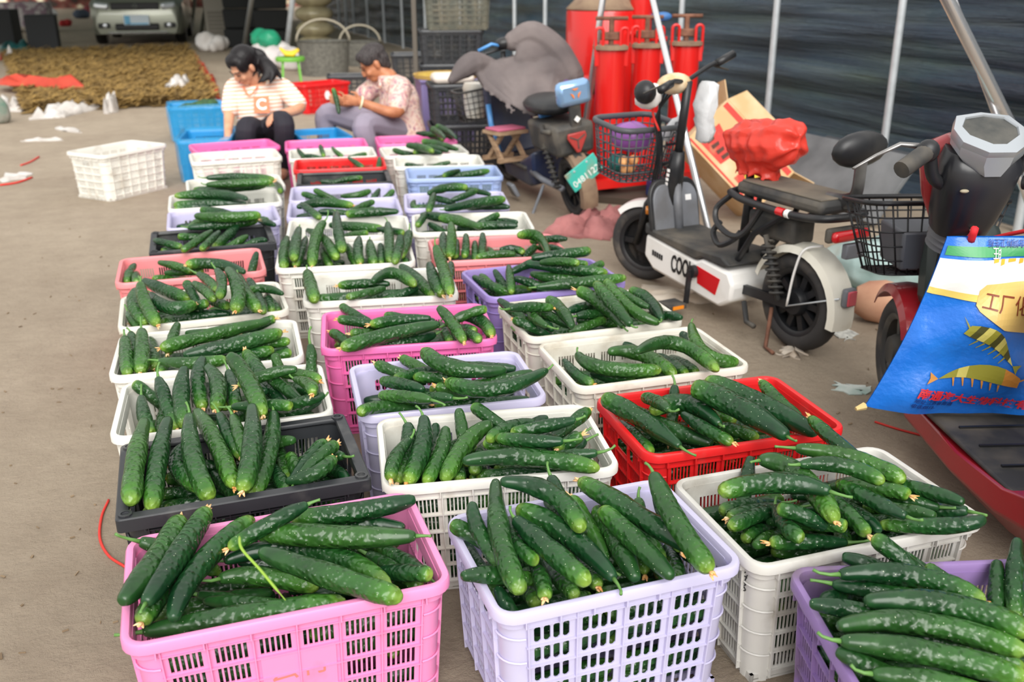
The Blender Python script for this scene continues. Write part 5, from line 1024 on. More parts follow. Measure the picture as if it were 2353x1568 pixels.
def wire_basket(root, c, sx, sy, h, m, flare=0.82, nx=9, ny=8, nz=6, rim=0.011, wire=0.0032, tilt=0.0, thing=None):
    """open basket; c = centre of its bottom"""
    T = Matrix.Rotation(tilt, 3, 'Y'); c = Vector(c); f = lambda x, y, z: c + T @ Vector((x * (flare + (1 - flare) * z / h), y * (flare + (1 - flare) * z / h), z))
    def ring(z, k=8): return [f(x, y, z) for x, y in rrect(sx, sy, min(sx, sy) * 0.22, 4)]
    mb = MB(); mb.tube(ring(h), rim, 8, closed=True); mb.build('basket_rim', m, root, smooth=True)
    mb = MB()
    for i in range(nz): mb.tube(ring(h * i / nz), wire, 5, closed=True)
    P0 = ring(0); P1 = ring(h)
    L_ = len(P0)
    def samp(P, t): t = t * L_; i = int(t) % L_; return P[i].lerp(P[(i + 1) % L_], t - int(t))
    # uprights evenly by perimeter
    per = [0.0]
    for i in range(L_): per.append(per[-1] + (P1[(i + 1) % L_] - P1[i]).length)
    n = 2 * (nx + ny)
    for q in range(n):
        d = per[-1] * q / n
        for i in range(L_):
            if per[i] <= d <= per[i + 1]: t = (d - per[i]) / (per[i + 1] - per[i]); break
        a = P0[i].lerp(P0[(i + 1) % L_], t); b = P1[i].lerp(P1[(i + 1) % L_], t); mb.tube([a, b], wire, 5)
    for i in range(1, nx): x = -sx / 2 + sx * i / nx; mb.tube([f(x, -sy / 2, 0), f(x, sy / 2, 0)], wire, 4)
    for i in range(1, ny): y = -sy / 2 + sy * i / ny; mb.tube([f(-sx / 2, y, 0), f(sx / 2, y, 0)], wire, 4)
    mb.build('basket_wires', m, root, smooth=True)
    return f
def blob(name, c, rad, m, label, cat, seed=0, jit=0.06, rot=None, sub=1, group=None, n=16, mm=10):
    mb = MB(); mb.ell((0, 0, 0), rad, n, mm, rot=rot, jit=jit, seed=seed); o = mb.build(name, m, None, smooth=True, sub=sub, merge=True); o.location = c; tag(o, label, cat, group); return o
def lw(root, p): return Matrix.Translation(root.location) @ root.rotation_euler.to_matrix().to_4x4() @ Vector(p)

def white_scooter():
    e = root_at('electric_scooter', (2.105, 3.306), (1.836, 4.461), 'white electric scooter with wire basket and red bag over its saddle', 'scooter')
    wheel(e, 0.06, 0.21, 0.21, 0.095, spokes=10); wheel(e, 1.175, 0.20, 0.20, 0.08, turn=R(26), spokes=3)
    fender(e, 1.175, 0.20, 0.222, 0.10, 45, 112, WHITEP, 'front_fender', turn=R(26)); fender(e, 0.06, 0.21, 0.245, 0.125, 18, 192, OLDWHITE, 'rear_fender')
    mb = MB()
    for s_ in (-1, 1): mb.tube([(1.175 + 0.01 * s_, s_ * 0.062, 0.20), (1.10, s_ * 0.062, 0.42), (1.06, s_ * 0.03, 0.50)], [0.017, 0.02, 0.02], 8)
    mb.build('fork', BLK, e, smooth=True)
    MB().lathe([(0, -0.014), (0.02, -0.012), (0.024, 0), (0.02, 0.012), (0, 0.014)], (1.06, 0.085, 0.40), (0.5, 1, 0), 12).build('turn_signal', AMBER, e)
    # body shell
    poly = [(1.0, 0.30), (1.01, 0.19), (0.93, 0.135), (0.42, 0.095), (0.345, 0.14), (0.335, 0.215), (0.37, 0.27), (0.56, 0.285), (0.60, 0.265), (0.95, 0.30)]
    MB().prism(poly, 0.27).build('side_panel', WHITEP, e, bevel=0.015)
    MB().prism([(1.0, 0.305), (0.60, 0.27), (0.56, 0.29), (0.40, 0.285), (0.36, 0.30), (0.42, 0.335), (0.60, 0.325), (0.93, 0.335), (1.0, 0.36)], 0.285).build('footboard', DUSTBLK, e, bevel=0.010)
    # leg shield: plate with rounded top, leaning forward
    out = [(-0.145, 0.0), (-0.145, 0.15)] + [(-0.145 + 0.07 * (1 - math.cos(R(a))), 0.15 + 0.09 * math.sin(R(a))) for a in range(15, 91, 15)] + [(0.075 + 0.07 * math.sin(R(a)), 0.15 + 0.09 * math.cos(R(a))) for a in range(0, 91, 15)] + [(0.145, 0.0)]
    def shield(k, xo): return lambda v: Vector((0.93 + v.z * 0.22 + v.y + xo, v.x * k, 0.325 + v.z * (k if k < 1 else 1)))
    MB().prism(out, 0.024, shield(1.0, 0.016)).build('leg_shield', BLK, e, bevel=0.006); MB().prism(out, 0.012, shield(0.9, -0.004)).build('shield_liner', GREYP, e, bevel=0.003)
    MB().tube([(0.915, 0, 0.33), (0.955, 0, 0.55)], 0.022, 10).build('shield_rib', GREYP, e, smooth=True)
    b = MB(); b.box((0.955, -0.075, 0.46), (0.004, 0.035, 0.05), rot=(0, 0.22, 0)); b.build('sticker', M('white_sticker', (240, 240, 240), rough=0.5), e)
    yf = 0.1362
    def onside(c): return Vector(c)
    RX = Matrix(((-1, 0, 0), (0, 0, 1), (0, 1, 0)))     # text seen from the left side
    text('lettering', 'COOL', 0.115, M('black_print', (24, 24, 26), rough=0.5), e, (0.70, yf, 0.205), RX, ext=0.0015, bold=0.003, fn=lambda co: Vector((co.x * 0.5, co.y, co.z)))
    b = MB(); b.prism([(0.585, 0.245), (0.42, 0.225), (0.445, 0.145), (0.575, 0.165)], 0.003); o = b.build('red_panel', M('red_decal', (206, 20, 30), rough=0.4), e); o.location = (0, yf, 0)
    b = MB()
    for i in range(5): b.box((0.93 - i * 0.018, 0, 0.222 - i * 0.002), (0.012, 0.003, 0.026))
    o = b.build('small_lettering', BLK, e); o.location = (0, yf, 0)
    # steering column, handlebar
    MB().tube([(0.99, 0, 0.42), (0.965, 0, 0.62), (0.955, 0, 0.70)], [0.045, 0.04, 0.03], 12).build('column_cover', BLK, e, smooth=True)
    MB().tube([(0.96, 0, 0.66), (0.935, 0, 0.86), (0.915, 0, 1.03)], 0.021, 12).build('steering_column', BLK, e, smooth=True)
    b = MB()
    for i in range(6): b.box((0.985 - 0.004 * i, 0.046, 0.50 + i * 0.022), (0.018, 0.003, 0.014))
    b.build('small_lettering', M('white_print', (252, 248, 244), rough=0.8), e)
    TR = Matrix.Translation((0.93, 0, 0)) @ Matrix.Rotation(R(22), 4, 'Z') @ Matrix.Translation((-0.93, 0, 0)); tr = lambda *p: tuple(TR @ Vector(p))
    MB().tube(catmull([tr(0.88, 0.26, 1.03), tr(0.91, 0.14, 1.04), tr(0.93, 0.0, 1.03), tr(0.91, -0.14, 1.08), tr(0.88, -0.26, 1.12)], 4), 0.011, 8).build('handlebar', BLK, e, smooth=True)
    for s_, a, bb in ((1, tr(0.885, 0.21, 1.035), tr(0.865, 0.32, 1.02)), (-1, tr(0.885, -0.20, 1.10), tr(0.865, -0.31, 1.135))):
        MB().tube([a, bb], 0.019, 10).build('grip', BLK, e, smooth=True)
        q = Vector(a) + Vector((0.05, 0, -0.01)); MB().tube([Vector(a), q, q + Vector((0.01, s_ * 0.05, -0.015)), q + Vector((-0.0, s_ * 0.11, -0.03))], [0.011, 0.01, 0.007, 0.005], 6, flat=0.6).build('brake_lever', DUSTBLK, e, smooth=True)
    MB().ell((0.97, 0.04, 1.015), (0.075, 0.085, 0.05), rot=(0, 0.2, 0)).build('headlamp_shell', M('yellowed_shell', (232, 218, 190), rough=0.35, rgb2=(196, 150, 80), scale=9), e, smooth=True)
    MB().lathe([(0.0, -0.07), (0.035, -0.06), (0.062, -0.03), (0.072, 0.0), (0.06, 0.02), (0, 0.025)], (1.02, 0.15, 0.965), (0.6, 0.3, 0.7), 18).build('headlamp_bowl', WHITEP, e, smooth=True)
    MB().ell((0.97, 0.20, 0.985), (0.055, 0.05, 0.055)).build('headlamp_cup', BLK, e, smooth=True)
    mb = MB()
    for i in range(4): mb.tube(catmull([(0.96, 0.12 - 0.03 * i, 1.0), (1.00 + 0.01 * i, 0.09, 0.86), (1.02, 0.05 + 0.01 * i, 0.70), (1.03 + 0.02 * i, 0.05, 0.52)], 5), 0.005, 5)
    mb.build('cables', BLK, e, smooth=True)
    MB().tube(catmull([(0.965, 0.15, 0.96), (1.0, 0.13, 0.88), (0.985, 0.10, 0.80)], 4), 0.006, 5).build('red_wire', M('red_cord', (214, 50, 40), rough=0.6), e, smooth=True)
    bk = M('basket_grey_plastic', (74, 76, 80), rough=0.5)
    f = wire_basket(e, (1.24, 0.07, 0.55), 0.30, 0.36, 0.26, bk, nx=7, ny=8, nz=6, rim=0.015, wire=0.004, tilt=R(-6))
    MB().bar((1.05, 0.02, 0.62), (0.96, 0, 0.66), 0.03, 0.015).build('basket_bracket', BLK, e)
    MB().bar((1.04, 0.0, 0.72), (0.95, 0, 0.74), 0.03, 0.012).build('basket_bracket', BLK, e)
    # seat post, frame rails, rear seat
    MB().tube([(0.44, 0, 0.32), (0.43, 0, 0.55), (0.44, 0, 0.74)], [0.026, 0.022, 0.016], 10).build('seat_post', BLK, e, smooth=True)
    mb = MB()
    mb.tube(catmull([(0.44, 0.10, 0.61), (0.30, 0.135, 0.605), (0.05, 0.135, 0.60), (-0.10, 0.12, 0.61), (-0.15, 0.05, 0.615), (-0.15, -0.05, 0.615), (-0.10, -0.12, 0.61), (0.05, -0.135, 0.60), (0.30, -0.135, 0.605), (0.44, -0.10, 0.61), (0.47, 0, 0.615)], 4), 0.016, 10, closed=True)
    for s_ in (-1, 1):
        mb.tube(catmull([(0.44, s_ * 0.09, 0.60), (0.50, s_ * 0.12, 0.53), (0.46, s_ * 0.14, 0.47), (0.36, s_ * 0.14, 0.44), (0.30, s_ * 0.12, 0.47), (0.22, s_ * 0.10, 0.60)], 4), 0.013, 8)
        mb.tube(catmull([(0.49, s_ * 0.10, 0.47), (0.51, s_ * 0.12, 0.42), (0.44, s_ * 0.14, 0.38), (0.36, s_ * 0.13, 0.42), (0.33, s_ * 0.12, 0.46)], 4), 0.013, 8)
        mb.tube([(0.40, s_ * 0.07, 0.30), (0.28, s_ * 0.09, 0.46), (0.10, s_ * 0.09, 0.58)], 0.014, 8); mb.bar((0.06, s_ * 0.07, 0.21), (0.38, s_ * 0.06, 0.19), 0.022, 0.04)
    mb.build('rail_frame', BLK, e, smooth=40)
    s_ = MB(); s_.box((0.14, 0, 0.645), (0.50, 0.23, 0.055)); o = s_.build('rear_seat', DUSTBLK, e, bevel=0.02)
    MB().box((0.14, 0, 0.675), (0.46, 0.20, 0.008)).build('seat_top', M('worn_seat_top', (120, 110, 96), rough=0.9, rgb2=(82, 78, 72), scale=6), e, bevel=0.003)
    b = MB(); b.tube([(0.10, 0.138, 0.602), (0.06, 0.138, 0.602)], 0.0175, 10); o = b.build('red_band', REDLENS, e, smooth=40); b = MB(); b.tube([(0.05, 0.138, 0.602), (0.03, 0.138, 0.602)], 0.0175, 10); b.build('white_band', WHITEP, e, smooth=40)
    MB().tube(catmull([(-0.02, 0, 0.66), (-0.12, 0, 0.67), (-0.165, 0, 0.71), (-0.17, 0, 0.84)], 5), 0.030, 8, flat=0.45, up=Vector((0, 1, 0))).build('backrest_post', M('worn_black_metal', (56, 56, 58), rough=0.3, metal=0.6, rgb2=(150, 148, 146), scale=4), e, smooth=40)
    MB().ell((-0.155, 0, 0.875), (0.050, 0.135, 0.072), rot=(0, -0.25, 0)).build('backrest_pad', BLK, e, smooth=True)
    t = MB(); t.box((-0.165, 0, 0.545), (0.035, 0.19, 0.045)); t.build('tail_lamp', REDLENS, e, bevel=0.016); MB().box((-0.14, 0, 0.548), (0.03, 0.205, 0.06)).build('tail_lamp_housing', DUSTBLK, e, bevel=0.012)
    MB().box((-0.16, -0.03, 0.48), (0.03, 0.10, 0.06)).build('tail_bracket', GREYP, e, bevel=0.006)
    MB().box((-0.195, 0, 0.30), (0.03, 0.06, 0.08)).build('reflector_housing', GREYP, e, bevel=0.012); MB().box((-0.212, 0, 0.30), (0.012, 0.045, 0.062)).build('reflector', M('pink_lens', (206, 84, 96), rough=0.2), e, bevel=0.006)
    MB().tube(catmull([(0.06, 0.075, 0.20), (0.03, 0.08, 0.36), (0.0, 0.07, 0.455), (-0.03, 0.0, 0.47)], 5), 0.0055, 6).build('fender_stay', WHITEP, e, smooth=True); MB().tube([(0.06, 0.075, 0.20), (-0.19, 0.045, 0.30)], 0.004, 6).build('fender_stay', STEEL, e, smooth=True)
    for sg in (-1, 1):
        sp = MB(); a, b = Vector((0.10, sg * 0.095, 0.24)), Vector((0.19, sg * 0.095, 0.45)); n = 90; d = b - a; s1, u1 = frame(d)
        sp.tube([a.lerp(b, i / n) + (s1 * math.cos(i * 0.65) + u1 * math.sin(i * 0.65)) * 0.026 for i in range(n + 1)], 0.006, 5); sp.build('shock_spring', DUSTBLK, e, smooth=True)
        MB().tube([a - d * 0.1, b + d * 0.12], 0.012, 8).build('shock_rod', DUSTBLK, e, smooth=True)
    MB().box((0.22, 0.0, 0.50), (0.28, 0.12, 0.10)).build('under_seat_box', DUSTBLK, e, bevel=0.015)
    # crank and pedals
    MB().lathe([(0, 0), (0.03, 0), (0.03, 0.03), (0, 0.03)], (0.60, 0.13, 0.215), (0, 1, 0), 14).build('crank_hub', BLK, e)
    for sg, zz in ((1, 0.065), (-1, 0.065)):
        MB().bar((0.60, sg * 0.165, 0.225), (0.60, sg * 0.175, zz), 0.022, 0.014).build('crank_arm', BLK, e)
        p = MB().box((0.625, sg * 0.235, zz - 0.005), (0.095, 0.10, 0.026)).build('pedal', DUSTBLK, e, bevel=0.004); MB().box((0.576, sg * 0.235, zz - 0.005), (0.006, 0.06, 0.016)).build('pedal_reflector', AMBER, p)
    k = MB()
    for sg in (-1, 1): k.tube([(0.16, sg * 0.06, 0.16), (0.10, sg * 0.13, 0.012), (0.04, sg * 0.14, 0.008)], 0.009, 6)
    k.build('kick_stand', RUST, e, smooth=True); MB().tube([(0.28, 0.11, 0.16), (0.22, 0.14, 0.09), (0.16, 0.15, 0.09)], 0.012, 6).build('gear_housing', DUSTBLK, e, smooth=True)
    # things on it
    bag = MB(); secs = []
    for t in range(25):
        f_ = t / 24; x = -0.20 + 0.39 * f_; k_ = (1 - abs(2 * f_ - 1) ** 3.2) ** 0.5 * 0.90 + 0.10
        ring = []
        for i in range(36):
            q = 2 * PI * i / 36; pl_ = 0.006 * math.sin(9 * q + 5 * f_) + 0.005 * math.sin(23 * f_ + 3 * q) + 0.004 * math.sin(40 * f_ - 2 * q)
            up_ = math.sin(q); ring.append((x + 0.012 * math.sin(5 * q), (0.125 + pl_) * k_ * math.cos(q), ((0.085 + pl_) * k_ * up_ if up_ > 0 else (0.105 + pl_) * k_ * up_) + 0.045 * max(0, 1 - f_ * 2.2) * max(0.0, up_) + 0.012 * (1 - f_)))
        secs.append(ring)
    bag.loft(secs)
    sk = []
    for z, k_ in ((-0.055, 1.0), (-0.085, 0.80), (-0.110, 0.70), (-0.135, 0.78)):   # gathered skirt below the saddle
        sk.append([(0.02 + 0.15 * k_ * math.cos(q), 0.095 * k_ * math.sin(q) * (1 + 0.18 * math.sin(11 * q)), z + (0.018 * math.sin(7 * q) + 0.014 * math.sin(13 * q) if z < -0.1 else 0)) for q in [2 * PI * i / 44 for i in range(44)]])
    bag.loft(sk)
    o = bag.build('plastic_bag', M('thin_red_plastic', (232, 74, 60), rough=0.3, trans=0.3, bump=1.0, bscale=9), None, smooth=True); o.location = lw(e, (0.37, 0.0, 0.825)); o.rotation_euler = (0, 0, e.rotation_euler.z); remesh(o, 0.006, 2)
    tag(o, 'shiny red plastic bag tied over the front saddle of the white scooter', 'plastic bag')
    wb = MB(); rb = random.Random(8); secs = []
    for z, k in ((0, 0.25), (0.015, 0.7), (0.06, 0.9), (0.11, 0.95), (0.125, 0.82), (0.18, 1.0), (0.23, 0.95), (0.27, 0.8), (0.285, 0.5)): secs.append([(x * k * (1 + rb.uniform(-0.25, 0.25)) + 0.01 * math.sin(z * 30), y * k * (1 + rb.uniform(-0.25, 0.25)), z) for x, y in rrect(0.07, 0.11, 0.03, 3)])
    wb.loft(secs); o = wb.build('plastic_bag', M('white_film_bag', (228, 230, 232), rough=0.4, trans=0.2, bump=0.8, bscale=14), None, smooth=50); o.location = lw(e, (0.90, -0.10, 0.74)); tag(o, 'white plastic bag hanging from the white scooter handlebar', 'plastic bag'); o.rotation_euler = (0, 0, 0.4)
    bp = M('purple_film', (176, 110, 196), rough=0.3, trans=0.25, bump=0.8, bscale=14); blob('plastic_bag', lw(e, (1.24, 0.08, 0.735)), (0.105, 0.135, 0.075), bp, 'purple and clear plastic bag bulging inside the grey scooter basket', 'plastic bag', 2, 0.07)
    blob('cloth_bundle', lw(e, (1.28, 0.12, 0.605)), (0.065, 0.06, 0.045), M('teal_cloth', (40, 120, 116), rough=0.8, bump=0.5), 'teal bundle at the bottom of the grey scooter basket', 'bundle', 5, 0.08)
    for i, (x, y) in enumerate(((1.17, 0.16), (1.14, 0.13), (1.18, 0.12), (1.14, 0.19))): blob('round_fruit', lw(e, (x, y, 0.595 + 0.045 * (i % 2))), (0.026, 0.026, 0.026), M('peach_skin', (244, 178, 116), rough=0.5), 'peach coloured round fruit low in the grey scooter basket', 'fruit', i, 0.01, group='fruit in the scooter basket')
    o = MB().lathe([(0, 0), (0.03, 0), (0.032, 0.10), (0.02, 0.12), (0.02, 0.14), (0, 0.14)], (0, 0, 0), (0, 0, 1), 14).build('bottle', M('white_film_bag'), None); o.location = lw(e, (1.20, -0.09, 0.725)); o.rotation_euler = (0.5, 0.5, 0); tag(o, 'white plastic bottle lying on top in the grey scooter basket', 'bottle')
white_scooter()

def blue_bike():
    e = root_at('electric_scooter', (1.93, 5.83), (1.80, 7.08), 'dusty dark blue electric scooter with grey wind guard and green plate, seen from behind', 'scooter', lean=R(-9))
    wheel(e, 0.02, 0.21, 0.21, 0.09, spokes=8); wheel(e, 1.30, 0.21, 0.21, 0.085, turn=R(18), spokes=5)
    fender(e, 0.02, 0.21, 0.238, 0.12, 55, 205, DUST, 'rear_fender'); fender(e, 1.30, 0.21, 0.235, 0.11, 30, 160, DUSTBLK, 'front_fender', turn=R(18))
    NAVY = M('navy_paint', (34, 48, 84), rough=0.3, rgb2=(70, 76, 90), scale=6); LB = M('sky_blue_paint', (86, 150, 214), rough=0.3)
    MB().box((0.16, 0, 0.53), (0.46, 0.26, 0.20), top=(1.05, 1.1)).build('tail_body', DUSTBLK, e, bevel=0.03)
    MB().prism([(0.40, 0.40), (0.45, 0.16), (0.55, 0.13), (1.02, 0.13), (1.08, 0.22), (0.80, 0.25), (0.55, 0.34)], 0.26).build('footboard_body', NAVY, e, bevel=0.02)
    MB().box((0.80, 0, 0.265), (0.5, 0.30, 0.02)).build('footboard', DUSTBLK, e, bevel=0.006)
    MB().prism([(1.02, 0.26), (1.10, 0.60), (1.06, 0.86), (1.14, 0.90), (1.22, 0.60), (1.14, 0.26)], 0.34).build('leg_shield', NAVY, e, bevel=0.03)
    MB().tube([(0.98, 0.17, 0.32), (1.02, 0.19, 0.52), (1.04, 0.18, 0.66)], 0.02, 8).build('blue_trim', LB, e, smooth=True); MB().box((0.34, 0.02, 0.655), (0.05, 0.09, 0.08)).build('blue_clamp', LB, e, bevel=0.01)
    s_ = MB(); s_.ell((0.30, 0, 0.715), (0.30, 0.15, 0.065)); s_.build('seat', BLK, e, smooth=True)
    MB().bar((-0.06, -0.02, 0.60), (-0.08, -0.02, 0.76), 0.075, 0.03, up=Vector((1, 0, 0))).build('backrest_post', DUSTBLK, e, bevel=0.006); MB().box((-0.10, -0.02, 0.66), (0.004, 0.03, 0.03), rot=(0.8, 0, 0)).build('sticker', WHITEP, e)
    MB().box((-0.08, -0.02, 0.82), (0.075, 0.23, 0.155)).build('backrest_pad', M('blue_chrome', (150, 186, 226), rough=0.2, metal=0.6), e, bevel=0.035)
    for k in range(3):
        a = R(90 + 120 * k); mb = MB(); c = Vector((-0.121, -0.02, 0.822)); rr_ = 0.036
        pts = [c + Vector((0, math.cos(a + t) * rr_ * m_, math.sin(a + t) * rr_ * m_)) for t, m_ in ((-0.65, 1.0), (0.65, 1.0), (0.35, 0.55), (-0.35, 0.55))]
        mb.add(pts + [p - Vector((0.004, 0, 0)) for p in pts], [(0, 1, 2, 3), (7, 6, 5, 4), (0, 4, 5, 1), (1, 5, 6, 2), (2, 6, 7, 3), (3, 7, 4, 0)]); mb.build('emblem', M('orange_decal', (240, 128, 30), rough=0.4), e)
    tri = [(-0.06, 0.05), (0.06, 0.05), (0.065, 0.02), (0.012, -0.075), (-0.012, -0.075), (-0.065, 0.02)]
    o = MB().prism(tri, 0.02).build('triangle_reflector', M('dull_red_lens', (170, 58, 54), rough=0.3), e, bevel=0.005); o.location = (-0.105, -0.0, 0.53); o.rotation_euler = (0, 0, PI / 2)
    for k in range(3): a = R(90 + 120 * k); MB().bar((-0.117, 0, 0.535), (-0.117, math.cos(a) * 0.06, 0.535 - math.sin(a) * 0.055), 0.008, 0.004, up=Vector((1, 0, 0))).build('reflector_rib', DUSTBLK, e)
    pl = MB().box((0, 0, 0), (0.012, 0.235, 0.135)).build('number_plate', M('teal_plate', (64, 186, 170), rough=0.5, rgb2=(150, 140, 118), scale=7, lo=0.52, hi=0.7), e, bevel=0.004); pl.location = (-0.20, 0.02, 0.345); pl.rotation_euler = (R(-26), 0, 0)
    RB = Matrix(((0, 0, -1), (-1, 0, 0), (0, 1, 0)))
    text('plate_number', '0481122', 0.058, M('white_print'), pl, (-0.008, 0, -0.024), RB, ext=0.001); 
    for y in (-0.05, 0.05): MB().lathe([(0, 0), (0.008, 0), (0.006, 0.004), (0, 0.005)], (-0.006, y, 0.05), (-1, 0, 0), 10).build('plate_bolt', STEEL, pl)
    MB().bar((-0.05, 0, 0.45), (-0.19, 0, 0.33), 0.05, 0.02).build('plate_bracket', DUSTBLK, e); MB().box((-0.195, 0, 0.22), (0.02, 0.07, 0.025)).build('reflector', M('pinkish_red', (220, 90, 86), rough=0.3), e, bevel=0.004)
    for sg in (-1, 1):
        sp = MB(); a, b = Vector((0.03, sg * 0.12, 0.22)), Vector((0.14, sg * 0.13, 0.50)); d = b - a; s1, u1 = frame(d)
        sp.tube([a.lerp(b, i / 90) + (s1 * math.cos(i * 0.65) + u1 * math.sin(i * 0.65)) * 0.024 for i in range(91)], 0.006, 5); sp.build('shock_spring', DUSTBLK, e, smooth=True); MB().tube([a, b], 0.014, 8).build('shock_rod', DUSTBLK, e, smooth=True)
    MB().tube([(0.02, 0.09, 0.21), (0.30, 0.12, 0.23), (0.48, 0.12, 0.25)], 0.02, 8).build('swing_arm', GREYP, e, smooth=True); MB().tube([(0.26, 0.13, 0.20), (0.22, 0.26, 0.02), (0.18, 0.32, 0.012)], 0.010, 8).build('side_stand', GREYP, e, smooth=True)
    MB().tube([(0.10, 0.14, 0.62), (0.04, 0.17, 0.60), (-0.03, 0.14, 0.60)], 0.016, 8).build('grab_rail', DUSTBLK, e, smooth=True)
    MB().box((0.62, 0.23, 0.12), (0.11, 0.10, 0.03), rot=(1.2, 0, 0)).build('pedal', GREYP, e, bevel=0.006)
    MB().tube([(1.20, 0, 0.55), (1.08, 0, 1.0)], 0.02, 8).build('steering_column', BLK, e, smooth=True); MB().tube([(0.98, 0.33, 1.0), (1.06, 0, 1.02), (0.98, -0.33, 1.0)], 0.012, 8).build('handlebar', BLK, e, smooth=True)
    MB().tube([(1.02, 0.20, 1.04), (1.0, 0.10, 1.07), (1.0, 0.05, 1.05)], 0.012, 6).build('brake_lever', LB, e, smooth=True); MB().ell((1.02, -0.0, 1.06), (0.05, 0.07, 0.04)).build('switch_box', BLK, e, smooth=True)
    g = MB(); limb(g, [(1.02, 0.14, 0.93), (0.97, 0.26, 0.97), (0.93, 0.36, 0.95), (0.90, 0.46, 0.90)], [0.06, 0.085, 0.07, 0.03]); limb(g, [(1.0, -0.06, 1.06), (0.97, -0.20, 1.08), (0.93, -0.34, 0.94), (0.88, -0.42, 0.76)], [0.07, 0.10, 0.11, 0.10])
    g.ell((1.0, -0.20, 1.09), (0.09, 0.12, 0.07)); g.ell((0.93, -0.22, 0.92), (0.07, 0.20, 0.17)); g.ell((0.86, -0.26, 0.78), (0.06, 0.17, 0.14)); secs = []
    for z, x, w_, t_ in ((0.96, 0.98, 0.24, 0.05), (0.90, 0.93, 0.29, 0.05), (0.80, 0.84, 0.29, 0.05), (0.70, 0.72, 0.24, 0.05), (0.63, 0.60, 0.16, 0.04), (0.60, 0.52, 0.10, 0.03)): secs.append([Vector((x + t_ * math.sin(q) + 0.012 * math.sin(7 * q + z * 20), -0.02 + w_ * math.cos(q), z + 0.02 * math.sin(3 * q + z * 9))) for q in [2 * PI * i / 24 for i in range(24)]])
    g.loft(secs)
    for k in range(5): y = -0.26 + 0.12 * k; limb(g, [(0.97, y + 0.03, 0.93), (0.86, y, 0.82), (0.70, y * 0.6, 0.70)], [0.03, 0.035, 0.02])
    o = g.build('wind_guard', M('grey_quilt', (122, 112, 110), rough=0.9, rgb2=(96, 88, 88), scale=4, bump=0.6, bscale=6), e, smooth=True); remesh(o, 0.010, 3); o['label'] = 'grey quilted wind guard over the handlebar'
    pc = MB(); pc.ell((0.86, -0.36, 0.66), (0.08, 0.10, 0.13), jit=0.05, seed=2); pc.build('purple_lining', M('purple_lining', (92, 66, 118), rough=0.8), e, smooth=True)
    wire_basket(e, (1.36, 0.20, 0.52), 0.22, 0.26, 0.22, M('basket_dark_wire', (64, 62, 60), rough=0.5), nx=5, ny=5, nz=5, rim=0.008, wire=0.003)
    o = MB().lathe([(0.0, 0), (0.072, 0), (0.084, 0.12), (0.088, 0.2), (0.092, 0.21), (0.08, 0.25), (0, 0.26)], (0, 0, 0), (0, 0, 1), 18).build('bucket', M('white_bucket', (222, 222, 216), rough=0.5, rgb2=(200, 188, 170), scale=8), None, smooth=40); o.location = lw(e, (1.36, 0.20, 0.53)); tag(o, 'white tub standing in the dark wire basket of the blue scooter', 'tub')
    # little wooden stool laid on the footboard
    st = empty('wooden_stool', lw(e, (0.78, 0.20, 0.30)), rot=(0, 0, e.rotation_euler.z + 0.3)); tag(st, 'small folding wooden stool with pink pad resting on the blue scooter', 'stool')
    MB().box((0, 0, 0.20), (0.20, 0.26, 0.025)).build('seat', WOOD, st, bevel=0.003); MB().box((0, 0, 0.222), (0.16, 0.24, 0.018)).build('pad', M('pink_pad', (186, 96, 124), rough=0.9), st, bevel=0.006)
    for sy in (-1, 1):
        MB().bar((-0.09, sy * 0.10, 0.02), (0.06, sy * 0.10, 0.19), 0.022, 0.03).build('leg', WOOD, st); MB().bar((0.09, sy * 0.075, 0.02), (-0.06, sy * 0.075, 0.19), 0.022, 0.03).build('leg', WOOD, st)
    for sx in (-1, 1): MB().bar((sx * 0.09, -0.13, 0.015), (sx * 0.09, 0.13, 0.015), 0.03, 0.03).build('foot_bar', WOOD, st)
blue_bike()

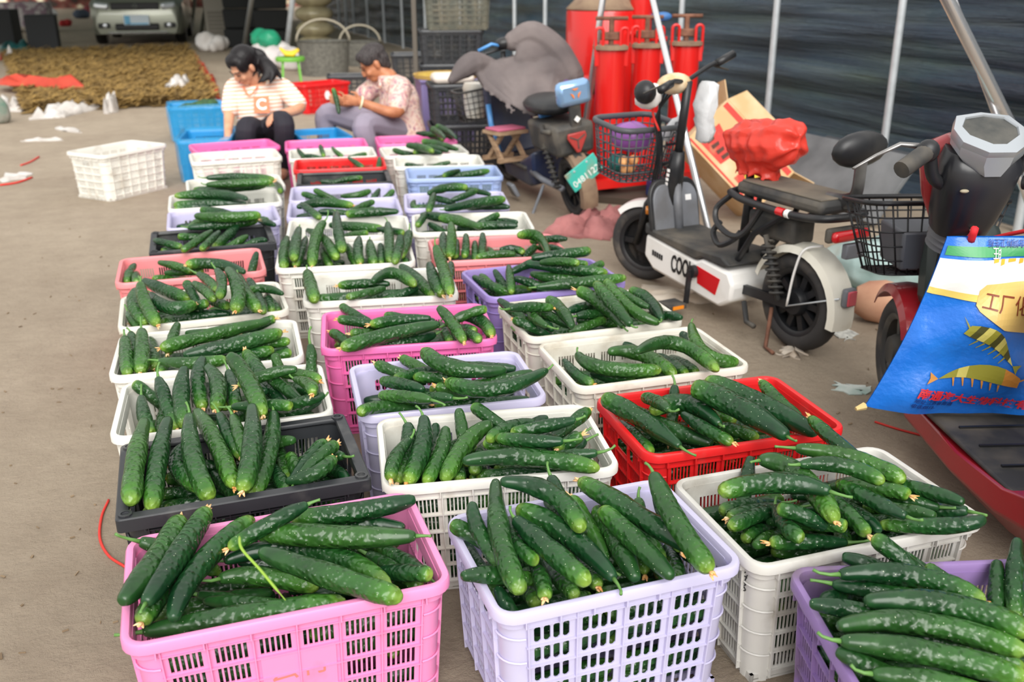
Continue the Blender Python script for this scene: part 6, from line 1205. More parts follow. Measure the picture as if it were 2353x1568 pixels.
def red_scooter():
    e = root_at('electric_scooter', (1.93, 1.60), (2.17, 2.78), 'dark red electric scooter with black steering head and blue feed bag hung on it', 'scooter')
    wheel(e, 1.20, 0.205, 0.205, 0.10, turn=R(-8), spokes=5, rimm=DUSTBLK); wheel(e, -0.02, 0.205, 0.205, 0.10, spokes=5)
    f = fender(e, 1.20, 0.205, 0.245, 0.15, 35, 150, REDP, 'front_fender', turn=R(-8))
    MB().prism([(0.99, 0.44), (1.0, 0.56), (1.03, 0.70), (1.10, 0.72), (1.12, 0.56), (1.10, 0.42)], 0.25, lambda v: v + Vector((0, -0.08, 0))).build('front_shield', M('dark_green_black', (44, 52, 50), rough=0.4), e, bevel=0.04)
    MB().prism([(1.06, 0.40), (1.08, 0.55), (1.07, 0.70), (1.14, 0.66), (1.17, 0.52), (1.14, 0.40)], 0.20, lambda v: v + Vector((0, -0.08, 0))).build('front_cowl', REDP, e, bevel=0.04)
    # foot well: red flanks, black ribbed deck
    secs = []
    for x, w_, zt, zb in ((0.96, 0.12, 0.22, 0.12), (0.80, 0.15, 0.19, 0.08), (0.45, 0.17, 0.19, 0.07), (0.20, 0.17, 0.21, 0.07), (0.02, 0.16, 0.26, 0.09), (-0.10, 0.15, 0.40, 0.18)):
        secs.append([(x, w_, zt), (x, w_ + 0.012, (zt + zb) / 2), (x, w_ * 0.72, zb), (x, -w_ * 0.72, zb), (x, -w_ - 0.012, (zt + zb) / 2), (x, -w_, zt)])
    MB().loft(secs).build('flank_panel', REDP, e, smooth=30, bevel=0.006)
    MB().prism([(0.98, 0.235), (0.80, 0.202), (0.10, 0.202), (0.02, 0.25), (0.02, 0.265), (0.11, 0.218), (0.80, 0.218), (0.98, 0.255)], 0.325).build('footboard', DUSTBLK, e, bevel=0.006)
    for x in (0.18, 0.30, 0.42, 0.54, 0.66): MB().box((x, 0, 0.221), (0.008, 0.24, 0.006)).build('deck_rib', BLK, e)
    MB().box((-0.16, 0, 0.46), (0.36, 0.28, 0.36), top=(1.1, 0.9)).build('rear_body', REDP, e, bevel=0.05); s_ = MB(); s_.ell((-0.10, 0, 0.68), (0.34, 0.15, 0.07)); s_.build('seat', BLK, e, smooth=True)
    s_ = MB(); s_.ell((0.30, -0.12, 0.66), (0.16, 0.15, 0.10), jit=0.03); s_.build('seat_cover', M('dark_printed_cover', (44, 38, 48), rough=0.7, rgb2=(120, 92, 124), scale=12, lo=0.55, hi=0.6), e, smooth=True)
    MB().tube([(0.40, -0.07, 0.20), (0.40, -0.07, 0.58)], 0.022, 10).build('saddle_post', REDP, e, smooth=True); s_ = MB(); s_.ell((0.40, -0.07, 0.64), (0.14, 0.10, 0.085), jit=0.02); s_.build('child_saddle', M('dark_printed_cover'), e, smooth=True)
    # steering head
    ax = Vector((-0.32, 0, 1)).normalized(); c0 = Vector((0.985, 0, 0.70)); T = Matrix((ax.cross(Vector((0, 1, 0))) * -1, Vector((0, 1, 0)), ax)).transposed()
    T = Matrix((Vector((ax.z, 0, -ax.x)), Vector((0, 1, 0)), ax)).transposed()   # x fwd, y left, z along the column
    H = lambda x, y, z: c0 + T @ Vector((x, y, z))
    MB().tube([(1.04, 0, 0.45), tuple(c0), tuple(H(0, 0, 0.1))], 0.03, 10).build('steering_column', BLK, e, smooth=True)
    bl = MB(); bl.lathe([(0.060, -0.05), (0.078, -0.042), (0.062, -0.034), (0.078, -0.022), (0.062, -0.012), (0.080, 0.0), (0.064, 0.010), (0.080, 0.022), (0.07, 0.03)], tuple(c0), tuple(ax), 24); bl.build('bellows', M('grey_rubber', (104, 104, 108), rough=0.6), e, smooth=True)
    def ring(z, x0, x1, w_, n=20):   # superellipse ring
        out_ = []
        for i in range(n):
            a = 2 * PI * i / n; cx_, sy_ = math.cos(a), math.sin(a); out_.append(H((x0 + x1) / 2 + (x1 - x0) / 2 * math.copysign(abs(cx_) ** 0.7, cx_), w_ * math.copysign(abs(sy_) ** 0.7, sy_), z))
        return out_
    MB().loft([ring(0.025, -0.075, 0.06, 0.085), ring(0.08, -0.085, 0.07, 0.10), ring(0.17, -0.09, 0.07, 0.115), ring(0.26, -0.085, 0.07, 0.125), ring(0.30, -0.05, 0.07, 0.11)]).build('head_cover', M('gloss_black', (22, 23, 27), rough=0.3, rgb2=(44, 44, 48), scale=3), e, smooth=50)
    MB().loft([ring(0.03, 0.03, 0.08, 0.07), ring(0.10, 0.03, 0.12, 0.105), ring(0.20, 0.03, 0.16, 0.13), ring(0.27, 0.02, 0.15, 0.125), ring(0.315, 0.02, 0.10, 0.09)]).build('front_mask', REDP, e, smooth=50)
    # display: silver bezel, dark screen, facing back and up
    dn = (T @ Vector((-0.22, 0, 1))).normalized(); dx = (Vector((0, 1, 0)) - dn * dn.y).normalized(); dy = dn.cross(dx); dc = H(-0.01, 0, 0.365)
    hexo = [(x * 0.82, y * 0.82) for x, y in [(-0.135, 0.02), (-0.10, 0.095), (0.0, 0.115), (0.10, 0.095), (0.135, 0.02), (0.125, -0.055), (0.05, -0.115), (-0.05, -0.115), (-0.125, -0.055)]]
    hexi = [(x * 0.98, y * 0.98) for x, y in [(-0.085, 0.02), (-0.06, 0.062), (0.0, 0.075), (0.06, 0.062), (0.085, 0.02), (0.075, -0.02), (0.02, -0.062), (-0.02, -0.062), (-0.075, -0.02)]]
    D_ = lambda x, y, z: dc + dx * x + dy * -y + dn * z
    sg_ = 1 if (dy.x < 0) else -1
    D_ = lambda x, y, z: dc + dx * x - dy * (y * (1 if dy.x < 0 else -1)) + dn * z
    bz = MB(); bz.loft([[D_(x * 0.92, y * 0.92, -0.045) for x, y in hexo], [D_(x, y, -0.03) for x, y in hexo], [D_(x, y, 0.0) for x, y in hexo], [D_(x * 1.04, y * 1.04, 0.006) for x, y in hexi], [D_(x, y, 0.0) for x, y in hexi], [D_(x, y, -0.01) for x, y in hexi]]); bz.build('display_bezel', SILV, e, smooth=35)
    bz = MB(); bz.loft([[D_(x, y, -0.005) for x, y in hexi], [D_(x, y, 0.0005) for x, y in hexi]]); bz.build('display_screen', M('dusty_screen', (52, 54, 52), rough=0.25, rgb2=(84, 82, 76), scale=14), e)
    MB().loft([[D_(x * k1, y * k2 - sh_, z) for x, y in hexo] for k1, k2, sh_, z in ((1.0, 1.0, 0.0, -0.02), (0.96, 0.99, 0.006, -0.05), (0.6, 0.9, 0.02, -0.085))]).build('bezel_skirt', SILV, e, smooth=35)
    MB().lathe([(0, 0.0), (0.022, 0.0), (0.024, 0.02), (0.018, 0.03), (0, 0.03)], tuple(H(-0.06, -0.125, 0.22)), (-0.7, -0.6, 0.1), 14).build('key_switch', BLK, e, smooth=40); MB().lathe([(0, 0), (0.014, 0), (0, 0.003)], tuple(H(-0.06, -0.125, 0.22) + Vector((-0.7, -0.6, 0.1)).normalized() * 0.03), (-0.7, -0.6, 0.1), 12).build('key_slot', SILV, e)
    for y, z in ((0.07, 0.21), (-0.005, 0.07)): MB().ell(H(-0.092, y, z), (0.008, 0.014, 0.006)).build('screw_cover', M('tan_plug', (160, 150, 128), rough=0.6), e, smooth=True)
    # handlebars
    MB().tube(catmull([H(-0.02, 0.10, 0.19), H(-0.03, 0.15, 0.23), H(-0.02, 0.18, 0.31), H(-0.05, 0.215, 0.33)], 5), 0.020, 10).build('handlebar', BLK, e, smooth=True)
    ga, gb = H(-0.05, 0.20, 0.325), H(-0.12, 0.30, 0.30); gr = MB(); gr.tube([ga, gb], 0.027, 14); gr.build('grip', DUSTBLK, e, smooth=40); MB().ell(ga, (0.03, 0.035, 0.035)).build('switch_clamp', BLK, e, smooth=True)
    MB().tube([ga + Vector((0.02, 0, 0.01)), ga + Vector((0.06, 0.06, 0.01)), ga + Vector((0.04, 0.14, -0.02)), ga + Vector((0.0, 0.22, -0.05))], [0.016, 0.013, 0.009, 0.007], 8, flat=0.6).build('brake_lever', M('worn_black_metal'), e, smooth=True)
    MB().tube(catmull([H(-0.02, -0.10, 0.19), H(-0.0, -0.14, 0.26), H(0.0, -0.15, 0.36), H(-0.05, -0.20, 0.44), H(-0.10, -0.30, 0.47)], 5), 0.018, 12).build('handlebar', M('gloss_black'), e, smooth=True)
    cb = MB(); cb.tube(catmull([H(0.02, -0.13, 0.28), H(0.04, -0.16, 0.38), H(-0.02, -0.20, 0.47)], 5), 0.008, 7)
    cb.build('cable', BLK, e, smooth=True)
    fb = M('basket_black_wire', (40, 40, 42), rough=0.4, metal=0.5)
    wire_basket(e, (1.24, -0.03, 0.50), 0.30, 0.50, 0.25, fb, nx=6, ny=8, nz=5, rim=0.009, wire=0.0032, tilt=R(8), flare=0.72)
    o = MB().box((0, 0, 0.07), (0.18, 0.22, 0.14), top=(1.1, 1.1)).build('plastic_tub', M('grey_tub', (84, 86, 92), rough=0.5), None, bevel=0.01); o.location = lw(e, (1.22, -0.02, 0.53)); o.rotation_euler = (0, 0, e.rotation_euler.z); tag(o, 'grey plastic tub inside the red scooter black wire basket', 'tub')
    # ---- the feed bag
    bg_ = empty('feed_bag', (1.965, 2.23, 0.115)); bg_.rotation_euler = (0, 0, R(-15)); tag(bg_, 'blue woven feed sack printed with prawns hanging from the red scooter', 'sack')
    def B(u, v, o_=0.0):     # u across 0..1, v up 0..1; front faces -y
        w0, w1 = 0.62, 0.36; wv = w0 + (w1 - w0) * v ** 0.9 - 0.03 * math.sin(PI * v)
        x = (u - 0.5) * wv + 0.03 + 0.035 * v; z = 0.135 + 0.535 * v - 0.012 * math.sin(PI * u) * (1 - v)
        bul = 0.075 * (math.sin(PI * min(1, max(0, u))) ** 0.6) * (math.sin(PI * min(0.98, v * 0.85 + 0.13)) ** 0.7)
        wr = 0.012 * math.sin(9 * u + 7 * v) + 0.008 * math.sin(17 * v - 6 * u + 1) + 0.004 * math.sin(23 * u + 3) * (1 - v)
        return Vector((x, -(bul + o_ + wr * min(1, bul * 30)), z))
    def patch(name, uvs, m, off=0.0016, parent=bg_, n=10):
        """a printed shape: polygon in u,v, triangulated as a fan of strips and laid on the sack"""
        bm = bmesh.new(); vs_ = [bm.verts.new((u, v, 0)) for u, v in uvs]; bm.faces.new(vs_)
        bmesh.ops.triangulate(bm, faces=bm.faces[:]); 
        for _ in range(6):
            lo_ = [q for q in bm.edges if q.calc_length() > 0.045]
            if not lo_: break
            bmesh.ops.subdivide_edges(bm, edges=lo_, cuts=1); bmesh.ops.triangulate(bm, faces=bm.faces[:])
        for v in bm.verts: v.co = B(v.co.x, v.co.y, off + 0.002)
        me = bpy.data.meshes.new(name); bm.to_mesh(me); bm.free(); me.materials.append(m); o = bpy.data.objects.new(name, me); col.objects.link(o); o.parent = parent; return o
    nu, nv = 26, 26; V = []; F = []
    for j in range(nv + 1):
        for i in range(nu + 1): V.append(B(i / nu, j / nv))
    for j in range(nv + 1):
        for i in range(nu + 1): p = B(i / nu, j / nv); V.append(Vector((p.x, -p.y * 0.6 + 0.004, p.z)))
    o2 = (nu + 1) * (nv + 1)
    for j in range(nv):
        for i in range(nu): a = j * (nu + 1) + i; F.append((a, a + 1, a + nu + 2, a + nu + 1)); F.append((o2 + a, o2 + a + nu + 1, o2 + a + nu + 2, o2 + a + 1))
    SB = M('blue_woven_sack', (20, 104, 204), rough=0.32, coat=0.2, bump=0.5, bscale=26, rgb2=(34, 122, 220), scale=6)
    MB().add(V, F).build('sack_body', SB, bg_, smooth=True)
    MB().tube([B(0, 0), B(0, 0) + Vector((-0.03, -0.01, -0.006))], [0.012, 0.006], 6).build('corner_tuft', M('sack_thread', (214, 190, 130), rough=0.9), bg_)
    WP = M('white_sack_print', (236, 236, 232), rough=0.35); YP = M('yellow_sack_print', (232, 206, 110), rough=0.35); TP = M('tan_sack_print', (226, 190, 112), rough=0.35)
    patch('white_band', [(0.0, 0.72), (0.5, 0.70), (1.0, 0.70), (1.0, 0.90), (0.5, 0.90), (0.0, 0.885)], WP); patch('yellow_band', [(0.0, 0.69), (0.5, 0.665), (1.0, 0.66), (1.0, 0.70), (0.5, 0.705), (0.0, 0.725)], YP, 0.002)
    patch('green_band', [(0.02, 0.905), (0.5, 0.91), (0.98, 0.91), (0.98, 0.96), (0.5, 0.96), (0.02, 0.955)], M('green_sack_print', (62, 150, 92), rough=0.35))
    patch('badge', [(0.30, 0.66), (0.33, 0.63), (0.50, 0.54), (0.70, 0.50), (0.94, 0.51), (0.99, 0.56), (0.98, 0.74), (0.7, 0.78), (0.34, 0.77), (0.30, 0.74)], TP, 0.003)
    def btext(s_, size, u, v, m, off=0.004, ang=0.0, flip=False, name='printed_lettering', al='CENTER', bold=0.0):
        def fn(co):
            x, y = co.x, co.y
            if flip: x, y = -x, -y
            ca_, sa_ = math.cos(ang), math.sin(ang); return B(u + (x * ca_ - y * sa_) / 0.50, v + (x * sa_ + y * ca_) / 0.535, off + 0.003 + co.z)
        return text(name, s_, size, m, bg_, fn=fn, ext=0.0004, align=al, bold=bold)
    BR = M('brown_print', (134, 60, 34), rough=0.4); RDP = M('red_print', (214, 44, 52), rough=0.4); NV = M('navy_print', (20, 48, 120), rough=0.4)
    btext('工厂化专用', 0.056, 0.335, 0.685, BR, 0.0045, -0.14, al='LEFT')
    btext('南通海大生物科技有限', 0.033, 0.17, 0.140, RDP, 0.006, -0.13, al='LEFT', bold=0.0009); btext('地址:江苏省南通', 0.015, 0.17, 0.095, NV, 0.003, -0.13, al='LEFT'); btext('电话:0513-', 0.015, 0.165, 0.065, NV, 0.003, -0.13, al='LEFT')
    GP = M('gold_print', (232, 178, 60), rough=0.4)
    for u0, u1, h_ in ((0.36, 0.40, 0.02), (0.42, 0.45, 0.035), (0.48, 0.54, 0.02), (0.57, 0.60, 0.03), (0.63, 0.72, 0.022), (0.75, 0.77, 0.035), (0.80, 0.83, 0.025), (0.86, 0.93, 0.02)): patch('gold_print_mark', [(u0, 0.90 - h_), (u1, 0.90 - h_ * 0.8), (u1, 0.90), (u0, 0.90)], GP, 0.003)
    btext('合饲料卫生标', 0.024, 0.45, 0.978, NV, 0.003, 0, True); btext('旺', 0.034, 0.38, 0.932, WP, 0.004, 0, True)
    def shrimp(cx, cy, s_, ang, cols, name, mir=1):
        ca_, sa_ = math.cos(ang), math.sin(ang); Q = lambda x, y: (cx + (mir * x * ca_ - y * sa_) * s_, cy + (mir * x * sa_ + y * ca_) * s_)
        n = 9
        for k in range(n):
            t0, t1 = k / n, (k + 1) / n; f_ = lambda t: (0.30 * math.sin(PI * min(1, t * 0.92 + 0.1)) ** 0.6 * (1 - 0.55 * t), 0.25 * math.sin(PI * t) * 0.6)
            h0, c_0 = f_(t0); h1, c_1 = f_(t1)
            patch(name, [Q(t0 - 0.5, c_0 - h0 / 2), Q(t1 - 0.5, c_1 - h1 / 2), Q(t1 - 0.5, c_1 + h1 / 2), Q(t0 - 0.5, c_0 + h0 / 2)], cols[k % len(cols)], 0.0032)
            if 1 < k < n - 1: patch(name + '_leg', [Q(t0 - 0.48, c_0 - h0 / 2), Q(t0 - 0.45, c_0 - h0 / 2), Q(t0 - 0.49, c_0 - h0 / 2 - 0.12), Q(t0 - 0.50, c_0 - h0 / 2 - 0.12)], cols[0], 0.003)
        h0, c_0 = f_(1.0); patch(name + '_tail', [Q(0.5, c_0), Q(0.62, c_0 + 0.08), Q(0.60, c_0), Q(0.62, c_0 - 0.08)], cols[0], 0.0032)
        h0, c_0 = f_(0.0); patch(name + '_feeler', [Q(-0.5, c_0 + 0.05), Q(-0.68, c_0 + 0.10), Q(-0.5, c_0 + 0.02)], cols[0], 0.0032)
    s1 = M('olive_print', (150, 146, 52), rough=0.4); s2 = M('dark_olive_print', (74, 74, 34), rough=0.4); s3 = M('straw_print', (206, 196, 104), rough=0.4); s4 = M('orange_print', (206, 140, 60), rough=0.4); s5 = M('rose_print', (206, 140, 140), rough=0.4)
    shrimp(0.45, 0.43, 0.38, -0.55, [s1, s2, s3], 'printed_prawn'); shrimp(0.46, 0.225, 0.42, 0.0, [s4, s4, s1, s1, s1, s1, s3, s1, s1], 'printed_prawn', -1); shrimp(0.94, 0.40, 0.24, -0.35, [s5, s3], 'printed_prawn')
    # red tie cords up to the steering neck
    rt = MB(); rc = M('red_tie', (206, 30, 40), rough=0.7)
    neck = bg_.matrix_basis.inverted() @ lw(e, tuple(c0 + Vector((-0.03, 0.0, -0.03))))
    for u in (0.18, 0.72): q = B(u, 1.0); rt.tube(catmull([q + Vector((0, 0, -0.015)), q + Vector((0, -0.012, 0.03)), q.lerp(neck, 0.6) + Vector((0, -0.05, 0.03)), neck + Vector((0.0 if u > 0.5 else -0.05, -0.075, 0.01))], 4), 0.011, 7, flat=0.6)
    rt.tube(catmull([neck + Vector((-0.06, -0.07, 0.0)), neck + Vector((0.0, -0.085, 0.015)), neck + Vector((0.07, -0.06, 0.02))], 4), 0.013, 7)
    rt.build('tie_cord', rc, bg_, smooth=True)
red_scooter()
# ------------------------------------------------------------------ red tank unit
def tank_unit():
    o0 = at(1420, 440); e = empty('pressure_tank_unit', o0, R(-12)); tag(e, 'bright red steel pressure tanks with rusty handles on a wheeled frame', 'machine')
    RZ = Matrix.Rotation(R(12), 3, 'Z')
    def L(px, py, h=0.0): return RZ @ (at(px, py, h) - o0)
    def cyl(c, r, h, z0=0.12, dome=False):
        prof = [(0, z0), (r * 0.96, z0), (r, z0 + 0.02), (r, z0 + h - 0.02)] + ([(r * 0.97, z0 + h), (r * 0.75, z0 + h + r * 0.22), (r * 0.4, z0 + h + r * 0.34), (0, z0 + h + r * 0.38)] if dome else [(r, z0 + h), (0, z0 + h)])
        return MB().lathe(prof, c, (0, 0, 1), 28).build('tank', REDPAINT, e, smooth=40)
    for i, (px, py) in enumerate(((1392, 452), (1470, 438), (1556, 424))):
        c = L(px, py); c.z = 0; r = 0.102; h = 0.92; cyl(c, r, h, 0.10)
        MB().lathe([(0, 1.02), (r + 0.022, 1.02), (r + 0.022, 1.045), (0, 1.05)], c, (0, 0, 1), 24).build('lid', DUST, e, smooth=40)
        MB().lathe([(0, 1.05), (0.018, 1.05), (0.018, 1.22), (0, 1.22)], c, (0, 0, 1), 8).build('screw_stem', RUST, e)
        MB().tube([c + Vector((-0.11, 0, 1.22)), c + Vector((0.11, 0, 1.22))], 0.013, 8).build('t_handle', RUST, e, smooth=True)
        MB().box(c + Vector((0, 0, 1.105)), (0.15, 0.05, 0.055)).build('cross_bar', RUST, e, bevel=0.01)
        for s_ in (-1, 1):
            cc = c + Vector((s_ * 0.085, -0.04, 1.06)); P = [cc + Vector((x, 0, z)) for x, z in rrect(0.05, 0.20, 0.024, 4)]; P = [cc + Vector((x, 0, z)) for x, z in rrect(0.05, 0.20, 0.024, 4)]
            MB().tube(P, 0.011, 6, closed=True).build('lug', REDPAINT, e, smooth=True); MB().box(cc + Vector((0, 0.0, -0.10)), (0.06, 0.02, 0.10)).build('lug_plate', REDPAINT, e, bevel=0.004)
    c = L(1376, 392); c.z = 0; cyl(c, 0.29, 1.13, 0.12, True); MB().lathe([(0.29, 1.245), (0.295, 1.255), (0.225, 1.32), (0.12, 1.36), (0, 1.37)], c, (0, 0, 1), 28).build('dusty_dome', DUST, e, smooth=True); MB().lathe([(0, 1.35), (0.12, 1.35), (0.12, 1.56), (0, 1.56)], c, (0, 0, 1), 20).build('neck', REDPAINT, e, smooth=40)
    c = L(1456, 400); c.z = 0; cyl(c, 0.085, 1.75, 0.1); MB().lathe([(0.088, 1.36), (0.088, 1.42)], c, (0, 0, 1), 24).build('blue_band', M('purple_band', (74, 60, 130), rough=0.5), e, smooth=True)
    for z in (1.04, 1.2): MB().tube([c + Vector((0.07, -0.03, z)), c + Vector((0.20, -0.06, z))], 0.02, 10).build('pipe_stub', REDPAINT if z < 1.1 else M('blue_valve', (60, 110, 170), rough=0.5), e, smooth=True)
    MB().ell(c + Vector((0.16, -0.05, 1.2)), (0.07, 0.035, 0.035)).build('valve', M('blue_valve'), e, smooth=True); MB().tube([c + Vector((-0.05, -0.07, 1.08)), c + Vector((-0.10, -0.11, 1.08))], 0.022, 10).build('pipe_stub', REDPAINT, e, smooth=True)
    c = L(1345, 425); c.z = 0.72; MB().lathe([(0, -0.03), (0.09, -0.03), (0.095, 0.0), (0.09, 0.03), (0, 0.03)], c, (0.9, -0.5, 0), 20).build('flange', REDPAINT, e, smooth=40); MB().tube([c, c + Vector((0.16, 0.05, 0))], 0.05, 12).build('flange_pipe', RUST, e, smooth=40)
    for a, b in (((1345, 470), (1600, 440)), ((1345, 430), (1590, 408))):
        p, q = L(*a), L(*b); p.z = q.z = 0.13; MB().bar(p, q, 0.06, 0.06).build('frame_bar', REDPAINT, e)
    for px, py in ((1352, 462), (1590, 436)): p = L(px, py); p.z = 0.10; MB().lathe([(0, -0.02), (0.035, -0.025), (0.05, -0.02), (0.05, 0.02), (0.035, 0.025), (0, 0.02)], p, (0.2, -1, 0), 20).build('caster', TYRE, e, smooth=40)
    p = L(1362, 448); p.z = 0.28; MB().lathe([(0, -0.03), (0.10, -0.03), (0.10, 0.03), (0, 0.03)], p, (-0.6, -0.8, 0), 20).build('drain_flange', REDPAINT, e, smooth=40)
    o = MB().box((0, 0, 0.06), (0.18, 0.14, 0.12)).build('blue_box', M('blue_paint', (40, 70, 130), rough=0.5), None, bevel=0.01); o.location = at(1518, 468); o.location.z = 0.05; tag(o, 'small blue box on the floor by the red tanks', 'box')
tank_unit()
# ------------------------------------------------------------------ steel props
def pole(px0, py0, d0, px1, py1, h1, r, m, label, group=None):
    b = at(px1, py1, h1); t = atd(px0, py0, d0); d = (t - b); k = (2.45 - b.z) / d.z; b0 = b - d * (b.z / d.z); t0 = b + d * k
    mb = MB(); mb.tube([b0 - b0, (t0 - b0) / 2, t0 - b0], r, 12); o = mb.build('steel_pipe', m, None, smooth=True); o.location = b0; tag(o, label, 'pipe', group)
pole(1385, 0, 6.5, 1345, 285, 0.49, 0.022, CHROME, 'slanting bright steel pipe left of the red tanks')
pole(1500, 0, 5.75, 1606, 440, 0.40, 0.019, CHROME, 'slanting bright steel pipe behind the white scooter column')
pole(2178, 0, 3.75, 2353, 352, 0.75, 0.026, CHROME, 'thick polished steel pipe leaning over the red scooter')
pole(2296, 285, 4.05, 2353, 440, 0.62, 0.015, CHROME, 'thin polished steel pipe beside the thick leaning one')
pole(672, 0, 17.0, 655, 145, 0.0, 0.05, STEEL, 'leaning grey pipe by the bags behind the ponytail', 'leaning pipes at the back')
pole(578, 0, 19.0, 560, 112, 0.0, 0.05, STEEL, 'leaning grey pipe by the black stack behind the ponytail', 'leaning pipes at the back')
pole(474, 0, 23.5, 462, 80, 0.0, 0.045, STEEL, 'thin grey pipe by the beige cabinet', 'leaning pipes at the back'); pole(447, 0, 24, 441, 70, 0.0, 0.045, STEEL, 'thin grey pipe between the car and the beige cabinet', 'leaning pipes at the back')
# ------------------------------------------------------------------ carton, debris by the wall
def carton():
    e = empty('cardboard_box', at(1672, 508))
    fx = cvec(0.62, -0.62, 0.15); fu = cvec(0.55, 0.62, -0.25); fn_ = fx.cross(fu).normalized(); fu = fn_.cross(fx).normalized()
    e.rotation_euler = Matrix((-fx, fn_, fu)).transposed().to_euler(); e.location = at(1728, 522); e.location.z = 0.10
    tag(e, 'battered cardboard carton with red print tilted beside the white scooter', 'carton')
    CB = M('cardboard', (204, 168, 122), rough=0.85, rgb2=(222, 196, 160), scale=5, lo=0.45, hi=0.75); RPR = M('red_carton_print', (206, 66, 58), rough=0.8, rgb2=(190, 110, 84), scale=7, lo=0.6, hi=0.7)
    Lx, Lz, Ly = 0.62, 0.36, 0.34   # face spans x in [-Lx,0], z in [0,Lz]; front at y=0, depth to -Ly
    def pan(name, P, m, t=0.006):
        P = [Vector((-p[0], p[1], p[2])) for p in P]; n = (P[1] - P[0]).cross(P[2] - P[0]).normalized() * t; MB().add(P + [p + n for p in P], [tuple(range(len(P))), tuple(range(2 * len(P) - 1, len(P) - 1, -1))] + [(i, (i + 1) % len(P), len(P) + (i + 1) % len(P), len(P) + i) for i in range(len(P))]).build(name, m, e)
    pan('side', [(-Lx, 0, 0), (0, 0, 0), (0, 0, Lz), (-Lx, 0, Lz)], CB); pan('side', [(-Lx, -Ly, 0), (0, -Ly, 0), (0, -Ly, Lz), (-Lx, -Ly, Lz)], CB); pan('end', [(-Lx, 0, 0), (-Lx, -Ly, 0), (-Lx, -Ly, Lz), (-Lx, 0, Lz)], CB); pan('end', [(0, 0, 0), (0, -Ly, 0), (0, -Ly, Lz), (0, 0, Lz)], CB); pan('bottom', [(-Lx, 0, 0), (0, 0, 0), (0, -Ly, 0), (-Lx, -Ly, 0)], CB)
    pan('flap', [(-Lx, 0, Lz), (-0.05, 0, Lz), (-0.10, -0.05, Lz + 0.16), (-Lx + 0.05, -0.06, Lz + 0.15)], CB); pan('flap', [(0, 0, Lz), (0, -Ly, Lz), (0.16, -Ly + 0.03, Lz + 0.08), (0.15, -0.03, Lz + 0.06)], CB); pan('flap', [(-Lx, 0, Lz), (-Lx, -Ly, Lz), (-Lx - 0.12, -Ly, Lz + 0.10), (-Lx - 0.10, -0.02, Lz + 0.08)], CB)
    y = 0.0075
    pan('red_stripe', [(-Lx + 0.01, y, Lz - 0.05), (-0.01, y, Lz - 0.05), (-0.01, y, Lz - 0.012), (-Lx + 0.01, y, Lz - 0.012)], RPR, -0.001); pan('red_stripe', [(-Lx + 0.01, y, 0.012), (-0.01, y, 0.012), (-0.01, y, 0.025), (-Lx + 0.01, y, 0.025)], RPR, -0.001)
    pan('red_field', [(-0.56, y, 0.05), (-0.36, y, 0.05), (-0.34, y, 0.16), (-0.55, y, 0.22)], RPR, -0.001); pan('red_field', [(-0.24, y, 0.05), (-0.03, y, 0.05), (-0.04, y, 0.20), (-0.16, y, 0.14), (-0.23, y, 0.22)], RPR, -0.001)
    for k in range(4): pan('printed_mark', [(-0.53 + k * 0.045, y + 0.002, 0.085), (-0.505 + k * 0.045, y + 0.002, 0.08), (-0.50 + k * 0.045, y + 0.002, 0.13), (-0.52 + k * 0.045, y + 0.002, 0.14)], M('dark_print', (88, 56, 46), rough=0.8), 0.001)
    YEL = M('yellow_print', (222, 190, 60), rough=0.8, rgb2=(160, 120, 50), scale=16, lo=0.6, hi=0.66)
    for a in (-50, -15, 20, 55): o = MB().tube([Vector((0.135, y + 0.003, 0.10)) + Vector((math.sin(R(a + d_)) * q, 0, math.cos(R(a + d_)) * q)) for q, d_ in ((0.0, 0), (0.05, 8), (0.10, 22))], [0.012, 0.022, 0.008], 8, flat=0.08, up=Vector((0, 1, 0))).build('printed_fruit', YEL, e)
carton()
def flat_sheet(name, pts, h, m, label, cat, seed=0, amp=0.02, n=10, group=None, thick=0.004):
    """crumpled sheet lying on the floor, corners given on the ground"""
    rr = random.Random(seed); A_, B_, C_, D_ = [Vector(p) for p in pts]; cen = (A_ + B_ + C_ + D_) / 4; V = []; F = []
    for top in (1, 0):
        for j in range(n + 1):
            for i in range(n + 1):
                u, v = i / n, j / n; p = (A_ * (1 - u) + B_ * u) * (1 - v) + (D_ * (1 - u) + C_ * u) * v - cen
                if top:
                    ed = 1 if 0 < i < n and 0 < j < n else 0.25
                    p += Vector((rr.uniform(-1, 1) * 0.02, rr.uniform(-1, 1) * 0.02, thick + h * ed * rr.random() + amp * ed * abs(math.sin(u * 7 + seed) * math.sin(v * 6 + seed * 2)))); 
                    if h == 0: p.z = thick + amp * 0.2 * rr.random()
                else: p = Vector((V[j * (n + 1) + i].x, V[j * (n + 1) + i].y, 0.001))
                p.z = max(p.z, 0.001); V.append(p)
    k = (n + 1) ** 2
    for j in range(n):
        for i in range(n): a = j * (n + 1) + i; F.append((a, a + 1, a + n + 2, a + n + 1)); F.append((k + a, k + a + n + 1, k + a + n + 2, k + a + 1))
    for i in range(n):
        for a, b in ((i, i + 1), (n * (n + 1) + i + 1, n * (n + 1) + i), ((i + 1) * (n + 1), i * (n + 1)), (i * (n + 1) + n, (i + 1) * (n + 1) + n)): F.append((a, b, b + k, a + k))
    mb = MB(); mb.add(V, F); o = mb.build(name, m, None, smooth=60); o.location = (cen.x, cen.y, 0); tag(o, label, cat, group); return o
def q4(*px): return [at(*p) for p in px]
flat_sheet('rag', q4((1240, 540), (1400, 554), (1445, 492), (1352, 512)), 0.05, M('pink_rag', (178, 116, 114), rough=0.95, rgb2=(126, 76, 76), scale=5), 'dirty pink rag crumpled on the floor behind the blue scooter', 'rag', 3, 0.08, 14)
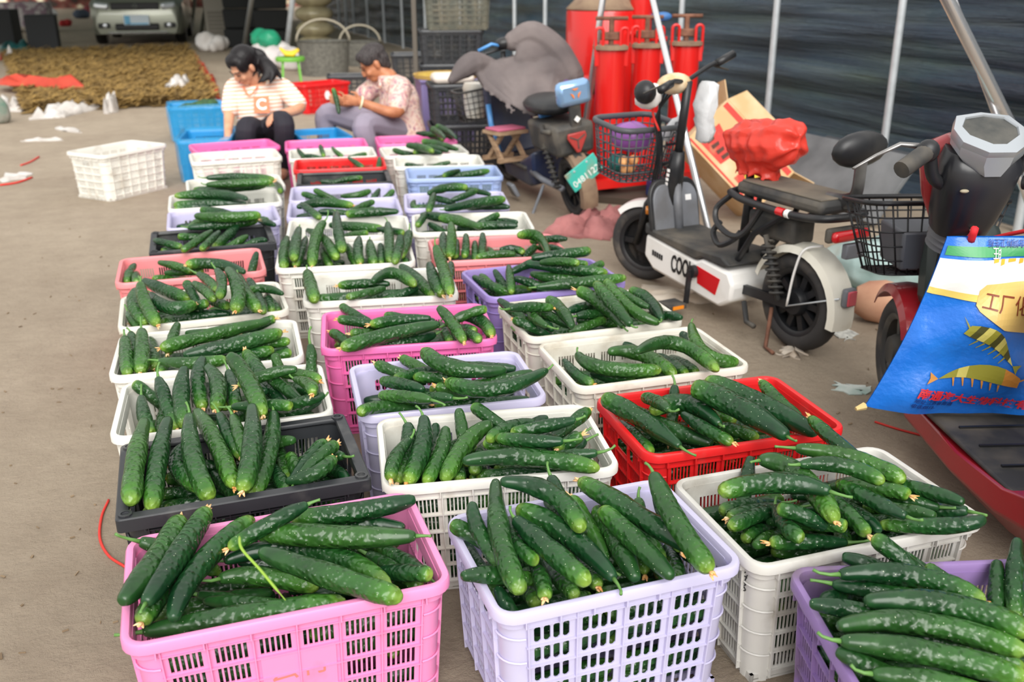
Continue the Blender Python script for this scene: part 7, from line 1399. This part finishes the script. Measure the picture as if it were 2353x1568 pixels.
flat_sheet('paper_strip', q4((1922, 900), (2000, 908), (1998, 890), (1925, 880)), 0.0, M('white_paper', (216, 220, 214), rough=0.8, rgb2=(150, 176, 168), scale=8), 'narrow white paper strip lying between the crates and red scooter', 'paper', 1, 0.01, 5)
flat_sheet('paper_sheet', q4((1470, 690), (1640, 700), (1648, 676), (1480, 655)), 0.01, M('dirty_paper', (206, 196, 182), rough=0.9, rgb2=(180, 164, 146), scale=6), 'dirty paper strip under the white scooter pedal', 'paper', 2, 0.02, 8)
flat_sheet('newspaper', q4((1905, 770), (1950, 785), (1975, 770), (1925, 742)), 0.0, M('newsprint', (206, 206, 198), rough=0.9, rgb2=(150, 150, 146), scale=40), 'folded newspaper behind the white scooter rear wheel', 'paper', 2, 0.01, 6)
flat_sheet('plastic_sheet', q4((1790, 820), (1840, 826), (1850, 806), (1800, 800)), 0.01, M('dirty_paper'), 'scrap of dirty paper beneath the white scooter rear wheel', 'paper', 5, 0.02, 6)
FILMB = M('pale_green_film', (196, 216, 214), rough=0.3, trans=0.35, bump=1.0, bscale=7, rgb2=(160, 190, 186), scale=4)
def heap(name, c, rad, m, label, cat, seed=0, vox=0.015, n=7, group=None):
    rr = random.Random(seed); mb = MB()
    for k in range(n): s_ = rr.uniform(0.45, 0.8); mb.ell((rr.uniform(-0.5, 0.5) * rad[0], rr.uniform(-0.5, 0.5) * rad[1], rad[2] * s_ * 0.8 * rr.uniform(0.7, 1.2)), (rad[0] * s_, rad[1] * s_, rad[2] * s_), 12, 8, jit=0.10, seed=seed + k, rot=(rr.uniform(-.3, .3), rr.uniform(-.3, .3), rr.uniform(0, 3)))
    mb.v = [(x, y, max(z, 0.0)) for x, y, z in mb.v]
    o = mb.build(name, m, None, smooth=True); o.location = c; remesh(o, vox, 2); tag(o, label, cat, group); return o
heap('plastic_sack', at(2010, 650), (0.30, 0.26, 0.17), FILMB, 'pale green clear plastic sack slumped behind the red scooter basket', 'sack', 3)
heap('plastic_sack', at(1930, 640), (0.14, 0.14, 0.10), FILMB, 'small wrinkled clear bag at the edge of the pale green sack', 'sack', 8)
o = MB().lathe([(0, 0.0), (0.06, 0.0), (0.09, 0.05), (0.10, 0.12), (0.085, 0.19), (0.06, 0.22), (0.065, 0.24), (0.05, 0.24), (0.05, 0.2), (0, 0.19)], (0, 0, 0), (0, 0, 1), 22).build('clay_jar', M('terracotta', (196, 150, 122), rough=0.85, rgb2=(170, 120, 96), scale=8), None, smooth=40); o.location = at(1960, 735) + Vector((0, 0, 0.098)); o.rotation_euler = (R(90), 0, R(60)); tag(o, 'terracotta jar lying on its side behind the white scooter', 'jar')
heap('leaf_litter', at(1935, 700), (0.10, 0.07, 0.04), M('dry_leaves', (150, 104, 70), rough=0.9, rgb2=(106, 72, 50), scale=20, bump=1, bscale=40), 'small heap of dry leaves next to the terracotta jar', 'leaves', 2, 0.010)
# boards and slabs along the wall foot
GB = M('grey_board', (120, 122, 124), rough=0.8, rgb2=(92, 94, 96), scale=4); 
def slab(px0, px1, w_, t_, z0, m, name, label, cat, rx=0.0, group=None):
    a, b = at(*px0), at(*px1); d = b - a; o = MB().box((0, 0, 0), (d.length, w_, t_)).build(name, m, None, bevel=0.004); o.location = (a + b) / 2 + Vector((0, 0, z0)); o.rotation_euler = (rx, 0, math.atan2(d.y, d.x)); tag(o, label, cat, group); return o
slab((2050, 520), (1790, 440), 0.50, 0.03, 0.22, GB, 'grey_panel', 'grey sheet panel leaning low against the film wall behind the red scooter', 'panel', rx=R(-52))
slab((1990, 440), (1800, 395), 0.14, 0.02, 0.20, M('dark_board', (66, 68, 72), rough=0.8), 'board', 'dark board lying along the foot of the film wall', 'board', R(-10)); slab((2080, 470), (1880, 415), 0.10, 0.02, 0.32, M('dark_board'), 'board', 'dark board propped above the grey panel at the film wall', 'board', R(-20))
slab((1900, 470), (1760, 430), 0.08, 0.02, 0.14, GB, 'board', 'narrow grey board near the red bag and film wall', 'board', R(8))
slab((1580, 462), (1352, 442), 0.62, 0.05, 0.025, M('dark_pallet', (70, 58, 48), rough=0.9), 'pallet', 'dark wooden pallet under the red tanks', 'pallet')
# ------------------------------------------------------------------ dark crates, stools, sacks around the women
PL['darkgrey'] = plastic('dark_grey_crate_plastic', (58, 60, 64), (92, 90, 86), trans=0.0); PL['duskpurple'] = plastic('dusky_purple_plastic', (124, 112, 158), (110, 100, 130)); PL['olive'] = plastic('dusty_olive_crate_plastic', (96, 98, 88), (122, 116, 100), trans=0.0, amount=(0.4, 0.7))
def crate_px(px, py, a, colour, kind, label, z=0.0, L_=CL, group=None, tilt=(0, 0)): p = at(px, py); return crate(p.x, p.y, a, colour, kind, label, group, L_, z, tilt)
crate(-1.09, 7.42, 48, 'white', 'fine', 'empty white crate standing apart on the open floor', None, 0.60)
crate(-0.10, 8.06, 4, 'blue', 'fine', 'blue crate lined with plastic film beside the hand of the person in stripes', None, 0.60) if False else None
p = at(480, 425); crate(-0.485, 7.87, 87, 'blue', 'fine', 'blue crate lined with shiny film behind the empty pink crate', None, 0.60); p = at(455, 312); crate(-0.66, 9.86, 4, 'blue', 'fine', 'blue crate in clear plastic holding dark greens behind the film-lined crate', None, 0.56)
crate(0.385, 7.735, 99, 'blue', 'fine', 'blue crate standing between the two seated women', None, 0.555)
FB = M('blue_film', (60, 170, 226), rough=0.15, bump=1.0, bscale=10, alpha=0.4)
def liner(x, y, a, label, h=0.34, k=1.04, L_=0.60):
    rr = random.Random(int(x * 100)); secs = []
    for z, s_ in ((0.02, 0.95), (0.15, 0.985), (0.28, 1.0), (h, 1.02), (h + 0.012, 0.98), (0.30, 0.93), (0.15, 0.91)): secs.append([(px_ * s_ + rr.uniform(-.006, .006), py_ * s_ + rr.uniform(-.006, .006), z + rr.uniform(-.006, .006)) for px_, py_ in rrect(L_ * k, CW * k, 0.05, 5)])
    o = MB().loft(secs, cap=False).build('plastic_liner', FB, None, smooth=True); o.location = (x, y, 0); o.rotation_euler = (0, 0, R(a)); tag(o, label, 'plastic film')
liner(-0.485, 7.87, 87, 'blue plastic film wrapped around the crate behind the empty pink one'); liner(-0.66, 9.86, 4, 'clear blue bag around the crate of dark greens', L_=0.56)
heap('greens', Vector((-0.66, 9.86, 0.26)), (0.22, 0.14, 0.09), M('dark_leafy', (34, 70, 40), rough=0.6, rgb2=(60, 100, 50), scale=30, bump=1, bscale=40), 'dark greens piled in the bagged blue crate', 'vegetables', 4)
crate(0.60, 11.7, 28, 'red', 'fine', 'red crate with a round white sticker behind the two women', None, 0.66)
o = MB().lathe([(0, 0), (0.05, 0), (0.05, 0.004), (0, 0.004)], (0, 0, 0), (0, -1, 0), 20, sx=0.7).build('round_sticker', M('white_sticker'), None); pr = bpy.data.objects[[x.name for x in bpy.data.objects if x.get('label', '').startswith('red crate with a round')][0]]; o.parent = pr; o.location = (-0.02, -0.205, 0.20)
crate(1.05, 12.6, -5, 'darkgrey', 'fine', 'black crate between the red crate and the grey-haired head', None); crate(1.05, 12.6, -7, 'darkgrey', 'fine', 'black crate stacked on the one between red crate and grey hair', None, z=0.33) if False else None
def big_basket(px, py, r_, h, label, handle=True):
    p = at(px, py); e = empty('basket', p); tag(e, label, 'basket'); BM = M('dusty_basket', (112, 110, 102), rough=0.9, rgb2=(86, 84, 78), scale=20)
    MB().lathe([(0, 0), (r_ * 0.88, 0), (r_, h), (r_ * 1.03, h + 0.01), (r_ * 0.96, h), (r_ * 0.86, 0.02), (0, 0.02)], (0, 0, 0), (0, 0, 1), 28).build('basket_body', BM, e, smooth=40)
    if handle: MB().tube([Vector((r_ * math.cos(a), 0, h + r_ * 0.8 * math.sin(a))) for a in [PI * i / 14 for i in range(15)]], 0.02, 6).build('handle', M('bamboo', (160, 152, 134), rough=0.7), e, smooth=True)
big_basket(748, 172, 0.42, 0.52, 'large dusty basket with arched handle behind the women'); big_basket(830, 150, 0.36, 0.40, 'smaller dusty basket behind the grey-haired woman', True)
heap('sack', at(625, 155), (0.42, 0.36, 0.36), M('white_sack', (214, 208, 204), rough=0.8, rgb2=(180, 172, 172), scale=4), 'stuffed white sack behind the ponytail', 'sack', 5, 0.03); heap('sack', at(690, 160), (0.34, 0.3, 0.30), M('white_sack'), 'white sack against the large dusty basket', 'sack', 9, 0.03)
heap('green_bag', at(610, 154) + Vector((0, 0, 0.34)), (0.27, 0.26, 0.24), M('green_film_bag', (44, 158, 118), rough=0.4, trans=0.2), 'bright green plastic bag lying on the stuffed white sack', 'plastic bag', 6, 0.03)
def stool2():
    p = at(672, 200); e = empty('green_stool', p); tag(e, 'green plastic stool holding yellow bananas', 'stool'); GS = M('green_plastic', (110, 176, 66), rough=0.5)
    MB().lathe([(0, 0.36), (0.20, 0.36), (0.21, 0.39), (0.20, 0.42), (0, 0.42)], (0, 0, 0), (0, 0, 1), 24).build('seat', GS, e, smooth=40)
    for a in range(4): q = R(45 + 90 * a); MB().bar((0.15 * math.cos(q), 0.15 * math.sin(q), 0.37), (0.19 * math.cos(q), 0.19 * math.sin(q), 0), 0.05, 0.03).build('leg', GS, e)
    BN = M('banana_skin', (238, 200, 50), rough=0.5)
    for k, (x, y, a) in enumerate(((0.0, -0.135, 0.05), (0.0, -0.045, -0.04), (0.0, 0.045, 0.04), (0.0, 0.135, -0.05))):
        o = MB().tube([Vector((-0.13, 0, 0.10)), Vector((-0.06, 0, 0.03)), Vector((0.04, 0, 0.02)), Vector((0.13, 0, 0.08))], [0.012, 0.034, 0.036, 0.012], 8).build('banana', BN, None, smooth=True); o.location = p + Vector((x, y, 0.438)); o.rotation_euler = (0, 0, a); tag(o, 'ripe yellow banana on the green stool behind the ponytail', 'banana', 'bananas on the green stool')
stool2()
# stack of black mesh crates and trays left of the blue scooter
for z in (0.0, 0.33, 0.66): crate(1.86, 9.95, -8, 'darkgrey', 'fine', ['bottom', 'middle', 'top'][int(z / 0.33 + 0.1)] + ' black crate of the tall stack behind the purple bin', 'tall stack of black crates', 0.66, z)
crate(1.92, 9.9, -8, 'olive', 'fine', 'dusty crate crowning the tall stack of black crates', 'tall stack of black crates', 0.66, 0.99)
slab((966, 300), (956, 300), 0.05, 1.35, 0.68, M('old_board', (98, 92, 84), rough=0.9), 'board', 'tall grey board standing beside the stack of black crates', 'board')
def bin_tray():
    p = at(1028, 322); e = empty('purple_bin', p); tag(e, 'dusky purple bin carrying a round tray of yellow grain', 'bin')
    MB().box((0, 0, 0.29), (0.50, 0.36, 0.58), top=(1.08, 1.08)).build('bin_body', PL['duskpurple'], e, bevel=0.02); MB().box((0, 0, 0.575), (0.56, 0.42, 0.03)).build('bin_rim', PL['duskpurple'], e, bevel=0.008); MB().box((0.02, -0.192, 0.47), (0.14, 0.01, 0.05)).build('hand_hole', BLK, e)
    t = MB().lathe([(0, 0.0), (0.30, 0.0), (0.31, 0.035), (0.29, 0.035), (0.285, 0.012), (0, 0.012)], (0, 0, 0), (0, 0, 1), 32).build('tray', M('bamboo_tray', (196, 160, 86), rough=0.8), None, smooth=40); t.location = p + Vector((0, 0, 0.592)); tag(t, 'round bamboo tray on the dusky purple bin', 'tray')
    g = MB().lathe([(0.28, 0.0), (0.26, 0.02), (0.15, 0.03), (0, 0.034)], (0, 0, 0), (0, 0, 1), 28).build('grain', M('yellow_grain', (206, 176, 76), rough=0.9, rgb2=(176, 140, 50), scale=60, bump=1, bscale=90), None, smooth=True); g.location = p + Vector((0, 0, 0.605)); tag(g, 'yellow grain spread on the round bamboo tray', 'grain', kind='stuff')
bin_tray()
crate(1.60, 8.05, -6, 'darkgrey', 'fine', 'lower black crate beside the front wheel of the blue scooter', 'black crates by the blue scooter', 0.60); crate(1.60, 8.05, -4, 'darkgrey', 'fine', 'upper black crate under the white cushion by the blue scooter', 'black crates by the blue scooter', 0.60, 0.33)
o = MB().box((0, 0, 0.04), (0.34, 0.24, 0.08)).build('cushion', M('white_cushion', (226, 218, 206), rough=0.8), None, bevel=0.035); o.location = (1.50, 8.0, 0.662); tag(o, 'white cushion lying on the black crates by the blue scooter', 'cushion')
crate(1.72, 11.4, -4, 'olive', 'fine', 'dusty olive crate by the film wall behind the grey-haired woman', None, 0.60); crate(1.72, 11.4, -8, 'darkgrey', 'fine', 'dark crate on top of the dusty olive crate by the film wall', None, 0.60, 0.33)
# ------------------------------------------------------------------ far end: straw, car, heaps
def straw():
    A_, B_, C_, D_ = q4((60, 262), (500, 238), (432, 112), (8, 128)); rr = random.Random(4); n = 46; V = []; F = []
    for j in range(n + 1):
        for i in range(n + 1):
            u, v = i / n, j / n; p = (A_ * (1 - u) + B_ * u) * (1 - v) + (D_ * (1 - u) + C_ * u) * v
            e_ = min(u, 1 - u, v, 1 - v); V.append(p + Vector((rr.uniform(-.1, .1), rr.uniform(-.1, .1), 0.012 + min(1, e_ * 14) * (0.05 + rr.random() * 0.07))))
    for j in range(n):
        for i in range(n): a = j * (n + 1) + i; F.append((a, a + 1, a + n + 2, a + n + 1))
    # loose stalks over it
    for k in range(9000):
        u, v = rr.random(), rr.random() ** 1.3; p = (A_ * (1 - u) + B_ * u) * (1 - v) + (D_ * (1 - u) + C_ * u) * v + Vector((0, 0, 0.06 + rr.random() * 0.08)); a = rr.uniform(0, PI); d = Vector((math.cos(a), math.sin(a), rr.uniform(-.2, .5))) * rr.uniform(0.05, 0.12); s_ = Vector((-math.sin(a), math.cos(a), 0.5)) * 0.008
        o_ = len(V); V += [p - d - s_, p + d - s_, p + d + s_, p - d + s_]; F.append((o_, o_ + 1, o_ + 2, o_ + 3))
    mb = MB(); mb.add(V, F); o = mb.build('straw', M('dry_straw', (152, 122, 66), rough=0.95, rgb2=(104, 82, 44), scale=7, lo=0.35, hi=0.65), None, smooth=False); tag(o, 'brown straw spread out to dry on sheets on the floor', 'straw', kind='stuff')
straw()
RS = M('red_sheet', (206, 74, 52), rough=0.6, rgb2=(180, 60, 44), scale=4); WS = M('white_sheet', (216, 212, 208), rough=0.7, rgb2=(186, 178, 170), scale=3)
flat_sheet('red_sheet', q4((466, 192), (512, 245), (494, 188), (446, 122)), 0.03, RS, 'red plastic sheet edge sticking out from the straw nearest the women', 'sheet', 1, 0.1, 8); flat_sheet('red_sheet', q4((0, 215), (195, 226), (195, 219), (0, 203)), 0.12, RS, 'long strip of red sheet across the straw', 'sheet', 2, 0.05, 8).location.z = 0.11; flat_sheet('red_sheet', q4((0, 140), (22, 130), (30, 124), (0, 128)), 0.03, RS, 'red sheet corner at the far edge of the straw', 'sheet', 3, 0.05, 6)
flat_sheet('white_sheet', q4((70, 276), (150, 270), (232, 250), (165, 250)), 0.06, WS, 'rumpled white sheet along the near edge of the straw', 'sheet', 4, 0.1, 10); flat_sheet('white_sheet', q4((380, 222), (430, 222), (440, 206), (395, 208)), 0.05, WS, 'scrap of white sheet on the straw beside the bagged blue crate', 'sheet', 5, 0.1, 8).location.z = 0.10; flat_sheet('white_sheet', q4((0, 256), (52, 258), (50, 244), (0, 240)), 0.05, WS, 'white sheet scrap by the green bag', 'sheet', 6, 0.1, 8)
flat_sheet('white_sheet', q4((240, 262), (268, 260), (270, 249), (244, 250)), 0.15, WS, 'crumpled white bag at the straw edge', 'sheet', 8, 0.1, 8)
for k, (a, lb) in enumerate((((130, 300, 185, 306, 180, 298, 132, 294), 'thin white paper scrap on the floor before the straw'), ((50, 326, 140, 324, 138, 319, 60, 322), 'long white paper strip on the open floor'), ((0, 420, 60, 412, 75, 398, 8, 402), 'flat pale bag on the floor beside the red string'))):
    flat_sheet('paper_scrap', q4(*[(a[i], a[i + 1]) for i in range(0, 8, 2)]), 0.01, WS, lb, 'paper', 20 + k, 0.02, 6)
def string(pts, r, m, label):
    P = [at(*p) + Vector((0, 0, r)) for p in pts]; o0 = P[0]; mb = MB(); mb.tube(catmull([p - o0 for p in P], 6), r, 6); o = mb.build('string', m, None, smooth=True); o.location = o0; tag(o, label, 'string')
RC = M('red_cord', (206, 78, 62), rough=0.6)
string([(250, 1152), (234, 1190), (230, 1240), (250, 1280), (288, 1306)], 0.004, RC, 'red string looping out from under the scuffed black crate'); string([(0, 428), (40, 422), (74, 410)], 0.008, RC, 'short red string on the open floor beside the pale bag'); string([(48, 382), (70, 374), (90, 362)], 0.007, RC, 'thin red string on the open floor near the empty white crate'); string([(2010, 972), (2060, 988), (2120, 1004)], 0.004, RC, 'straight red string in front of the red scooter')
heap('green_bag', at(0, 282), (0.13, 0.16, 0.22), M('grey_green_cloth', (90, 122, 106), rough=0.9, rgb2=(150, 140, 130), scale=7), 'grey green bag standing at the near side of the straw', 'bag', 7, 0.02)
def car():
    p = at(322, 104); e = empty('car', (p.x, p.y, 0), CYAW * -1 + R(17) - R(2)); tag(e, 'olive silver car parked facing the straw', 'car')
    CP = M('champagne_paint', (134, 136, 122), rough=0.3, metal=0.6, coat=0.5); W = 2.06; CBK = M('car_black', (20, 21, 22), rough=0.4); GLS = M('dark_glass', (30, 34, 36), rough=0.08); LMP = M('headlamp_lens', (232, 236, 240), rough=0.08, metal=0.6); CHR = M('chrome_trim', (214, 216, 218), rough=0.15, metal=1.0)
    def sec(y, zb, zt, w_, r_=0.16): return [(-w_ / 2 + 0.05, y, zb), (-w_ / 2, y, zb + 0.15), (-w_ / 2, y, zt - r_), (-w_ / 2 + r_ * 0.8, y, zt - 0.01), (0, y, zt + 0.03), (w_ / 2 - r_ * 0.8, y, zt - 0.01), (w_ / 2, y, zt - r_), (w_ / 2, y, zb + 0.15), (w_ / 2 - 0.05, y, zb)]
    MB().loft([sec(0.0, 0.26, 0.86, W * 0.86), sec(0.06, 0.24, 0.98, W * 0.94), sec(0.35, 0.24, 1.08, W), sec(1.2, 0.24, 1.16, W), sec(1.5, 0.24, 1.18, W), sec(4.0, 0.24, 1.18, W), sec(4.7, 0.28, 1.1, W * 0.92)]).build('car_body', CP, e, smooth=35)
    MB().loft([[(-0.94, 1.35, 1.15), (0.94, 1.35, 1.15), (0.94, 4.6, 1.15), (-0.94, 4.6, 1.15)], [(-0.72, 2.15, 1.78), (0.72, 2.15, 1.78), (0.72, 4.1, 1.78), (-0.72, 4.1, 1.78)]]).build('cabin_glass', GLS, e, bevel=0.05); MB().box((0, 3.1, 1.79), (1.44, 2.0, 0.06)).build('roof', CP, e, bevel=0.02)
    MB().box((0, 0.0, 0.865), (1.06, 0.06, 0.155)).build('grille', CBK, e, bevel=0.02)
    for z in (0.82, 0.865, 0.91): MB().box((0, -0.035, z), (1.0, 0.012, 0.008)).build('grille_bar', CBK, e)
    MB().tube([(-0.05, -0.05, 0.90), (0, -0.06, 0.82), (0.05, -0.05, 0.90)], 0.014, 6).build('emblem', CHR, e); MB().tube([(-0.05, -0.05, 0.84), (0, -0.06, 0.92), (0.05, -0.05, 0.84)], 0.010, 6).build('emblem', CHR, e)
    for s_ in (-1, 1):
        MB().box((s_ * 0.72, 0.06, 0.87), (0.34, 0.16, 0.155), rot=(0, s_ * -0.10, s_ * 0.25)).build('headlamp', LMP, e, bevel=0.05); MB().box((s_ * 0.72, 0.05, 0.44), (0.28, 0.12, 0.13)).build('fog_lamp', CBK, e, bevel=0.03); MB().lathe([(0, 0), (0.05, 0), (0.045, 0.02), (0, 0.025)], (s_ * 0.70, -0.01, 0.44), (0, -1, 0), 14).build('fog_lens', LMP, e)
        for y in (0.85, 3.7):
            c = (s_ * 0.90, y, 0.34); MB().lathe([(0.20, -0.11), (0.32, -0.12), (0.345, -0.08), (0.345, 0.08), (0.32, 0.12), (0.20, 0.11)], c, (1, 0, 0), 28).build('tyre', CBK, e, smooth=40); MB().lathe([(0, -0.09), (0.21, -0.1), (0.21, 0.1), (0, 0.09)], c, (1, 0, 0), 20).build('wheel_rim', GREYP, e)
        MB().ell((s_ * 1.12, 1.6, 1.2), (0.10, 0.06, 0.08)).build('wing_mirror', CP, e, smooth=True)
    MB().box((0, -0.01, 0.41), (0.96, 0.08, 0.15)).build('lower_grille', CBK, e, bevel=0.03); MB().box((0, -0.02, 0.28), (1.3, 0.10, 0.05)).build('skid_strip', CHR, e, bevel=0.015)
    pl = MB().box((0, -0.05, 0.56), (0.56, 0.02, 0.22)).build('number_plate', M('pale_blue_plate', (226, 240, 250), rough=0.4), e, bevel=0.01); MB().box((-0.20, -0.064, 0.56), (0.12, 0.004, 0.19)).build('plate_field', M('sky_blue_plate', (120, 196, 236), rough=0.4), pl); MB().box((0.02, -0.064, 0.478), (0.46, 0.004, 0.03)).build('plate_field', M('sky_blue_plate'), pl)
car()
DK = M('near_black', (26, 28, 28), rough=0.8); 
def bxpx(px, py, sx, sy, sz, m, name, label, cat, rz=0.0, z=0.0, top=None, bevel=0.02):
    o = MB().box((0, 0, sz / 2), (sx, sy, sz), top=top).build(name, m, None, bevel=bevel); p = at(px, py); o.location = p + Vector((0, 0, z)); o.rotation_euler = (0, 0, rz); tag(o, label, cat); return o
bxpx(105, 112, 0.62, 0.6, 0.72, M('dark_box', (40, 42, 44), rough=0.7), 'dark_box', 'black box standing beside the patterned cloth left of the car', 'box', 0.1)
bxpx(18, 100, 0.55, 0.6, 0.78, M('dark_box'), 'dark_box', 'black box behind the teal sheet at the far left', 'box', -0.1)
def cabinet():
    p = at(502, 98); e = empty('cabinet', p, 0.1); tag(e, 'beige metal cabinet standing beside the black stack at the back', 'cabinet'); BG = M('beige_metal', (150, 144, 132), rough=0.6)
    MB().box((0, 0, 0.5), (0.52, 0.4, 1.0)).build('cabinet_body', BG, e, bevel=0.02); MB().box((0, -0.205, 0.42), (0.40, 0.01, 0.62)).build('door', M('beige_dark', (124, 118, 106), rough=0.6), e, bevel=0.005)
    for k in range(6): MB().box((0, -0.215, 0.2 + k * 0.09), (0.34, 0.008, 0.02)).build('louvre', BG, e)
cabinet()
heap('sack', at(492, 118), (0.34, 0.25, 0.30), WS, 'white sack slumped in front of the beige cabinet', 'sack', 11, 0.03)
for k, (px, py, z, lb) in enumerate(((560, 108, 0.0, 'bottom'), (560, 108, 0.42, 'middle'), (560, 108, 0.84, 'upper'), (625, 112, 0.0, 'lowest right-hand'), (628, 112, 0.42, 'second right-hand'), (626, 112, 0.84, 'third right-hand'))): bxpx(px, py, 0.72, 0.6, 0.40, DK, 'black_bin', lb + ' black bin of the dark stacks behind the ponytail', 'bin', 0.05 * ((k % 3) - 1), z, top=(1.06, 1.06), bevel=0.03)
def sack_stack():
    p = at(728, 118); BS = M('shiny_beige_sack', (176, 166, 132), rough=0.25, rgb2=(140, 130, 104), scale=4)
    for k in range(4): o = blob('sack', p + Vector((0, 0, 0.16 + k * 0.30)), (0.42, 0.34, 0.19), BS, ['lowest', 'second', 'third', 'top'][k] + ' shiny beige sack of the pile by the film wall', 'sack', k, 0.04, group='pile of beige sacks')
sack_stack()
def table():
    p = at(50, 72); e = empty('market_table', p, 0.05); tag(e, 'table covered with patterned purple cloth at the far left', 'table'); CLT = M('purple_print_cloth', (150, 128, 140), rough=0.9, rgb2=(206, 200, 200), scale=6, lo=0.45, hi=0.55)
    MB().box((0, 0, 0.78), (1.6, 0.9, 0.04)).build('tabletop', WOOD, e); V = MB(); secs = []
    for z, k in ((0.81, 1.0), (0.80, 1.03), (0.5, 1.06), (0.15, 1.10)): secs.append([(x * k + 0.03 * math.sin(9 * x + 5 * y) * (1 - z), y * k + 0.03 * math.sin(8 * y + 4 * x) * (1 - z), z) for x, y in rrect(1.65, 0.95, 0.05, 4)])
    V.loft(secs, cap=True).build('cloth', CLT, e, smooth=40)
    for sx in (-1, 1):
        for sy in (-1, 1): MB().box((sx * 0.7, sy * 0.35, 0.38), (0.05, 0.05, 0.76)).build('leg', WOOD, e)
table()
flat_sheet('teal_sheet', q4((0, 118), (68, 118), (66, 108), (2, 107)), 0.12, M('teal_tarp', (20, 84, 84), rough=0.6), 'dark teal tarp bunched on the floor at the far left', 'tarp', 2, 0.1, 8)
o = MB().lathe([(0.14, 0), (0.10, 0.05), (0.03, 0.18), (0, 0.26)], (0, 0, 0), (0, 0, 1), 14).build('white_cone', WS, None, smooth=40); o.location = at(25, 134); tag(o, 'small white cone shaped bag at the far corner of the straw', 'bag')
for k, (px, py, c_, s_, lb) in enumerate(((150, 60, (176, 40, 40), 0.34, 'red basin on the ground behind the straw left of the car'), (148, 60, (226, 160, 40), 0.0, ''), (190, 42, (70, 80, 96), 0.5, 'dark bundle on the ground beyond the red basin'), (120, 36, (190, 190, 190), 0.45, 'pale sack on the ground at the far opening'), (85, 30, (110, 50, 50), 0.6, 'maroon heap at the far opening'), (215, 30, (120, 44, 50), 0.6, 'maroon bundle beside the car bonnet'))):
    if s_: heap('bundle', at(px, py), (s_ * 0.6, s_ * 0.5, s_ * 0.5), M('bundle_%d' % k, c_, rough=0.8), lb, 'bundle', 30 + k, 0.03)
# far end beyond: bright yard, dark red awning
# handwriting on the grey crate corner, raised characters on the pink crate
gc = [x for x in bpy.data.objects if x.get('label', '').startswith('greyish white crate')][0]
hw = M('marker_ink', (26, 26, 30), rough=0.6)
def stroke(pts): MB().tube(catmull([tuple(tap(Vector(p))) for p in pts], 4), 0.0013, 5).build('handwriting', hw, gc, smooth=True)
xo = -(0.61 / 2 - 0.016) - 0.0012
stroke([(xo, -0.128, 0.285), (xo, -0.136, 0.292), (xo, -0.140, 0.282), (xo, -0.130, 0.268), (xo, -0.145, 0.268)]); stroke([(xo, -0.146, 0.276), (xo, -0.138, 0.255)]); stroke([(xo, -0.132, 0.250), (xo, -0.142, 0.248), (xo, -0.134, 0.240), (xo, -0.143, 0.234), (xo, -0.131, 0.226)])
pk = [x for x in bpy.data.objects if x.get('label', '').startswith('rose pink crate')][0]
yo = -(CW / 2 - 0.016) * 0.965 - 0.004
text('raised_characters', '云行', 0.062, M('faded_red_ink', (222, 120, 110), rough=0.6), pk, (0.0, yo, 0.192), (R(90) - 0.04, 0, 0), ext=0.0015); text('raised_characters', '126177188', 0.022, PL['rose'], pk, (0.0, yo + 0.003, 0.135), (R(90) - 0.04, 0, 0), ext=0.0015)
# grass blade on the pink crate pile, stray bits
MB().tube(catmull([atd(550, 1232, 1.72), atd(556, 1262, 1.69), atd(600, 1312, 1.66), atd(656, 1380, 1.62)], 5), [0.001] + [0.0028] * 13 + [0.001] * 2, 5, flat=0.4).build('grass_blade', M('fresh_grass', (140, 176, 60), rough=0.5), None, smooth=True)
tag(bpy.data.objects['grass_blade'], 'single green grass blade lying on the cucumbers of the lettered pink crate', 'grass')
rr = random.Random(9); V = MB()
for k in range(120):
    if k < 45: p = at(rr.uniform(0, 300), rr.uniform(500, 1560))
    else: p = at(rr.uniform(1450, 2353), rr.uniform(560, 1150))
    a = rr.uniform(0, PI); s_ = rr.uniform(0.003, 0.011); d = Vector((math.cos(a), math.sin(a), 0)); V.bar(p - d * s_ + Vector((0, 0, 0.003)), p + d * s_ + Vector((0, 0, 0.004)), rr.uniform(0.002, 0.006), 0.003)
tag(V.build('floor_litter', M('litter', (150, 130, 104), rough=0.9, rgb2=(96, 78, 58), scale=3), None), 'scattered leaf bits and chips on the earth floor', 'litter', kind='stuff')
